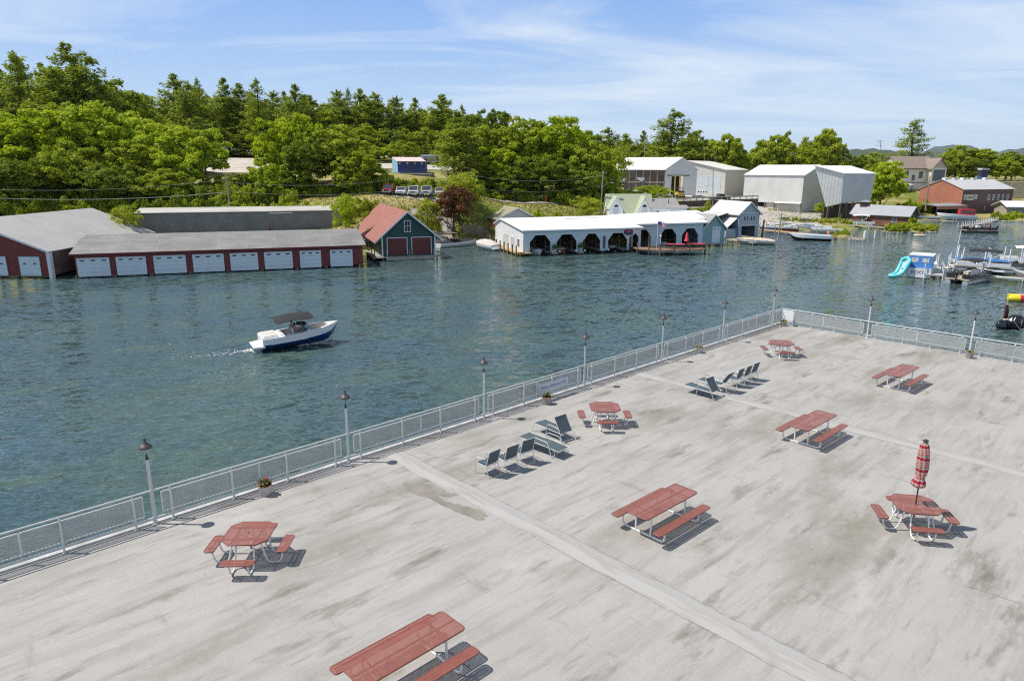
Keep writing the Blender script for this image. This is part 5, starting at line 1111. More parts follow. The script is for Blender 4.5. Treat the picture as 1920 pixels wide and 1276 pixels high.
def person(label, loc, rz, shirt, pants, hair, pose='sit', parent=None, drop=0.):
    """one continuous skinned figure; faces +x"""
    me = bpy.data.meshes.new('person')
    if pose == 'sit': J = {'hip': (0, 0, .0), 'ch': (-.06, 0, .32), 'nk': (-.04, 0, .52), 'hd': (-.02, 0, .66), 'kl': (.42, .1, .02), 'fl': (.45, .1, -.40), 'kr': (.42, -.1, .02), 'fr': (.45, -.1, -.40), 'sl': (-.05, .19, .46), 'el': (.06, .26, .22), 'hl': (.30, .18, .22), 'sr': (-.05, -.19, .46), 'er': (.06, -.26, .22), 'hr': (.30, -.18, .22), 'tl': (.60, .1, -.43), 'tr': (.60, -.1, -.43)}
    else: J = {'hip': (0, 0, .92), 'ch': (0, 0, 1.22), 'nk': (0, 0, 1.44), 'hd': (.02, 0, 1.58), 'kl': (.03, .1, .48), 'fl': (0, .1, .07), 'kr': (-.02, -.1, .48), 'fr': (-.05, -.1, .07), 'sl': (0, .19, 1.38), 'el': (.0, .27, 1.12), 'hl': (.12, .24, .92), 'sr': (0, -.19, 1.38), 'er': (0, -.27, 1.12), 'hr': (.12, -.24, .92), 'tl': (.15, .1, .04), 'tr': (.1, -.1, .04)}
    names = list(J); E = [('hip', 'ch'), ('ch', 'nk'), ('nk', 'hd'), ('hip', 'kl'), ('kl', 'fl'), ('fl', 'tl'), ('hip', 'kr'), ('kr', 'fr'), ('fr', 'tr'), ('ch', 'sl'), ('sl', 'el'), ('el', 'hl'), ('ch', 'sr'), ('sr', 'er'), ('er', 'hr')]
    rad = {'hip': .14, 'ch': .145, 'nk': .06, 'hd': .10, 'kl': .075, 'fl': .045, 'kr': .075, 'fr': .045, 'sl': .065, 'el': .042, 'hl': .032, 'sr': .065, 'er': .042, 'hr': .032, 'tl': .04, 'tr': .04}
    me.from_pydata([J[k] for k in names], [(names.index(a), names.index(b_)) for a, b_ in E], []); me.update()
    o = bpy.data.objects.new('person', me); COL.objects.link(o); o.location = loc; o.rotation_euler = (0, 0, rz); tag(o, label, 'person')
    md_ = o.modifiers.new('skin', 'SKIN'); 
    for i, k in enumerate(names): sv = me.skin_vertices[0].data[i]; sv.radius = (rad[k], rad[k]); sv.use_root = (k == 'hip')
    sb = o.modifiers.new('sub', 'SUBSURF'); sb.levels = 2; sb.render_levels = 2
    dg = bpy.context.evaluated_depsgraph_get(); dg.update(); m2 = bpy.data.meshes.new_from_object(o.evaluated_get(dg)); o.modifiers.clear(); o.data = m2
    m2.materials.clear(); [m2.materials.append(m) for m in (skin, shirt, pants)]
    hz = J['hip'][2]
    for f in m2.polygons:
        c = f.center; f.use_smooth = True
        f.material_index = 1 if (hz+.06 < c.z < J['nk'][2]-.0 and abs(c.y) < .25) else 2 if (c.z <= hz+.06 and (c.x < .36 if pose == 'sit' else c.z > .45) and abs(c.y) < .19) else 0
    h = J['hd']; MB().ball((h[0]-.025, 0, h[2]+.045), (.115, .105, .115), hair, 10, 7).build('hair', o)
    MB().ball((h[0]+.115, 0, h[2]-.005), (.018, .014, .02), skin, 6, 4).ball((h[0]+.10, .035, h[2]+.02), .013, blackh, 6, 4).ball((h[0]+.10, -.035, h[2]+.02), .013, blackh, 6, 4).build('face', o)
    return o
grey_s = mat('grey_shirt', (.35, .33, .33), .8); pink_s = mat('pink_top', (.55, .28, .25), .8); navy_s = mat('navy_shorts', (.03, .04, .08), .8); brownh = mat('brown_hair', (.06, .03, .02), .8); blondh = mat('fair_hair', (.40, .25, .12), .8); red_s = mat('red_shirt', (.5, .05, .06), .8)
def seatbox(mb, x0, x1, y0, y1, z0, z1, back=None, m=None):
    m = m or vinyl; mb.bx(x0, x1, y0, y1, z0, z1, m)
    if back: mb.bx(*back, m)
def outboard(o, loc, s=1.):
    mb = MB(); x, y, z = loc; mb.ball((x, y, z+.95*s), (.28*s, .2*s, .26*s), blackh, 10, 7); mb.box((x, y, z+.45*s), (.2*s, .14*s, .8*s), blackh); mb.box((x-.05, y, z-.05), (.36*s, .05*s, .2*s), blackh); mb.tube([(x-.2*s, y, z-.3*s), (x+.1*s, y, z-.3*s)], .06*s, blackh, 7)
    return mb.build('outboard_motor', o)
# --- the moving runabout
HB = R(29.5)
bo = empty('motorboat', 'white and navy bowrider with a black bimini top, cruising across the channel', 'boat', (-18.75, 49.55, .1), HB); bo.rotation_euler = (0, R(-4), HB); bo.scale = (.9, 1.05, .92)
Lb = 6.5
boat_hull(bo, Lb, 2.45, .95, navy, gel, -.3, .25, (.24, .92), .35, .62)
MB().extr([(-.75, -.98, .28), (.1, -1.15, .28), (.1, 1.15, .28), (-.75, .98, .28)], (0, 0, .14), gel).build('swim_platform', bo)
mb = MB(); mb.bx(.02, 1.3, -1.0, 1.0, .9, 1.06, gel); mb.bx(.15, 1.25, -.85, -.03, 1.06, 1.13, vinyl).bx(.15, 1.25, .03, .85, 1.06, 1.13, vinyl); mb.build('sun_pad', bo)
mb = MB(); seatbox(mb, 1.6, 2.0, -.85, .85, .35, .75, (1.55, 1.65, -.85, .85, .75, 1.08)); mb.build('bench_seat', bo)
for s in (-1, 1): mb = MB(); seatbox(mb, 2.55, 3.05, s*.5-.25, s*.5+.25, .35, .8, (2.5, 2.62, s*.5-.25, s*.5+.25, .8, 1.4)); mb.build('helm_seat', bo)
MB().bx(3.5, 3.9, -1.0, -.25, .35, 1.15, gel).bx(3.5, 3.9, .25, 1.0, .35, 1.15, gel).build('console', bo); MB().tube([(3.42+.06*math.cos(R(a)), -.6+.18*math.cos(R(a*1)), 1.12+.18*math.sin(R(a))) for a in range(0, 360, 30)], .015, blackh, 5, True).build('steering_wheel', bo)
mb = MB(); wg = mat('tinted_windshield', (.05, .07, .08), .05, spec=.8)
for s in (-1, 1): mb.extr([(4.15, s*.3, 1.12), (3.75, s*1.0, 1.12), (3.45, s*.98, 1.5), (3.85, s*.3, 1.52)], (.02, 0, 0), wg); mb.extr([(3.75, s*1.0, 1.1), (2.9, s*1.04, 1.05), (3.0, s*1.02, 1.3), (3.45, s*.98, 1.5)], (0, -s*.02, 0), wg)
mb.build('windshield', bo)
mb = MB(); seatbox(mb, 4.2, 5.0, -.6, -.3, .35, .72); seatbox(mb, 4.2, 5.0, .3, .6, .35, .72); mb.build('bow_seat', bo)
bimini(bo, 1.2, 4.3, 2.3, 2.1, arch=.2, zb=1.0, xm=2.9)
text_mesh('NH 2745 T', .2, gel, 'registration', bo, (5.35, -.93, .75), (R(100), 0, R(14)), .004)
MB().bar((.6, -1.19, .47), (3.6, -1.235, .5), .02, .03, gel).build('hull_stripe', bo)
mw_ = Matrix.LocRotScale(bo.location, bo.rotation_euler, bo.scale)
def on_boat(x, y, z): v = mw_ @ Vector((x, y, z)); return tuple(v)
person('person in a grey shirt seated at the left under the black bimini', on_boat(2.75, .45, .92), HB, grey_s, navy_s, blondh); person('person in a pink top seated at the helm of the cruising boat', on_boat(2.8, -.5, .92), HB-.1, pink_s, navy_s, brownh)
foam = mat('foam', (.75, .78, .74), .7); mb = MB(); rnd = random.Random(2); stern = Vector((-18.75, 49.55)); back = Vector((-math.cos(HB), -math.sin(HB))); sd = Vector((-back.y, back.x))
for i in range(230):
    d = .7+5.5*rnd.random()**3.6; w_ = .35+.12*d; p = stern+back*d+sd*rnd.gauss(0, w_*.5); r_ = rnd.uniform(.02, .10)*(1.15-d/10); a = rnd.uniform(0, 6.3)
    mb.add([(p.x+r_*math.cos(a+k*2.1)*rnd.uniform(.5, 1.6), p.y+r_*math.sin(a+k*2.1)*rnd.uniform(.5, 1.3), .03+.04*rnd.random()) for k in range(3)], [(0, 1, 2)], foam)
tag(mb.build('wake_foam'), 'white churned foam behind the cruising motorboat', kind='stuff')
# low wake swells fanning out behind the boat
# --- covered and moored boats on the far shore
def covered(label, loc, rz, L, B, hm, cm, peak=.9, name='covered_boat'):
    o = empty(name, label, 'boat', loc, rz); S = boat_hull(o, L, B, .75, hm, gel, -.3, .3, (.3, .31), .2); mb = MB(); vs = []; n = len(S)
    for i, (x, b_, zs, zk) in enumerate(S):
        t_ = i/(n-1); h_ = peak*math.sin(math.pi*min(1, t_*1.05+.02))**.6*(1-.35*t_)
        for j in range(9): s = j/8*2-1; vs.append((x, s*b_*1.02, zs+.03+h_*(1-abs(s)**1.7)*.8+.03*math.sin(i*2+j)))
    mb.add(vs, [(i*9+j, (i+1)*9+j, (i+1)*9+j+1, i*9+j+1) for i in range(n-1) for j in range(8)], cm, True); mb.build('cover', o); return o
o = covered('boat under a pale tan cover moored left of the white boathouse', (-2.6, 114.2, 0), R(122), 6.8, 2.6, gel, cover, 1.15); MB().bx(-.75, .02, -.95, .95, .25, .4, gel).build('swim_platform', o)
o = covered('dark speedboat with black canvas beside the green boathouse', (-12.9, 118.0, 0), R(40), 8.4, 2.5, gel, canvas, .6)
MB().tube(rounded([(3.0, -1.1, .9), (2.6, -1.0, 2.3), (2.6, 1.0, 2.3), (3.0, 1.1, .9)], .3, 4), .05, black, 6).build('wake_tower', o); MB().extr([(1.8, -1.0, 2.35), (3.6, -1.0, 2.35), (3.6, 1.0, 2.35), (1.8, 1.0, 2.35)], (0, 0, .06), mat('brown_canvas', (.22, .15, .11), .8)).build('tower_canopy', o)
o = covered('pontoon boat under a peaked tan cover beside the grey boathouse', (47.6, 124.9, 0), R(163), 6.6, 2.6, mat('tan_hull', (.45, .38, .30), .6), mat('beige_cover', (.60, .48, .34), .8), .6)
o = empty('motorboat', 'white speedboat with a dark green hull bottom moored by the yellow-timber dock', 'boat', (61.2, 132.5, 0), R(163)); boat_hull(o, 7.4, 2.6, 1.05, blackh, gel, -.3, .3, (.3, .31), .3, .7)
MB().bx(1.5, 3.4, -.8, .8, .8, 1.1, gel).build('engine_box', o)
# dock shapes
def dock(label, pts, w_, z, m, piles=True, step=3., name='dock', ph=1.0, pm=None):
    o = empty(name, label, 'dock', (pts[0][0], pts[0][1], 0), 0); x0, y0 = pts[0]; pm = pm or m
    for a, b_ in zip(pts[:-1], pts[1:]):
        MB().bar((a[0]-x0, a[1]-y0, z-.08), (b_[0]-x0, b_[1]-y0, z-.08), w_, .16, m).build('walkway', o)
        if piles:
            A_, B_ = Vector(a), Vector(b_); n_ = max(1, int((B_-A_).length/step)); d = (B_-A_).normalized(); s = Vector((-d.y, d.x))
            for i in range(n_+1):
                for q in (-1, 1): p = A_+(B_-A_)*i/n_+s*q*(w_/2+.07); MB().tube([(p.x-x0, p.y-y0, -1.2), (p.x-x0, p.y-y0, z+ph)], .07, pm, 6).build('piling', o)
    return o
def g(px, py, z=0): p = P(px, py, z); return (p[0], p[1])
dock('new yellow-timber dock in front of the twin grey barns', [g(1430, 431, .5), g(1490, 437, .5), g(1560, 444, .5)], 1.8, .65, lumber, ph=1.5)
dock('second timber dock behind the moored boats, nearest the weedy bank', [g(1425, 416, .6), g(1500, 418, .6), g(1570, 421, .6)], 1.0, .7, lumber, ph=.9)
dock('grey dock with white posts running to the green islet', [g(1575, 421, .5), g(1662, 426, .5)], 1.6, .55, greywood, ph=.9, pm=wtrim)
dock('pale dock left of the grey boathouse bay with short white posts', [g(1368, 448, .4), g(1420, 455, .4)], 2.0, .45, greywood, ph=.8)
dock('curving floating walkway with white posts leading to the right-hand islet', [g(1801, 424, .3), g(1835, 420, .3), g(1872, 411, .3)], 1.0, .35, greywood, ph=.8, pm=wtrim, step=2)
dock('grey dock in front of the red-topped cabin boat', [g(1730, 411, .4), g(1790, 415, .4), g(1850, 415, .4)], 1.1, .45, greywood, ph=.8)
tag(MB().tube([(0, 0, -1.5), (.25, 0, 5.2)], .14, greywood, 8).build('mooring_pile', loc=(*g(1458, 451), 0)), 'lone tall grey pile standing in the water before the timber dock', 'pile'); tag(MB().tube([(0, 0, -1.5), (.3, 0, 3.6)], .2, timber, 8).build('mooring_pile', loc=(*g(1427, 446), 0)), 'thick dark pile right of the grey two-storey boathouse', 'pile')
def small_boat(label, px, py, rz, L, hm, top=None, cm=None, loc_z=0):
    x, y = g(px, py); o = empty('moored_boat', label, 'boat', (x, y, loc_z), rz); boat_hull(o, L, L*.36, .8, hm, gel, -.3, .25, (.2, .75), .3)
    MB().bx(L*.35, L*.6, -.5, .5, .5, 1.15, gel).build('console', o)
    if top: bimini(o, L*.2, L*.55, L*.32, 2.1, top, zb=.8)
    return o
small_boat('moored boat with black bimini behind the yellow-timber dock', 1530, 430, R(172), 6.5, gel, canvas); small_boat('blue-hulled boat tied third from the left behind the yellow-timber dock', 1470, 432, R(160), 5.4, mat('mid_blue_hull', (.04, .17, .50), .4)); small_boat('red-hulled boat tied behind the yellow-timber dock', 1497, 433, R(165), 5., mat('red_hull', (.40, .03, .03), .4)); small_boat('white boat with low hull pulled up right behind the timber dock', 1560, 431, R(150), 6.5, gel); small_boat('teal-hulled boat tied at the left end behind the timber dock', 1452, 430.5, R(160), 5.2, mat('teal_hull', (.08, .34, .50), .4)); small_boat('white boat at the outer right end of the timber dock', 1580, 437, R(150), 6.5, gel)
small_boat('dark-hulled boat under black canvas second from the left behind the timber dock', 1487, 427, R(165), 6.0, navy, canvas); small_boat('white runabout farthest back behind the timber docks, below the weeds', 1510, 424, R(168), 6.5, gel); small_boat('white runabout left of the one below the weeds', 1475, 423.5, R(168), 6.2, gel); small_boat('white skiff nearest the grey two-storey boathouse behind the timber dock', 1440, 427, R(165), 5.0, gel)
x, y = g(1600, 420, .5); rnd = random.Random(14); ob = empty('stacked_crates', 'rusty orange stack of crates on the grey dock left of the white pontoon boat', 'crates', (x-2, y+1.5, .55), R(-12)); mbx = MB()
for i_ in range(9): mbx.bx(i_*.55, i_*.55+.45, 0, .5, 0, rnd.uniform(.4, .9), mat('rusty_crate', (.42, .20, .10), .8) if i_ % 3 else gel)
build_each(mbx, 'crate', ob)
tag(MB().lathe([(0, 0), (.3, 0), (.3, .9), (0, .9)], mat('orange_barrel', (.75, .16, .05), .5), 12).build('barrel', loc=(*g(1553, 442, .6), .6)), 'orange barrel standing on the timber dock', 'barrel')
def pontoon(label, loc, rz, L, W, fence, top=None, seatm=None, tube_m=None):
    o = empty('pontoon_boat', label, 'boat', loc, rz); seatm = seatm or vinyl
    for s in (-1, 1): mb = MB(); mb.tube([(0, s*W*.36, .15), (L*.86, s*W*.36, .15), (L*.95, s*W*.36, .3), (L, s*W*.36, .45)], [.32, .32, .24, .04], tube_m or alum, 12); mb.build('pontoon', o)
    MB().bx(0, L*.93, -W/2, W/2, .5, .6, mat('tan_deck', (.5, .40, .28), .7)).build('deck', o); mb = MB(); t_ = .05
    for x0_, x1_, y0_, y1_ in ((.4, L*.9, -W/2, -W/2+t_), (.4, L*.9, W/2-t_, W/2), (L*.9-t_, L*.9, -W/2+t_, W/2-t_), (.4, .4+t_, -W/2+t_, -.4), (.4, .4+t_, .4, W/2-t_)): mb.bx(x0_, x1_, y0_, y1_, .65, 1.2, fence)
    mb.build('side_panels', o); mb = MB(); seatbox(mb, .5, 2.2, -W/2+.1, -W/2+.7, .6, 1.0); seatbox(mb, .5, 2.0, W/2-.7, W/2-.1, .6, 1.0); seatbox(mb, L*.62, L*.87, -W/2+.1, -W/2+.75, .6, 1.0); seatbox(mb, L*.62, L*.87, W/2-.75, W/2-.1, .6, 1.0); mb.build('seats', o)
    MB().bx(L*.45, L*.55, -W/2+.3, -W/2+1.1, .6, 1.5, gel).build('console', o)
    if top: bimini(o, L*.2, L*.72, W*.95, 2.55, top, zb=1.2)
    outboard(o, (-.15, 0, .25), 1.1); return o
o = pontoon('tan and black pontoon boat with black bimini docked beside the blue houseboat', (53.4, 81.6, 0), R(36), 7.4, 2.6, blackh, canvas, mat('tan_seats', (.55, .38, .22), .6))
o = pontoon('dark pontoon boat with several people crossing at the far right', (106.0, 151.5, 0), R(172), 7.0, 2.6, blackh, None, None, mat('dark_pontoon', (.05, .05, .055), .4))
for i, (dx_, dy_, sh, lab) in enumerate(((2.2, .6, red_s, 'person in a red shirt seated at the middle of the crossing pontoon boat'), (4.6, -.5, grey_s, 'person in a grey shirt toward the front of the crossing pontoon boat'), (5.6, .6, pink_s, 'person in pink at the front of the crossing pontoon boat'), (1.0, -.6, navy_s, 'person in dark clothes at the stern of the crossing pontoon boat'))):
    v = Matrix.Rotation(R(172), 4, 'Z') @ Vector((dx_, dy_, 1.1)); person(lab, (106.0+v.x, 151.5+v.y, v.z), R(172+40*i), sh, navy_s, brownh)
pontoon('white pontoon boat with a cream bimini tied before the low brown boathouse', (81.5, 169.5, 0), R(-12), 7.0, 2.5, gel, mat('cream_canvas', (.75, .72, .66), .7))
# --- blue-canvas cabin boat with lettering
o = empty('cabin_boat', 'white cabin boat with blue canvas back and black lettering on its transom', 'boat', (51.3, 86.0, 0), R(54))
W, L = 3.1, 8.5; S = boat_hull(o, L, W, 1.25, mat('rust_bottom', (.22, .06, .04), .6), gel, -.25, .5, (.06, .45), .4, .8)
MB().bx(-.04, .0, -1.35, 1.35, .1, 1.25, gel).build('transom', o)
text_mesh('ROXY', .62, black, 'boat_name', o, (-.05, .1, .75), (R(90), 0, R(-90)), .006, .85)
MB().extr([(.3, -1.4, 1.3), (.3, 1.4, 1.3), (.75, 1.25, 2.75), (.75, -1.25, 2.75)], (.06, 0, 0), bluec).build('canvas_back', o)
for s in (-.6, .6): MB().extr([(.46+.02, s-.38, 1.95), (.46+.02, s+.38, 1.95), (.64, s+.38, 2.5), (.64, s-.38, 2.5)], (-.03, 0, 0), mat('clear_vinyl', (.6, .6, .56), .3, var=.6, scale=5)).build('canvas_window', o)
MB().bx(.7, 3.9, -1.35, 1.35, 2.72, 2.86, gel).build('hardtop', o); MB().extr([(3.9, -1.2, 1.35), (3.9, 1.2, 1.35), (3.3, 1.2, 2.7), (3.3, -1.2, 2.7)], (.05, 0, 0), wg).bx(1.2, 3.2, -1.3, -1.27, 1.9, 2.6, wg).bx(1.2, 3.2, 1.27, 1.3, 1.9, 2.6, wg).build('cabin_window', o)
mb = MB(); [mb.tube([(x, s*1.3, 1.3), (x, s*1.3, 2.72)], .03, gel, 5) for x in (.8, 2.2, 3.6) for s in (-1, 1)]; [mb.tube([(x, s*(1.2-.12*(x-4)), 1.4), (x, s*(1.2-.12*(x-4)), 2.0)], .02, chrome, 5) for x in (4.5, 5.5, 6.5, 7.5) for s in (-1, 1)]; build_each(mb, 'rail_posts', o)
# inflatable slide
aqua = mat('aqua_vinyl', (.16, .62, .68), .35); sx, sy = 50.15, 87.0
o = empty('inflatable_slide', 'aqua inflatable water slide hanging from the side of the blue-canvas boat', 'slide', (sx, sy, 0), R(196))
mb = MB(); prof_ = [(.0, 2.2), (.2, 1.75), (.5, 1.1), (.85, .6), (1.3, .32), (1.9, .25)]; ringp = [(x, .62-.05*i, z) for i, (x, z) in enumerate(prof_)]+[(2.25, 0, .26)]+[(x, -.62+.05*i, z) for i, (x, z) in reversed(list(enumerate(prof_)))]+[(-.12, 0, 2.45)]
mb.tube(ringp, .23, aqua, 10, close=True); mb.build('ring_tube', o)
mb = MB(); mb.add([(x, s, z-.05) for x, z in prof_ for s in (-.5, .5)], [(2*i, 2*i+1, 2*i+3, 2*i+2) for i in range(5)], mat('slide_bed', (.45, .66, .62), .4, col2=(.03, .12, .12), scale=2.4, thr=(.5, .6)), True); mb.build('slide_bed', o)
# --- near-right docks, lifts, speedboats
plast = mat('pale_dock_deck', (.60, .58, .54), .7, var=.15, scale=3)
dock('pale dock between the blue-canvas boat and the black-topped pontoon boat', [(52.6, 84.9), (54.6, 88.6)], 1.9, .65, plast, step=1.8, ph=1.3, pm=wtrim)
dock('long pale dock with paired white posts running to the right edge', [(58.4, 84.6), (62.5, 82.4), (70, 78.2)], 1.1, .6, plast, step=3.2, ph=1.6, pm=wtrim)
dock('farther pale dock behind the covered speedboats at the right', [(62, 95.5), (72, 90.5)], 1.2, .6, plast, step=2.8, ph=2.4, pm=wtrim)
dock('pale dock end behind the black pontoon bimini', [(55.5, 90.5), (60.0, 92.5)], 1.3, .6, plast, step=2.2, ph=1.8, pm=wtrim)
for (x, y, a, hm, cm, lab) in ((67.2, 92.0, 158, gel, bluec, 'white speedboat with blue cover on the far side of the right-hand dock'), (68.5, 86.0, 150, gel, canvas, 'white speedboat under black canvas at the right-hand dock'), (68.2, 80.5, 155, mat('grey_hull', (.25, .25, .25), .4), canvas, 'grey boat under dark canvas nearest on the right-hand dock')):
    covered(lab, (x, y, .5), R(a), 7.4, 2.5, hm, cm, .55)
o = empty('personal_watercraft', 'black and white jet ski parked on the right-hand dock beside the white posts', 'jet ski', (61.3, 84.9, .6), R(150)); boat_hull(o, 2.9, 1.1, .5, blackh, gel, 0, .25, (.4, .41), .3); MB().ball((1.2, 0, .75), (.8, .22, .18), black, 10, 6).build('saddle', o); MB().tube([(2.0, -.35, .95), (1.95, 0, 1.0), (2.0, .35, .95)], .025, black, 6).build('handlebar', o)
tag(MB().tube([(0, 0, -.5), (.3, .0, 6.0)], .045, wtrim, 7).ball((.3, 0, 6.05), .08, black, 8, 5).build('flag_mast', loc=(56.6, 87.6, 0)), 'thin white mast rising beside the black pontoon bimini', 'mast')
pontoon('white pontoon boat with a black bimini lifted behind the long pale dock', (64.8, 88.2, .45), R(150), 7.0, 2.5, gel, canvas)
pontoon('dark pontoon boat with black bimini nearest the right edge behind the long pale dock', (71.5, 83.0, .4), R(152), 7.0, 2.5, mat('grey_hull', (.25, .25, .25), .4), canvas)
pontoon('white pontoon boat with a cream bimini on the farther pale dock', (74.5, 93.5, .4), R(155), 7.0, 2.5, gel, mat('cream_canvas', (.75, .72, .66), .7))
for i_, (x_, y_) in enumerate(((59.5, 86.2), (60.1, 86.0), (63.4, 84.3), (64.0, 84.0), (61.5, 94.6), (62.1, 94.4), (66.5, 92.6), (67.1, 92.4))): tag(MB().tube([(0, 0, -.5), (.08, 0, 3.0 if i_ % 2 else 3.3)], .09, wtrim, 8).build('dock_post', loc=(x_, y_, 0)), 'tall white boat-lift post among the moored boats at the right', 'post', 'white boat-lift posts at the right-hand docks')
# flags
def flag(label, base, h_, w_, fh, rz, lean=0., stripes=True, pole_m=None, name='flag'):
    o = empty(name, label, 'flag', base, rz); MB().tube([(0, 0, 0), (lean, 0, h_)], .035, pole_m or wtrim, 7).build('pole', o)
    mb = MB(); n = 10; rows = 13 if stripes else 1; fr_, fw = mat('flag_red', (.55, .05, .08), .8), mat('flag_white', (.75, .73, .73), .8)
    for r_ in range(rows):
        vs = []
        for i in range(n+1):
            t_ = i/n; dz = -.25*w_*t_*t_-.02; y = .06*math.sin(t_*7)
            for q in (r_, r_+1): vs.append((lean*(1-q/rows*fh/h_)+.03+w_*t_, y, h_-.08-fh*q/rows*(1-.15*t_)+dz))
        mb.add(vs, [(2*i, 2*i+2, 2*i+3, 2*i+1) for i in range(n)], (fr_ if r_ % 2 == 0 else fw) if stripes else fw, True)
    c = mb.build('cloth', o)
    if stripes: MB().add([(lean+.04, -.08, h_-.1), (lean+.04+w_*.4, -.08, h_-.1-.04*w_), (lean+.04+w_*.4, -.08, h_-.1-fh*.54-.04*w_), (lean+.04, -.08, h_-.1-fh*.54)], [(0, 1, 2, 3)], mat('flag_blue', (.03, .04, .2), .8)).build('canton', c)
    return o
flag('striped flag on a white pole on the brown terrace dock', (22.7, 108.0, .85), 4.6, 1.3, .9, R(-25)); flag('striped flag flying low at the far right behind the crossing pontoon boat', (97.5, 128.0, 0.), 2.2, 2.2, 1.2, R(-15), .8)
tag(MB().tube([(0, 0, .85), (0, 0, 2.9)], .07, wtrim, 8).lathe([(.1, 2.9), (.22, 3.0), (.05, 3.25), (0, 3.3)], wtrim, 8).build('lamp_post', loc=(23.3, 108.3, 0)), 'white lamp post right of the flag on the terrace dock', 'lamp')
# pink umbrella on the terrace and at the house
pinkc = mat('pink_cloth', (.75, .05, .10), .7)
def closed_umb(label, loc, h_, r_, m): o = empty('closed_umbrella', label, 'umbrella', loc, 0); MB().tube([(0, 0, 0), (0, 0, h_)], .03, black, 6).build('pole', o); MB().lathe([(r_, h_*.45), (r_*.6, h_*.6), (r_*.45, h_*.85), (0, h_)], m, 8).build('canopy', o)
closed_umb('bright pink closed umbrella over the terrace dock tables', (28.0, 110.6, .87), 2.7, .42, pinkc); closed_umb('pink closed umbrella on the porch of the olive-roofed house', (-6.4, 131.5, 2.0), 2.6, .22, pinkc); closed_umb('dark red closed umbrella before the cream house wall', (-4.2, 128.6, 1.5), 2.3, .28, redc)
for x, y, lab in ((26.2, 110.2, 'left'), (29.6, 110.8, 'right')):
    o = empty('patio_table', f'pink cloth-covered table {lab} of the pink umbrella on the terrace dock', 'table', (x, y, .87), 0); MB().bx(-1.4, 1.4, -.45, .45, .72, .8, pinkc).build('tabletop', o); [MB().bx(s*1.2-.04, s*1.2+.04, -.04, .04, 0, .72, black).build('leg', o) for s in (-1, 1)]
# red-topped cabin boat
o = empty('cabin_boat', 'white cabin boat with a bright red canvas top under the carport', 'boat', (126.5, 189.5, .1), R(162)); boat_hull(o, 9.5, 3.0, 1.35, gel, gel, -.3, .5, (.05, .5), .5, .5)
MB().bx(.6, 4.2, -1.25, 1.25, 1.4, 2.9, redc).build('canvas_top', o); mb = MB(); [mb.bx(x, x+.85, s_*1.25, s_*1.28, 1.9, 2.6, wg) for x in (.8, 1.9, 3.0) for s_ in (-1, 1)]; mb.bx(.57, .599, -1, 1, 1.8, 2.6, wg); mb.build('cabin_window', o)
for i, (px, py, lab) in enumerate(((1745, 405, 'farther white skiff hauled at the dock left of the red-topped boat'), (1735, 409, 'nearer white skiff hauled at the dock left of the red-topped boat'), (1760, 404, 'long white skiff lying against the red-topped cabin boat'))):
    x, y = g(px, py, .5); o = empty('skiff', lab, 'boat', (x+4, y, .35), R(168)); boat_hull(o, 6.5, 1.8, .6, gel, gel, -.1, .2, (.2, .8), .2)
# swimmer on float, buoys
o = empty('float_mattress', 'small tan inflatable float drifting off the islet', 'float', (*g(1724, 442), 0), R(-10)); mb = MB(); mb.tube([(1.0*math.cos(R(a)), .6*math.sin(R(a)), .12) for a in range(0, 360, 30)], .18, mat('tan_float', (.72, .60, .45), .5), 8, True); mb.build('ring', o); MB().bx(-.9, .9, -.5, .5, .02, .1, mat('tan_float', (.72, .60, .45), .5)).build('floor', o)
fx, fy = g(1722, 442); person('person sitting on the small tan float off the islet', (fx, fy, .3), R(-60), skin, red_s, brownh)
for (px, py, s, lab) in ((1621, 447, 1.0, 'thick white marker buoy off the islet'), (1640, 446, .45, 'thin white marker buoy off the islet')): tag(MB().tube([(0, 0, -.4), (0, 0, 1.5)], .28*s+.02, wtrim, 10).build('buoy', loc=(*g(px, py), 0)), lab, 'buoy')
# yellow inflatable, black motor bundle, white skiff close right
yel = mat('yellow_vinyl', (.80, .60, .03), .35); rdv = mat('red_vinyl', (.60, .03, .04), .35)
o = empty('inflatable_raft', 'yellow and red inflatable raft with white lettering floating at the right edge', 'inflatable', (52.0, 70.7, 0), R(-15))
mb = MB(); mb.tube([(0, 0, .3), (.25, 0, .3), (1.0, 0, .3)], [.2, .36, .38], yel, 12).tube([(2.65, 0, .3), (5.2, 0, .3)], .38, yel, 12).tube([(.3, .8, .3), (5.2, .9, .3)], .36, yel, 12); mb.build('tube', o); MB().tube([(1.0, 0, .3), (2.65, 0, .3)], .40, rdv, 12).build('red_sleeve', o)
text_mesh('XXXXX', .0001, wtrim, 'none', o, (0, 0, 0), (0, 0, 0)) if False else None
mb = MB(); x = 1.3
for w_ in (.14, .12, .16, .12, .14, .12): mb.extr([(x, -.39, .42), (x+w_, -.39, .42), (x+w_, -.40, .14), (x+w_*.6, -.41, .14), (x+w_*.5, -.40, .3), (x+w_*.4, -.41, .14), (x, -.40, .14)], (0, -.02, 0), wtrim); x += w_+.04
mb.build('lettering', o); MB().bx(1.0, 4.6, .2, .7, .5, .62, mat('pale_blue_vinyl', (.6, .68, .75), .4)).build('seat', o)
o = empty('tied_boat', 'boat under a glossy black wrapped cover tied to a rusty post at the right', 'boat', (41.9, 57.6, 0), R(-5))
blk = mat('glossy_black_wrap', (.012, .014, .02), .16, spec=.7, bump=1.5, bscale=7); mb = MB(); rnd = random.Random(6)
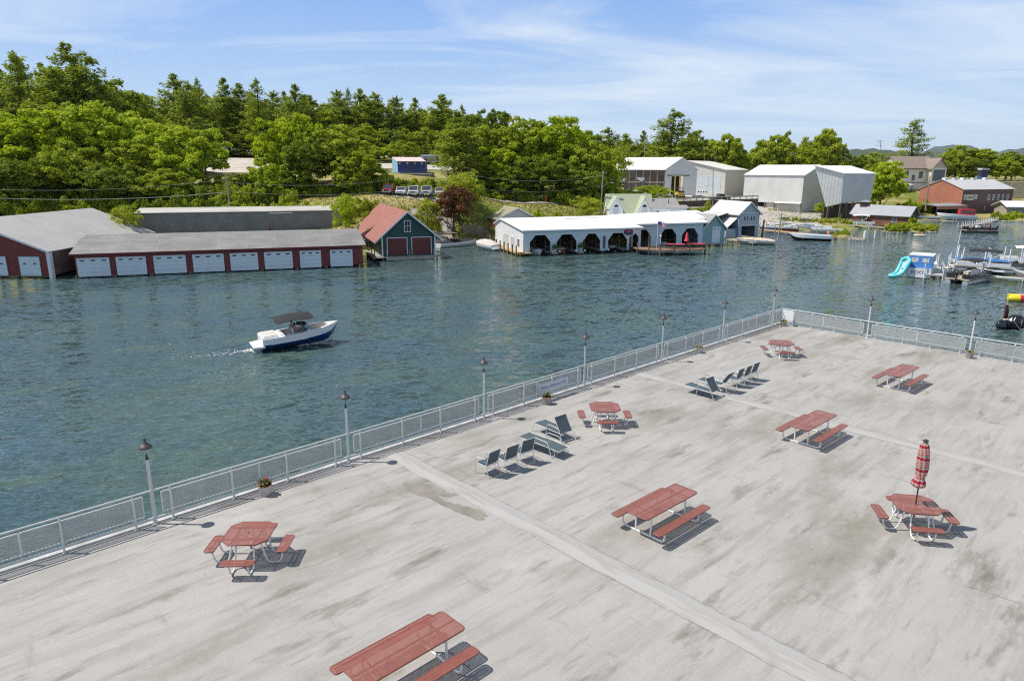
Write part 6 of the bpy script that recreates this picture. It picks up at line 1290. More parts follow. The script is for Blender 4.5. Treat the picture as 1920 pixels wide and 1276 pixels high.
def lump(mb, c, r, m, n=26, k=16, seed=1):
    rr_ = random.Random(seed); ph = [rr_.uniform(0, 6) for _ in range(6)]; vs = []
    for i in range(k+1):
        for j in range(n):
            th = math.pi*i/k; a = 2*math.pi*j/n; q = 1+.07*math.sin(5*a+ph[0]+2*th)+.05*math.sin(9*a+ph[1]-3*th)+.05*math.sin(7*th+ph[2])
            vs.append((c[0]+r[0]*q*math.sin(th)*math.cos(a), c[1]+r[1]*q*math.sin(th)*math.sin(a), c[2]-r[2]*q*math.cos(th)))
    mb.add(vs, [(i*n+j, i*n+(j+1) % n, (i+1)*n+(j+1) % n, (i+1)*n+j) for i in range(k) for j in range(n)], m, True)
lump(mb, (.35, .1, .32), (.45, .42, .42), blk, seed=1); lump(mb, (.85, .3, .35), (.5, .4, .36), blk, seed=2); lump(mb, (1.55, .2, .55), (.72, .6, .62), blk, seed=3)
mb.build('wrapped_cover', o); MB().bar((1.0, -.45, .75), (1.5, -.75, .05), .05, .03, greywood).bar((1.6, -.42, .3), (1.62, -.46, .95), .06, .03, greywood).build('strap', o)
MB().box((.72, .2, .78), (.42, .28, .10), mat('tan_float', (.72, .60, .45), .5)).build('cushion', o)
tag(MB().bx(-.09, .09, -.09, .09, -1, 1.95, mat('rusty_post', (.10, .045, .045), .8, var=.3, scale=5)).bx(.10, .22, -.07, .07, -1, 1.6, mat('rusty_post', (.10, .045, .045), .8)).build('steel_post', loc=(42.95, 58.4, 0)), 'rusty brown steel post beside the black wrapped boat', 'post')
o = empty('skiff', 'small white skiff with a bare wood deck below the black wrapped boat', 'boat', (50.0, 54.9, 0), R(176)); boat_hull(o, 7.2, 1.6, .42, gel, mat('bare_wood_deck', (.50, .28, .17), .7), -.2, .1, (.45, .46), .3)
# small things in the arched bays: planters of plants and white fenders
for s, lab in ((5.1, 'plant pot on the dock post between the first two arches'), (9.6, 'plant pot on the dock post between the second and third arches')):
    v = Matrix.Rotation(A19, 4, 'Z') @ Vector((s, -.45, .45)); rnd = random.Random(int(s)); o = empty('plant_pot', lab, 'flower pot', (1.7+v.x, 106.9+v.y, .45), 0); MB().lathe([(.2, 0), (.3, .45), (0, .45)], conc, 8).build('pot', o); mb = MB()
    for i in range(90): a, r_ = rnd.uniform(0, 6.3), .45*math.sqrt(rnd.random()); x, y, z = r_*math.cos(a), r_*math.sin(a), .5+.9*rnd.random()*(1-r_); mb.add([(x, y, z), (x+.15, y+.05, z+.1), (x+.1, y+.16, z+.16), (x-.05, y+.1, z+.1)], [(0, 1, 2, 3)], leafg)
    mb.build('leaves', o)
    MB().bx(-.5, .5, -.4, .4, -.25, -.02, greywood).tube([(0, .2, -1.5), (0, .2, -.2)], .12, timber, 6).build('stand', o)
for i, s in enumerate((4.9, 6.0, 8.9, 10.4, 13.4, 14.6)):
    v = Matrix.Rotation(A19, 4, 'Z') @ Vector((s, -.35, .55)); tag(MB().ball((0, 0, 0), .2, gel, 10, 6).build('mooring_fender', loc=(1.7+v.x, 106.9+v.y, .55)), 'round white fender by a post of the arched boathouse', 'fender', 'white fenders along the arched boathouse')
for s, hm, lab in ((2.7, gel, 'white boat nosing out of the first arch'), (7.2, mat('orange_hull', (.6, .15, .05), .5), 'orange and white boat inside the second arch'), (16.5, blackh, 'dark boat inside the fourth arch'), (27.8, gel, 'white boat with green canopy inside the arch behind the flag')):
    yb = 1.5 if s < 20 else 4.5; v = Matrix.Rotation(A19, 4, 'Z') @ Vector((s, yb+(5 if hm != gel else 5.), 0)); o = empty('berthed_boat', lab, 'boat', (1.7+v.x, 106.9+v.y, 0), A19-R(90)); boat_hull(o, 6.0 if s != 2.7 else 7.2, 2.0, .7, hm, gel, -.3, .25, (.2, .7), .3)
# ---------------------------------------------------------------- vehicles
tyre = mat('tyre', (.02, .02, .02), .9); rimm = mat('wheel_rim', (.5, .5, .5), .4, metal=.5); cglass = mat('car_glass', (.05, .06, .07), .05, spec=.9); lampm = mat('headlight', (.7, .7, .68), .2); tail = mat('tail_lamp', (.45, .02, .02), .3)
def car(kind, label, loc, rz, col, group='cars parked above the railway'):
    pm = mat('paint_'+'_'.join(f'{c:.2f}' for c in col), col, .25, spec=.6)
    o = empty('pickup_truck' if kind == 'truck' else 'parked_car', label, 'truck' if kind == 'truck' else 'car', loc, rz, group); tall = kind in ('truck', 'suv'); L, W = (5.3, 1.95) if kind == 'truck' else (4.8, 1.9) if kind == 'suv' else (4.5, 1.8)
    z0 = .42 if tall else .3; zb = 1.1 if tall else .9; zt = 1.85 if tall else 1.42
    prof = {'truck': [(0, z0), (0, zb), (1.9, zb), (1.95, zb-.05), (3.6, zb), (5.2, zb-.1), (5.3, z0+.2), (5.3, z0)], 'suv': [(0, z0), (0, zb), (3.6, zb), (4.7, zb-.12), (4.8, z0+.2), (4.8, z0)], 'car': [(0, z0), (.02, zb-.05), (.9, zb), (3.3, zb), (4.4, zb-.2), (4.5, z0+.15), (4.5, z0)]}[kind]
    cab = {'truck': [(2.0, zb), (2.15, zt), (3.35, zt), (4.0, zb)], 'suv': [(.1, zb), (.4, zt), (2.9, zt), (3.7, zb)], 'car': [(.6, zb), (1.3, zt), (2.5, zt), (3.35, zb)]}[kind]
    MB().extr([(x, -W/2, z) for x, z in prof], (0, W, 0), pm).build('body', o)
    MB().extr([(x, -W/2+.12, z) for x, z in cab], (0, W-.24, 0), cglass).build('glasshouse', o); a, b_ = cab[1], cab[2]
    MB().bx(a[0]-.05, b_[0]+.05, -W/2+.1, W/2-.1, zt-.02, zt+.06, pm).bar((cab[2][0], -W/2+.1, zt), (cab[3][0], -W/2+.06, zb), .08, .06, pm).bar((cab[2][0], W/2-.1, zt), (cab[3][0], W/2-.06, zb), .08, .06, pm).bar((cab[1][0], -W/2+.1, zt), (cab[0][0], -W/2+.06, zb), .12, .06, pm).bar((cab[1][0], W/2-.1, zt), (cab[0][0], W/2-.06, zb), .12, .06, pm).build('roof', o)
    for x in (.85, L-.95):
        for s in (-1, 1):
            t_ = MB().tube([(x, s*(W/2-.22), .34), (x, s*(W/2+.01), .34)], .34, tyre, 14).build('wheel', o); MB().tube([(x, s*(W/2-.1), .34), (x, s*(W/2+.02), .34)], .2, rimm, 12).build('rim', t_)
    for s in (-1, 1): MB().bx(L-.02, L+.02, s*W*.36-.17, s*W*.36+.17, zb-.4, zb-.2, lampm).build('headlight', o); MB().bx(-.03, .02, s*W*.42-.1, s*W*.42+.1, zb-.4, zb-.08, tail).build('tail_light', o)
    MB().bx(L-.01, L+.03, -.5, .5, z0+.25, zb-.22, black).build('grille', o); MB().bx(L-.02, L+.07, -W/2+.08, W/2-.08, z0, z0+.16, rimm).build('bumper', o)
    return o
wh = (.72, .73, .74)
for px, kind, col, lab, rz in ((731, 'suv', (.34, .02, .03), 'dark red SUV at the left end of the parked row', -92), (752, 'car', wh, 'low white car second in the parked row', -88), (775, 'suv', wh, 'tall white SUV in the middle of the parked row', -87), (800, 'truck', (.68, .68, .66), 'white pickup fourth in the parked row, beside the young bright tree', -88), (822, 'car', (.55, .5, .5), 'pale grey car at the right end of the parked row, half behind the purple tree', -85)):
    x = (px-960)/1305*137.5; car(kind, lab, (x, 139.5, H(x, 137.5)+.12), R(rz), col)
car('truck', 'dark pickup truck with a roof rack before the beige garage', (54.0, 190.5, H(54, 190.5)+.1), R(8), (.05, .05, .055), 'vehicles by the garage building')
# forklift
o = empty('forklift', 'big yellow boat forklift at the mouth of the rack barn', 'forklift', (45.5, 188.5, H(45.5, 188.5)+.1), R(100)); yw = mat('machine_yellow', (.62, .42, .10), .6)
for s in (-.7, .7): MB().bx(3.0, 3.25, s-.12, s+.12, .2, 6.2, yw).build('mast', o)
MB().bx(0, 2.6, -.9, .9, .7, 1.7, yw).bx(.1, .8, -.85, .85, 1.7, 2.1, black).build('body', o); MB().bx(1.0, 1.1, -.8, -.7, 1.7, 3, black).bx(1.0, 1.1, .7, .8, 1.7, 3, black).bx(2.3, 2.4, -.8, -.7, 1.7, 3, black).bx(2.3, 2.4, .7, .8, 1.7, 3, black).bx(.95, 2.45, -.85, .85, 3, 3.1, black).build('cab', o)
for x in (.6, 2.7):
    for s in (-1, 1): MB().tube([(x, s*.75, .6), (x, s*1.1, .6)], .6, tyre, 14).build('wheel', o)
# stored boats in the racks and blue tarps
for i in range(5):
    x = 29.5+i*2.6; o = empty('racked_boat', 'boat stored in the open racks of the white-roofed barn', 'boat', (x, 203.5, 10.0 if i % 2 else 6.8), R(88), 'boats stored in the rack barn'); boat_hull(o, 5.5, 2.0, .8, gel if i % 2 else navy, gel, -.2, .2, (.2, .7), .3)
o = empty('trailered_boat', 'white boat on a trailer standing before the rack barn', 'boat', (39.5, 190.5, H(39, 190)+.8), R(150)); boat_hull(o, 7, 2.4, 1.1, gel, gel, -.5, .3, (.2, .6), .3); MB().bx(0, 6, -.8, .8, -.7, -.55, black).build('trailer', o)
tag(MB().lathe([(2.4, 0), (2.2, .9), (1.2, 1.4), (0, 1.5)], mat('blue_tarp', (.05, .25, .62), .6, bump=1, bscale=3), 10, sy=.5).build('tarp_pile', loc=(25.2, 186.5, H(25, 186)+.5)), 'pile under a bright blue tarp beside the utility pole', 'tarp')
tag(MB().bx(-3, 3, -1, 1, 0, 1.1, lumber).bx(-2.6, 2.6, -.9, .9, 1.1, 2.0, mat('rusty_stack', (.35, .18, .08), .8)).build('timber_stack', loc=(29.5, 186.5, H(29, 186)-.1)), 'stack of orange timber beams before the open racks', 'timber stack')
# ---------------------------------------------------------------- poles and wires
polem = mat('weathered_pole', (.36, .31, .26), .9, var=.3, scale=4, stretch=(1, 1, .1))
def upole(label, base, top, cross=0, lampa=False, r_=.15, n=1, name='utility_pole'):
    o = empty(name, label, 'utility pole', base, 0); d = Vector(top)-Vector(base); MB().tube([(0, 0, -.5), tuple(d)], [r_, r_*.75], polem, 8).build('pole', o)
    for i in range(n if cross else 0): z = d.z-.4-i*1.1; MB().bx(d.x-cross/2, d.x+cross/2, d.y-.06, d.y+.06, z-.06, z+.06, polem).build('crossarm', o)
    if lampa: MB().tube([(d.x*.7, d.y, d.z*.7), (d.x*.7+1.0, d.y, d.z*.8), (d.x*.7+1.6, d.y, d.z*.8)], .04, greywood, 5).ball((d.x*.7+1.9, d.y, d.z*.79), (.4, .15, .1), greywood, 8, 5).build('street_light', o)
    return o
def tp(px, py, Y): p = PY(px, py, Y); return (p[0], p[1], p[2])
def pole_px(label, px, pyb, pyt, Y, lean=0, **k): x = (px-960)/1305*Y; z = H(x, Y) if pyb is None else tp(px, pyb, Y)[2]; t_ = tp(px+lean, pyt, Y); return upole(label, (x, Y, z), t_, **k), t_
p1, t1_ = pole_px('leaning wooden utility pole above the long grey shed', 430, None, 323, 124, -7)
p2, t2_ = pole_px('wooden utility pole with street light left of the green-roofed cottage', 1124, None, 320, 133.5, 7, cross=1.4, lampa=True)
p3, t3_ = pole_px('slim utility pole between the cottage and the grey barn', 1336, None, 316, 177, 1, r_=.12)
pole_px('pole with crossarm behind the left grey barn', 1485, 300, 284, 240, 0, cross=3.2); pole_px('pole with crossarm behind the right grey barn', 1583, 300, 294, 235, 0, cross=3.2)
pole_px('tall distant pole with small crossarms on the skyline', 1650, None, 262, 330, 0, cross=3.0, n=3); pole_px('pole with crossarm right of the raised barn', 1630, None, 286, 300, 0, cross=4.)
pole_px('tall street-lamp pole above the rack barn', 1208, None, 268, 235, 0); pole_px('pole with crossarm behind the garage building', 1320, None, 276, 240, 0, cross=3); pole_px('plain pole behind the garage building', 1340, None, 282, 245, 0)
pole_px('dark leaning pole before the rust-red workshop', 1734, 390, 330, 190, 10, r_=.18)
pole_px('small wooden pole by the parked cars and the young bright tree', 838, None, 312, 134, 0, r_=.1)
def wire(label, a, b_, sag, r_=.02, name='power_line'):
    a, b_ = Vector(a), Vector(b_); m = (a+b_)/2; pts = [a+(b_-a)*i/24-m-Vector((0, 0, sag*4*(i/24)*(1-i/24))) for i in range(25)]; o = MB().tube(pts, r_, mat('wire', (.25, .25, .24), .6), 4).build(name, loc=m); tag(o, label, 'power line')
Lx = tp(-160, 362, 118)
wire('upper power line from the left edge to the leaning pole', (Lx[0], Lx[1], Lx[2]+1.4), (t1_[0], t1_[1], t1_[2]-1.2), 1.4); wire('lower bright power line from the left edge to the leaning pole', Lx, (t1_[0], t1_[1], t1_[2]-3.4), 1.2, .045)
t8 = tp(838, 318, 134); wire('power line between the leaning pole and the small pole by the parked cars', (t1_[0], t1_[1], t1_[2]-1.6), t8, 1.6); wire('lower power line from the leaning pole toward the parked cars', (t1_[0], t1_[1], t1_[2]-3.2), (t8[0], t8[1], t8[2]-2.4), 1.4)
wire('upper power line running from the young tree to the street-light pole', t8, (t2_[0], t2_[1], t2_[2]-.8), 1.6); wire('lower power line running from the young tree to the street-light pole', (t8[0], t8[1], t8[2]-2.4), (t2_[0], t2_[1], t2_[2]-2.6), 1.5)
wire('power line from the street-light pole to the slim pole before the garages', (t2_[0], t2_[1], t2_[2]-1), (t3_[0], t3_[1], t3_[2]-4), 1.5)
rE = tp(1990, 316, 300); wire('power line across the trees at the far right', tp(1630, 300, 300), rE, 1.5, .05); wire('lower power line across the trees at the far right', tp(1630, 306, 300), (rE[0], rE[1], rE[2]-1.6), 1.5, .05)
# rope posts by the railway
for px, c, hh, lab in ((942, 'red', 1.5, 'red post left in the roped row by the railway'), (1022, 'red', 1.5, 'red post right in the roped row by the railway'), (970, 'w', 2.8, 'plain tall wooden post in the roped row by the railway'), (1075, 'w', 1.3, 'small grey post at the right of the roped row')):
    x = (px-960)/1305*147; tag(MB().bx(-.12, .12, -.12, .12, -.3, hh, mat('red_post', (.55, .06, .05), .6) if c == 'red' else polem).build('post', loc=(x, 147, H(x, 147))), lab, 'post')
wire('sagging rope between the roadside posts above the railway', (-2, 147, H(-2, 147)+1.4), (7, 147, H(7, 147)+1.4), .5, .04, 'rope')
# ---------------------------------------------------------------- vegetation
def leaf_mat(name, c1, c2, c3, tl=.32):
    m = bpy.data.materials.new(name); m.use_nodes = True; t = m.node_tree; t.nodes.clear()
    o = nn(t, 'ShaderNodeOutputMaterial'); a = nn(t, 'ShaderNodeAttribute', attribute_name='tint'); oi = nn(t, 'ShaderNodeObjectInfo')
    x1 = nn(t, 'ShaderNodeMixRGB'); x1.inputs[1].default_value = (*c1, 1); x1.inputs[2].default_value = (*c2, 1); t.links.new(a.outputs['Fac'], x1.inputs[0])
    x2 = nn(t, 'ShaderNodeMixRGB'); t.links.new(x1.outputs[0], x2.inputs[1]); x2.inputs[2].default_value = (*c3, 1)
    ml = nn(t, 'ShaderNodeMath', operation='MULTIPLY', inp={1: .6}); t.links.new(oi.outputs['Random'], ml.inputs[0]); t.links.new(ml.outputs[0], x2.inputs[0])
    d = nn(t, 'ShaderNodeBsdfPrincipled', inp={'Roughness': .55, 'Specular IOR Level': .08}); tr = nn(t, 'ShaderNodeBsdfTranslucent')
    t.links.new(x2.outputs[0], d.inputs['Base Color'])
    br = nn(t, 'ShaderNodeMixRGB', blend_type='MULTIPLY', inp={0: 1.}); br.inputs[2].default_value = (1.25, 1.3, .55, 1); t.links.new(x2.outputs[0], br.inputs[1]); t.links.new(br.outputs[0], tr.inputs[0])
    s = nn(t, 'ShaderNodeMixShader', inp={0: tl}); t.links.new(d.outputs[0], s.inputs[1]); t.links.new(tr.outputs[0], s.inputs[2]); t.links.new(s.outputs[0], o.inputs[0]); return m
M_BR = leaf_mat('leaf_bright', (.21, .31, .014), (.56, .61, .03), (.35, .43, .02)); M_MID = leaf_mat('leaf_mid', (.16, .24, .018), (.46, .50, .035), (.32, .36, .025))
M_DK = leaf_mat('leaf_dark', (.09, .15, .015), (.29, .34, .03), (.2, .25, .025)); M_PINE = leaf_mat('pine_needles', (.18, .25, .03), (.38, .42, .05), (.30, .34, .035), .35)
M_PURP = leaf_mat('purple_leaf', (.11, .05, .03), (.22, .10, .05), (.16, .085, .04), .25); M_YEL = leaf_mat('yellow_green_leaf', (.30, .36, .03), (.44, .46, .05), (.36, .38, .04))
bark = mat('bark', (.085, .065, .05), .95, var=.4, scale=6, stretch=(1, 1, .2)); deadm = mat('dead_branches', (.28, .19, .13), .9)
def leaves_mesh(name, C, Nrm, size, m, rng, jit=.55, asp=.62, flat=0., cid=None):
    """many small leaf-clump quads at points C facing roughly along Nrm"""
    n = len(C); nr = Nrm+rng.normal(0, jit, (n, 3)); nr[:, 2] += flat; nr /= np.linalg.norm(nr, axis=1)[:, None]+1e-9
    t = np.cross(nr, rng.normal(0, 1, (n, 3))); t /= np.linalg.norm(t, axis=1)[:, None]+1e-9; b_ = np.cross(nr, t)
    s = (size*rng.uniform(.55, 1.35, n))[:, None]; v = np.stack([C-t*s*.5, C+b_*s*asp*.5+nr*s*.08, C+t*s*.5, C-b_*s*asp*.5-nr*s*.05], 1).reshape(-1, 3)
    me = bpy.data.meshes.new(name); me.vertices.add(n*4); me.vertices.foreach_set('co', v.astype(np.float32).ravel())
    me.loops.add(n*4); me.loops.foreach_set('vertex_index', np.arange(n*4, dtype=np.int32)); me.polygons.add(n); me.polygons.foreach_set('loop_start', np.arange(0, n*4, 4, dtype=np.int32)); me.polygons.foreach_set('loop_total', np.full(n, 4, dtype=np.int32))
    at = me.attributes.new('tint', 'FLOAT', 'POINT'); at.data.foreach_set('value', np.repeat(rng.random(n) if cid is None else .45*rng.random(n)+.55*cid, 4).astype(np.float32))
    me.materials.append(m); me.update(); me.validate(); return me
def crown_dec(name, m, Hh=14., Wd=10., base=.10, ncl=85, per=170, size=.50, seed=0, lobes=5):
    ncl = int(ncl*1.75); per = int(per*.5); rng = np.random.default_rng(seed); pts, nrm, cid = [], [], []; R_ = Wd/2; zc = Hh*(base+1)/2; rz = Hh*(1-base)/2
    lc = [(np.array([0, 0, zc+.18*rz]), .66)]
    for i in range(lobes):
        a = 2*math.pi*(i+rng.uniform(-.25, .25))/lobes; k = rng.uniform(.38, .6); zz = rng.uniform(-.5, .45); lc.append((np.array([math.cos(a)*R_*k, math.sin(a)*R_*k, zc+zz*rz]), rng.uniform(.42, .56)))
    for i in range(ncl):
        L_, q = lc[i % len(lc)]; th = rng.uniform(0, 2*math.pi); cz = rng.uniform(-.8, 1); sr = math.sqrt(max(0, 1-cz*cz)); k = rng.uniform(.78, 1.05)
        c = L_+np.array([sr*math.cos(th)*R_*q*k, sr*math.sin(th)*R_*q*k, cz*min(rz*q*1.05, R_*q*1.25)*k]); c[2] = min(max(c[2], Hh*base), Hh*.96)
        cr_ = rng.uniform(.38, .82)*(Wd/10)**.45; n = int(per*rng.uniform(.6, 1.3)*(cr_/.62)**1.5); cid.append(np.full(n, rng.random()))
        d = rng.normal(0, 1, (n, 3)); d /= np.linalg.norm(d, axis=1)[:, None]; d[:, 2] = np.where(d[:, 2] < -.4, -d[:, 2]*.7, d[:, 2])
        p = c+d*(cr_*rng.uniform(.35, 1.2, n)[:, None])*np.array([1.1, 1.1, .85])+rng.normal(0, .12, (n, 3)); pts.append(p); nrm.append(d*1.2+np.array([-.3, -.1, .4]))
    n = int(ncl*per*.07); d = rng.normal(0, 1, (n, 3)); d /= np.linalg.norm(d, axis=1)[:, None]; p = np.array([0, 0, zc])+d*rng.uniform(.1, .78, n)[:, None]*np.array([R_*.85, R_*.85, rz*.9]); pts.append(p); nrm.append(d); cid.append(np.full(n, .2))
    return leaves_mesh(name, np.concatenate(pts), np.concatenate(nrm), size, m, rng, cid=np.concatenate(cid))
def crown_pine(name, m, Hh=20., Wd=9., base=.22, whorls=15, size=.46, seed=0, up=.25, per=75, ragged=.35, flat=.5, topw=.16):
    rng = np.random.default_rng(seed); pts, nrm = [], []
    for i in range(whorls):
        t_ = i/(whorls-1); z = Hh*(base+(1-base)*t_*.97); prof = (1-t_**1.9)**.8*(1-topw)+topw
        if t_ < .15: prof *= .75+t_*1.5
        nb = 7 if t_ < .75 else 5
        for k in range(nb):
            a = 2*math.pi*(k+rng.uniform(-.4, .4))/nb+i; Lb_ = Wd/2*prof*rng.uniform(1-ragged, 1+ragged*.5)
            n = int(per*(.35+Lb_/(Wd/2)*.9)); s = rng.uniform(.15, 1, n)**.75; w_ = .8*(1-.45*s)*min(1.3, Lb_*.3)+.25
            x = s*Lb_; y = rng.normal(0, .55, n)*w_; zz = z+x*up*(.6+.6*s)+rng.normal(0, .3, n)+rng.uniform(-.75, .75)
            p = np.stack([x*math.cos(a)-y*math.sin(a), x*math.sin(a)+y*math.cos(a), zz], 1); pts.append(p)
            nrm.append(np.stack([np.full(n, math.cos(a)*.5), np.full(n, math.sin(a)*.5), np.full(n, .8)], 1))
    n = 260; z = rng.uniform(base, .99, n)*Hh; r_ = Wd*.09*(1.15-z/Hh); a = rng.uniform(0, 6.28, n); pts.append(np.stack([r_*np.cos(a), r_*np.sin(a), z], 1)); nrm.append(np.stack([np.cos(a), np.sin(a), np.full(n, .3)], 1))
    return leaves_mesh(name, np.concatenate(pts), np.concatenate(nrm), size, m, rng, .5, .42, flat)
def crown_spire(name, m, seed): return crown_pine(name, m, 20., 7.5, .05, 22, .40, seed, -.12, 60, .18, .25, .05)
def crown_bush(name, m, seed, ncl=16, per=170, size=.30, Wd=4., Hh=2.6):
    rng = np.random.default_rng(seed); pts, nrm = [], []
    for i in range(ncl):
        a = rng.uniform(0, 6.28); r_ = math.sqrt(rng.random())*Wd*.36; z = Hh*rng.uniform(.1, .78)*(1-.5*(r_/(Wd*.4))**2); c = np.array([r_*math.cos(a), r_*math.sin(a), z]); cr_ = rng.uniform(.35, .75)*Wd/4
        d = rng.normal(0, 1, (per, 3)); d /= np.linalg.norm(d, axis=1)[:, None]; p = c+d*cr_*rng.uniform(.5, 1.1, per)[:, None]; p[:, 2] = np.abs(p[:, 2]); pts.append(p); nrm.append(d+np.array([0, 0, .4]))
    return leaves_mesh(name, np.concatenate(pts), np.concatenate(nrm), size, m, rng)
def trunk_mesh(Hh, r_, seed, limbs=6, sp=3., m=None, start=.25, topf=.8):
    rnd = random.Random(seed); mb = MB(); m = m or bark; x = y = 0; pts = []; rs = []
    for i in range(7): t_ = i/6; pts.append((x, y, Hh*topf*t_-.4)); rs.append(r_*(1-.75*t_)*(1.35 if i == 0 else 1)); x += rnd.uniform(-.12, .12)*Hh/14; y += rnd.uniform(-.12, .12)*Hh/14
    mb.tube(pts, rs, m, 7)
    for k in range(limbs):
        t_ = start+(topf-.1-start)*k/limbs; i = min(5, int(t_/topf*6)); p = pts[i]; a = k*2.4+rnd.uniform(-.4, .4); L_ = sp*rnd.uniform(.6, 1.05)
        mb.tube([p, (p[0]+L_*.45*math.cos(a), p[1]+L_*.45*math.sin(a), p[2]+L_*.35), (p[0]+L_*math.cos(a), p[1]+L_*math.sin(a), p[2]+L_*.95)], [rs[i]*.5, rs[i]*.3, .03], m, 5)
    me_o = mb.build('trunk'); me = me_o.data; bpy.data.objects.remove(me_o); return me
KIND = {}
def reg(k, crowns, trunks, Hh, Wd): KIND[k] = (crowns, trunks, Hh, Wd)
reg('bright', [crown_dec('crown_a', M_BR, seed=1), crown_dec('crown_b', M_BR, seed=2, lobes=5), crown_dec('crown_c', M_BR, seed=3, lobes=3)], [trunk_mesh(14, .28, 1), trunk_mesh(14, .26, 2)], 14., 10.)
reg('brightbroad', [crown_dec('crown_ba', M_BR, 14., 16., .08, 150, 190, .54, 61, 7), crown_dec('crown_bb', M_BR, 14., 16., .08, 150, 190, .54, 62, 6)], [trunk_mesh(14, .35, 61, 7, 5)], 14., 16.)
reg('midbroad', [crown_dec('crown_bc', M_MID, 14., 16., .08, 150, 190, .54, 63, 7)], [trunk_mesh(14, .35, 62, 7, 5)], 14., 16.)
reg('darkbroad', [crown_dec('crown_bd', M_DK, 14., 16., .06, 140, 190, .54, 64, 7)], [trunk_mesh(14, .35, 63, 7, 5)], 14., 16.)
reg('mid', [crown_dec('crown_d', M_MID, seed=4), crown_dec('crown_e', M_MID, seed=5, lobes=6), crown_dec('crown_f', M_MID, seed=6, lobes=3)], [trunk_mesh(14, .28, 3)], 14., 10.)
reg('dark', [crown_dec('crown_g', M_DK, seed=7), crown_dec('crown_h', M_DK, seed=8, lobes=5)], [trunk_mesh(14, .28, 4)], 14., 10.)
reg('pine', [crown_pine('crown_p', M_PINE, seed=s, ragged=.5, up=u, per=85, whorls=14, size=.56, topw=w) for s, u, w in ((11, .3, .12), (12, .2, .2), (13, .4, .16), (14, .26, .1))], [trunk_mesh(20, .3, 5, 4, 1.5, topf=.93)], 20., 9.)
reg('spire', [crown_spire('crown_s', M_PINE, s) for s in (21, 22)], [trunk_mesh(20, .25, 6, 0, 1, topf=.95)], 20., 7.5)
reg('lone', [crown_pine('crown_l', M_PINE, seed=31, base=.30, whorls=11, up=.12, per=110, ragged=.5, topw=.3)], [trunk_mesh(20, .35, 7, 5, 2.5, topf=.92)], 20., 9.)
reg('purple', [crown_dec('crown_q', M_PURP, 9., 7., .16, 60, 200, .30, 41)], [trunk_mesh(9, .2, 8, 5, 2)], 9., 7.)
reg('young', [crown_dec('crown_y', M_BR, 8., 6., .12, 44, 200, .30, 42), crown_dec('crown_z', M_YEL, 8., 6., .08, 40, 200, .28, 43)], [trunk_mesh(8, .13, 9, 4, 1.5)], 8., 6.)
reg('bush', [crown_bush('crown_u', M_MID, 51), crown_bush('crown_v', M_MID, 52), crown_bush('crown_w', M_DK, 53)], None, 2.6, 4.)
reg('shadebush', [crown_bush('crown_ua', M_DK, 57), crown_bush('crown_ub', M_DK, 58)], None, 2.6, 4.)
reg('brightbush', [crown_bush('crown_x', M_BR, 54), crown_bush('crown_t', M_YEL, 55)], None, 2.6, 4.)
reg('weeds', [crown_bush('crown_r', M_YEL, 56, 14, 150, .2, 4, 1.4)], None, 1.4, 4.)
ROOT = {}; _ci = [0]
def plant(kind, label, x, y, z, h_, w_, group=None, name=None, vi=None):
    cs, ts, HH, WW = KIND[kind]; _ci[0] += 1; i = _ci[0] if vi is None else vi; nm = name or {'shadebush': 'shrub', 'pine': 'pine_tree', 'spire': 'spruce_tree', 'lone': 'pine_tree', 'bush': 'shrub', 'brightbush': 'shrub', 'weeds': 'shrub'}.get(kind, 'deciduous_tree')
    o = bpy.data.objects.new(nm, None); COL.objects.link(o); o.empty_display_size = .3; o.location = (x, y, z); o.rotation_euler = (0, 0, (i*2.399) % 6.283); o.scale = (w_/WW, w_/WW, h_/HH)
    tag(o, label, 'shrub' if nm == 'shrub' else 'tree', group)
    c = bpy.data.objects.new('crown' if ts else 'foliage', cs[i % len(cs)]); COL.objects.link(c); c.parent = o
    if ts: k = bpy.data.objects.new('trunk', ts[i % len(ts)]); COL.objects.link(k); k.parent = o
    return o
def tree_px(px, top, wpx, kind, Y, label, base=None, group=None, **k):
    p = PY(px, top, Y); x = float(p[0]); zb = H(x, Y) if base is None else float(PY(px, base, Y)[2]); h_ = max(1.0, float(p[2])-zb)
    if kind in ('bright', 'mid', 'dark') and wpx*Y/1283 > .86*h_: kind += 'broad'
    return plant(kind, label, x, Y, zb-.05, h_, wpx*Y/1283, group, **k)
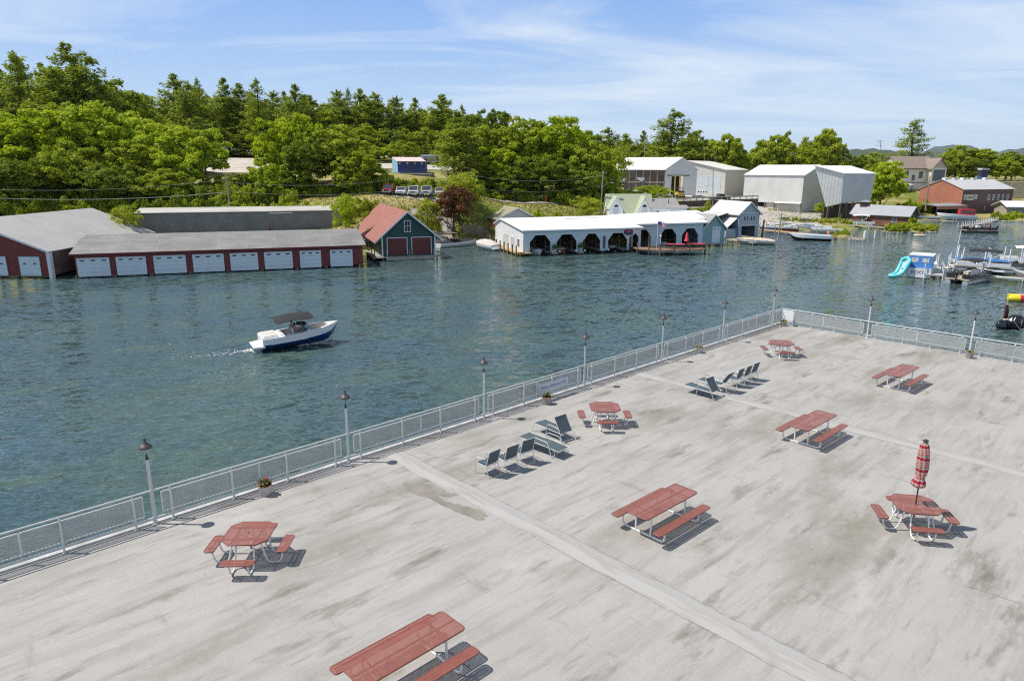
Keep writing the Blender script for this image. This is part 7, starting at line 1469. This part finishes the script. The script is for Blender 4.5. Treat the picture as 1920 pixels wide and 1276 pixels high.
# (px, top, width px, kind, distance, label)
FG = [
 (-40, 205, 190, 'bright', 150, 'bright leafy tree cut by the left edge, above the big red boathouse'), (60, 212, 175, 'bright', 152, 'broad bright tree near the left edge, below the tall pines'), (175, 190, 205, 'bright', 155, 'tallest broad yellow-green tree at the left, in front of the triple pine'), (120, 262, 140, 'mid', 140, 'lower rounded tree between the two broad bright trees at the left'), (250, 262, 130, 'mid', 146, 'mid green tree between the tallest bright tree and the one beside the bare lot'),
 (335, 234, 155, 'bright', 150, 'bright rounded tree at the left edge of the bare lot'), (30, 295, 150, 'dark', 134, 'dark green tree low at the left edge, just above the red boathouse roof'), (215, 305, 130, 'dark', 134, 'dark low tree above the gap between the two red boathouses'), (300, 315, 120, 'mid', 137, 'low mid green tree above the left end of the grey shed'),
 (533, 218, 118, 'bright', 150, 'bright left half of the big pair of trees above the grey shed'), (622, 232, 150, 'mid', 147, 'broad mid green tree of the big pair above the grey shed'), (575, 262, 120, 'dark', 142, 'dark tree filling the middle of the big pair above the grey shed'), (672, 282, 105, 'mid', 141, 'mid green tree left of the red SUV'), (505, 305, 70, 'bright', 139, 'small bright tree at the foot of the big pair, over the pole'),
 (858, 212, 112, 'pine', 152, 'large bright green pine right of the blue building'), (898, 222, 90, 'mid', 162, 'mid green tree with a dead limb beside the large bright pine'), (860, 318, 92, 'young', 131, 'young bright rounded tree behind the purple tree'), (930, 272, 100, 'bright', 158, 'bright low tree in the railway bank wood, right of the big pine'), (985, 208, 112, 'mid', 163, 'tallest tree of the railway bank wood'), (1050, 224, 120, 'bright', 162, 'broad bright-topped tree in the middle of the railway bank wood'),
 (1105, 262, 100, 'mid', 156, 'mid green tree at the right of the railway bank wood'), (1020, 290, 110, 'dark', 152, 'dark tree low in the middle of the railway bank wood'), (950, 312, 105, 'dark', 151, 'dark tree low at the left of the railway bank wood'), (1085, 312, 100, 'dark', 152, 'dark tree low at the right of the railway bank wood'), (1150, 268, 75, 'young', 168, 'slim yellow-green tree touching the white roof of the rack barn'), (1125, 300, 70, 'bright', 158, 'small bright tree behind the street-light pole'),
 (1180, 352, 62, 'young', 172, 'left of two bright round bushes before the rack barn'), (1225, 345, 78, 'young', 172, 'right of two bright round bushes before the rack barn'),
 (1105, 366, 58, 'young', 135, 'small bright tree left of the green-roofed cottage'), (848, 342, 82, 'purple', 127, 'dark purple-leaved tree behind the moored dark speedboat'), (801, 370, 54, 'young', 124, 'small bright tree right of the green boathouse roof'), (645, 360, 52, 'young', 111.5, 'young bright tree between the grey shed and the green boathouse'),
 (228, 380, 62, 'young', 106, 'leafy sapling between the two red boathouses and the shed'), (1660, 304, 84, 'bright', 196, 'broad bright tree between the raised barn and the cream house'), (1640, 290, 70, 'mid', 205, 'mid green tree behind the raised barn roof'), (1545, 378, 34, 'young', 183, 'small round tree between the feet of the two grey barns'),
 (1265, 210, 112, 'pine', 246, 'big dense pine rising behind the rack barn'), (1312, 238, 62, 'dark', 256, 'dark tree right of the big dense pine'), (1365, 250, 88, 'mid', 250, 'rounded pale green tree behind the garage building'), (1345, 262, 50, 'dark', 262, 'dark tree between the big pine and the rounded pale one'), (1395, 278, 40, 'mid', 262, 'small tree at the right shoulder of the rounded pale one'),
 (1450, 252, 92, 'mid', 250, 'left rounded tree of the clump behind the grey barns'), (1500, 262, 80, 'mid', 246, 'middle tree of the clump behind the grey barns'), (1478, 240, 42, 'mid', 262, 'sparse tall crown poking above the clump behind the grey barns'), (1542, 240, 98, 'mid', 252, 'tallest rounded tree of the clump behind the grey barns'), (1578, 252, 56, 'dark', 256, 'darker right tree of the clump behind the grey barns'),
 (1718, 227, 78, 'lone', 262, 'lone tall pine with open layered branches above the cream house'), (1800, 271, 84, 'mid', 285, 'rounded tree right of the cream house on the skyline'), (1858, 278, 84, 'mid', 282, 'rounded tree behind the blue kiosk'), (1905, 284, 62, 'dark', 288, 'tree at the far right edge of the skyline'), (1832, 296, 60, 'dark', 275, 'lower dark tree left of the blue kiosk'), (1890, 300, 60, 'mid', 272, 'lower tree right of the blue kiosk'), (1940, 282, 80, 'mid', 290, 'tree just outside the right edge of the skyline'),
 (1762, 296, 50, 'mid', 300, 'small tree glimpsed right of the lone tall pine'), (1635, 284, 66, 'mid', 330, 'far tree left of the skyline pole'), (1605, 290, 56, 'dark', 320, 'far dark tree right of the grey barns'), (1690, 292, 60, 'dark', 330, 'far dark tree behind the bright tree by the cream house'),
]
for a in FG: tree_px(*a[:5], a[5])
# dead limbs beside the bright pine
o = empty('dead_tree', 'bare brown dead tree standing in the wood beside the large bright pine', 'tree', (-.062*152, 152, H(-.062*152, 152)), 0); rnd = random.Random(12); mb = MB(); mb.tube([(0, 0, 0), (.2, 0, 6), (.1, 0, 12.5)], [.22, .15, .04], deadm, 6)
for i in range(26): z = 5+i*.28; a = rnd.uniform(0, 6.3); L_ = rnd.uniform(.8, 2.3); mb.tube([(.15, 0, z), (L_*.6*math.cos(a), L_*.6*math.sin(a), z+L_*.6), (L_*math.cos(a), L_*math.sin(a), z+L_*1.1)], [.05, .03, .01], deadm, 4)
mb.build('branches', o)
# tall pines at the left and the wooded slope
PN = [(25, 100, 72, 'pine', 188, 'tall pine nearest the left edge on the skyline'), (75, 122, 70, 'pine', 196, 'pine between the left-edge pine and the tallest pines'), (122, 87, 100, 'pine', 186, 'tallest pine of the skyline, left of its two neighbours'), (160, 106, 86, 'pine', 184, 'tall pine just right of the tallest one'), (95, 128, 90, 'pine', 180, 'broad low pine in front of the tallest one'), (182, 150, 80, 'pine', 182, 'pine at the right foot of the tallest pair'), (-30, 118, 90, 'pine', 190, 'pine outside the left edge'),
 (218, 141, 88, 'mid', 195, 'rounded mid green tree right of the tallest pines'), (250, 168, 70, 'mid', 205, 'rounded tree second right of the tallest pines'), (283, 180, 44, 'spire', 236, 'small spiky conifer alone in the skyline dip'), (325, 143, 74, 'pine', 228, 'dark pine starting the second skyline group'), (350, 158, 66, 'pine', 220, 'pine beside the start of the second skyline group'), (368, 147, 48, 'spire', 240, 'narrow spruce in the second skyline group'), (418, 149, 64, 'pine', 232, 'pine with a broad top above the bare lot'), (447, 160, 62, 'pine', 236, 'pine right of the broad-topped one above the bare lot'), (478, 147, 64, 'spire', 226, 'tall spruce above the bare lot'), (512, 172, 52, 'pine', 236, 'pine right of the tall spruce'), (552, 161, 68, 'pine', 224, 'dense pine above the bright half of the big pair'), (580, 182, 60, 'pine', 232, 'pine right of the dense one'), (612, 188, 66, 'mid', 234, 'rounded tree in the middle skyline'),
 (632, 170, 52, 'pine', 246, 'first pine of the middle skyline trio'), (652, 166, 40, 'spire', 250, 'narrow spruce in the middle skyline'), (675, 170, 58, 'pine', 244, 'second pine of the middle skyline trio'), (704, 177, 60, 'pine', 246, 'third pine of the middle skyline trio'), (742, 182, 52, 'pine', 250, 'pine above the blue building, left one'), (778, 186, 50, 'pine', 252, 'pine above the blue building, right one'), (828, 181, 80, 'pine', 246, 'broad pine above the large bright one'), (866, 196, 42, 'spire', 256, 'narrow spruce right of the broad pine'), (912, 204, 74, 'dark', 228, 'dark rounded tree before the railway bank wood on the skyline'), (880, 212, 60, 'mid', 250, 'small rounded tree in the skyline dip')]
for a in PN: tree_px(a[0], a[1], a[2]*1.28, a[3], a[4], a[5], group='tall trees on the skyline')
SK = sorted([(a[0], a[1]) for a in PN+FG if a[4] > 178 and a[0] < 1330]+[(1140, 236), (1180, 230), (1215, 240), (1000, 230), (1070, 225), (960, 220), (-200, 130)])
skx = [a for a, b_ in SK]; sky_ = [b_ for a, b_ in SK]
rnd = random.Random(33); n_ = 0
for row, (Y, dy, step, kinds) in enumerate(((275, 12, 34, ('pine', 'mid', 'dark', 'pine')), (250, 34, 36, ('mid', 'pine', 'dark', 'spire')), (232, 58, 38, ('mid', 'dark', 'pine', 'mid')), (219, 84, 42, ('dark', 'mid', 'spire', 'bright')))):
    px = -110+row*11
    while px < (1260 if row < 2 else 960):
        top = float(np.interp(px, skx, sky_))+dy+rnd.uniform(-9, 14)
        if Y > 260 and px > 1120: top = 240+rnd.uniform(0, 12)
        zb = 0; tree_px(px+rnd.uniform(-8, 8), top, rnd.uniform(54, 82), rnd.choice(kinds), Y+rnd.uniform(-6, 6), 'one of the mixed trees crowding the wooded slope below the skyline', group='mixed trees on the wooded slope'); px += step*rnd.uniform(.85, 1.15)
for px in range(120, 480, 42):      # dark mid-row between the tall pines and the bright front trees
    if px < 390: tree_px(px+rnd.uniform(-8, 8), 215+rnd.uniform(-12, 18), rnd.uniform(70, 95), rnd.choice(('dark', 'mid')), 172+rnd.uniform(-4, 4), 'one of the dark trees packed behind the bright trees at the left', group='dark trees behind the left front row')
for px in range(-110, 130, 45): tree_px(px, 190+rnd.uniform(-10, 20), 95, rnd.choice(('mid', 'pine')), 172+rnd.uniform(-4, 4), 'one of the dark trees packed behind the bright trees at the left', group='dark trees behind the left front row')
# far wood behind the right-hand side
for i in range(30):
    px = 1390+i*20+rnd.uniform(-6, 6); tree_px(px, 300+rnd.uniform(-5, 8), rnd.uniform(30, 46), rnd.choice(('mid', 'dark')), 360+rnd.uniform(-15, 15), 'one of the small distant trees lining the right-hand skyline', group='distant trees on the right-hand skyline')
for i in range(22):
    px = 1130+i*13; tree_px(px, 262+rnd.uniform(-8, 10)+max(0, i-12)*2.2, rnd.uniform(36, 56), rnd.choice(('mid', 'dark', 'mid')), 300+rnd.uniform(-15, 15), 'one of the distant trees behind the storage barns', group='distant trees behind the storage barns')
# understorey and shrubs
def shrub_row(px0, px1, step, Y, top, tj, w_, kinds, lab, grp):
    px = px0
    while px < px1: tree_px(px, top+rnd.uniform(-tj, tj), w_*rnd.uniform(.8, 1.3), rnd.choice(kinds), Y+rnd.uniform(-2, 2), lab, group=grp); px += step*rnd.uniform(.85, 1.15)
U = 'one of the leafy shrubs massed at the foot of the wood behind the red boathouses'; UG = 'shrubs at the foot of the left wood'
shrub_row(-60, 480, 26, 130, 364, 8, 46, ('shadebush', 'bush', 'shadebush'), U, UG); shrub_row(-60, 560, 28, 136, 344, 10, 50, ('shadebush', 'bush', 'shadebush'), U, UG); shrub_row(395, 720, 26, 140, 338, 9, 48, ('bush', 'brightbush', 'bush'), U, UG); shrub_row(400, 500, 26, 150, 318, 8, 46, ('bush', 'brightbush'), U, UG); shrub_row(-60, 400, 30, 143, 322, 10, 56, ('shadebush',), U, UG); shrub_row(480, 700, 24, 127, 368, 6, 40, ('bush', 'brightbush'), U, UG)  # darker leaves carry the shade under the trees in their colour
U = 'one of the rounded shrubs in the hedge between the parked cars and the blue building'; UG = 'shrubs behind the parked cars'
shrub_row(700, 900, 19, 150, 329, 5, 36, ('brightbush', 'bush'), U, UG); shrub_row(705, 850, 18, 146, 341, 4, 30, ('bush', 'brightbush'), U, UG)
U = 'one of the shrubs along the foot of the railway bank wood'; UG = 'shrubs below the railway bank wood'
shrub_row(880, 1150, 20, 149, 352, 6, 38, ('bush', 'bush', 'brightbush'), U, UG); shrub_row(900, 1150, 24, 154, 330, 8, 44, ('bush',), U, UG)
U = 'one of the small shrubs on the slope between the railway and the houses'; UG = 'shrubs on the railway slope'
shrub_row(1010, 1130, 38, 131, 388, 4, 24, ('bush', 'brightbush', 'weeds'), U, UG); shrub_row(690, 790, 34, 123, 392, 6, 24, ('bush', 'weeds', 'brightbush'), U, UG); shrub_row(790, 830, 16, 127, 410, 3, 20, ('weeds', 'brightbush'), U, UG)
shrub_row(1240, 1400, 22, 170, 378, 4, 22, ('weeds', 'bush'), U, UG); shrub_row(1690, 1740, 16, 200, 372, 6, 30, ('bush', 'brightbush'), 'one of the shrubs at the foot of the rust-red workshop', 'shrubs by the workshop')
shrub_row(1470, 1600, 8, 168, 412, 2, 12, ('weeds',), 'one of the yellow-green weeds on the bank behind the timber docks', 'weeds behind the timber docks')
# green islets with stones
rockm = mat('shore_stone', (.38, .34, .29), .9, var=.4, scale=2, bump=1, bscale=4)
def islet(lab, px0, px1, py, dep, hpx, n, kinds=('brightbush', 'bush'), glab='one of the low bushes covering the green islet'):
    a, b_ = Vector(g(px0, py)), Vector(g(px1, py-2)); c = (a+b_)/2; d = (b_-a); L_ = d.length; d.normalize(); s = Vector((-d.y, d.x))
    mb = MB(); k = 28; ring = []
    for rr, z in ((1.05, -.6), (1., .12), (.7, .5), (0, .65)):
        for j in range(k): t_ = 2*math.pi*j/k; q = 1+.08*math.sin(3*t_)+.05*math.sin(7*t_); p = d*(L_/2*rr*q*math.cos(t_))+s*(dep*rr*q*math.sin(t_)); ring.append((p.x, p.y, z))
    mb.add(ring, [(i*k+j, i*k+(j+1) % k, (i+1)*k+(j+1) % k, (i+1)*k+j) for i in range(3) for j in range(k)], mg, True); o = mb.build('islet', loc=(c.x, c.y, 0)); tag(o, kind='structure')
    for i in range(n):
        t_ = rnd.uniform(-.9, .9); v = rnd.uniform(-.7, .7)*math.sqrt(max(0, 1-t_*t_)); p = c+d*(L_/2*t_)+s*(dep*v); plant(rnd.choice(kinds), glab, p.x, p.y, .25, hpx*rnd.uniform(.75, 1.2), rnd.uniform(2.4, 3.8)*min(1, dep/3), 'bushes on the '+lab)
    mb = MB()
    for i in range(int(L_*5)):
        t_ = rnd.uniform(math.pi*.9, 2.1*math.pi); q = rnd.uniform(.98, 1.12); p = d*(L_/2*q*math.cos(t_))+s*(dep*q*math.sin(t_)); mb.ball((p.x, p.y, rnd.uniform(-.05, .15)), (rnd.uniform(.15, .42), rnd.uniform(.15, .35), rnd.uniform(.12, .26)), rockm, 6, 4)
    tag(mb.build('shore_rocks', loc=(c.x, c.y, 0)), 'stones edging the '+lab, kind='stuff')
islet('green islet before the brown boathouse', 1660, 1748, 435, 3.2, 1.7, 36, glab='one of the low bushes covering the green islet before the brown boathouse')
plant('brightbush', 'single round bush standing highest on the green islet', *g(1704, 428), .4, 3.4, 3.0, vi=0)
islet('small reedy point by the timber dock', 1562, 1592, 446, 1.6, 1.2, 8, ('weeds', 'bush'), 'one of the reedy plants on the small point by the timber dock')
islet('right-hand green islet', 1868, 1950, 414, 3.5, 2.4, 20, glab='one of the low bushes covering the right-hand green islet')
mb = MB()
for i in range(90): p = g(1592+rnd.uniform(0, 30), 449+rnd.uniform(-3, 2)); mb.ball((p[0]-74, p[1]-139, rnd.uniform(-.05, .12)), (rnd.uniform(.15, .35), rnd.uniform(.15, .3), rnd.uniform(.1, .2)), rockm, 6, 4)
for i in range(120): q_ = rnd.random(); p = g(1802+56*q_, 427-9*q_+rnd.uniform(-1.5, 1.5)); mb.ball((p[0]-74, p[1]-139, rnd.uniform(-.05, .15)), (rnd.uniform(.2, .4), rnd.uniform(.15, .35), rnd.uniform(.12, .25)), rockm, 6, 4)
tag(mb.build('shore_rocks', loc=(74, 139, 0)), 'low rubble of stones breaking the water by the points', kind='stuff')
# grass tufts on the banks
rng = np.random.default_rng(5); pts = []
for px0, px1, y0, y1, n in ((560, 1150, 117, 146, 9000), (1150, 1420, 150, 185, 3000), (1440, 1780, 165, 215, 3500), (-100, 700, 104, 128, 4000)):
    px = rng.uniform(px0, px1, n); yy = rng.uniform(y0, y1, n); xx = (px-960)/1305*yy; pts += [(x, y, H(x, y)+.1) for x, y in zip(xx, yy) if H(x, y) > .5]
pts = np.array(pts); me = leaves_mesh('grass', pts, np.tile([0, -.6, .5], (len(pts), 1)), .34, leaf_mat('dry_grass', (.15, .17, .035), (.34, .27, .09), (.2, .2, .05), .3), rng, .4, .7); o = bpy.data.objects.new('grass', me); COL.objects.link(o); tag(o, 'rough green and straw-coloured grass on the banks', kind='stuff')

# ---------------------------------------------------------------- air
mh_ = bpy.data.materials.new('haze'); mh_.use_nodes = True; t = mh_.node_tree; t.nodes.clear(); o_ = nn(t, 'ShaderNodeOutputMaterial'); v_ = nn(t, 'ShaderNodeVolumePrincipled'); v_.inputs['Density'].default_value = .000025; v_.inputs['Color'].default_value = (.86, .92, 1, 1); v_.inputs['Anisotropy'].default_value = .2; t.links.new(v_.outputs[0], o_.inputs['Volume']); mh_.cycles.homogeneous_volume = True
tag(MB().bx(-19000, 25000, -400, 16000, -9, 560, mh_).build('haze'), kind='stuff')
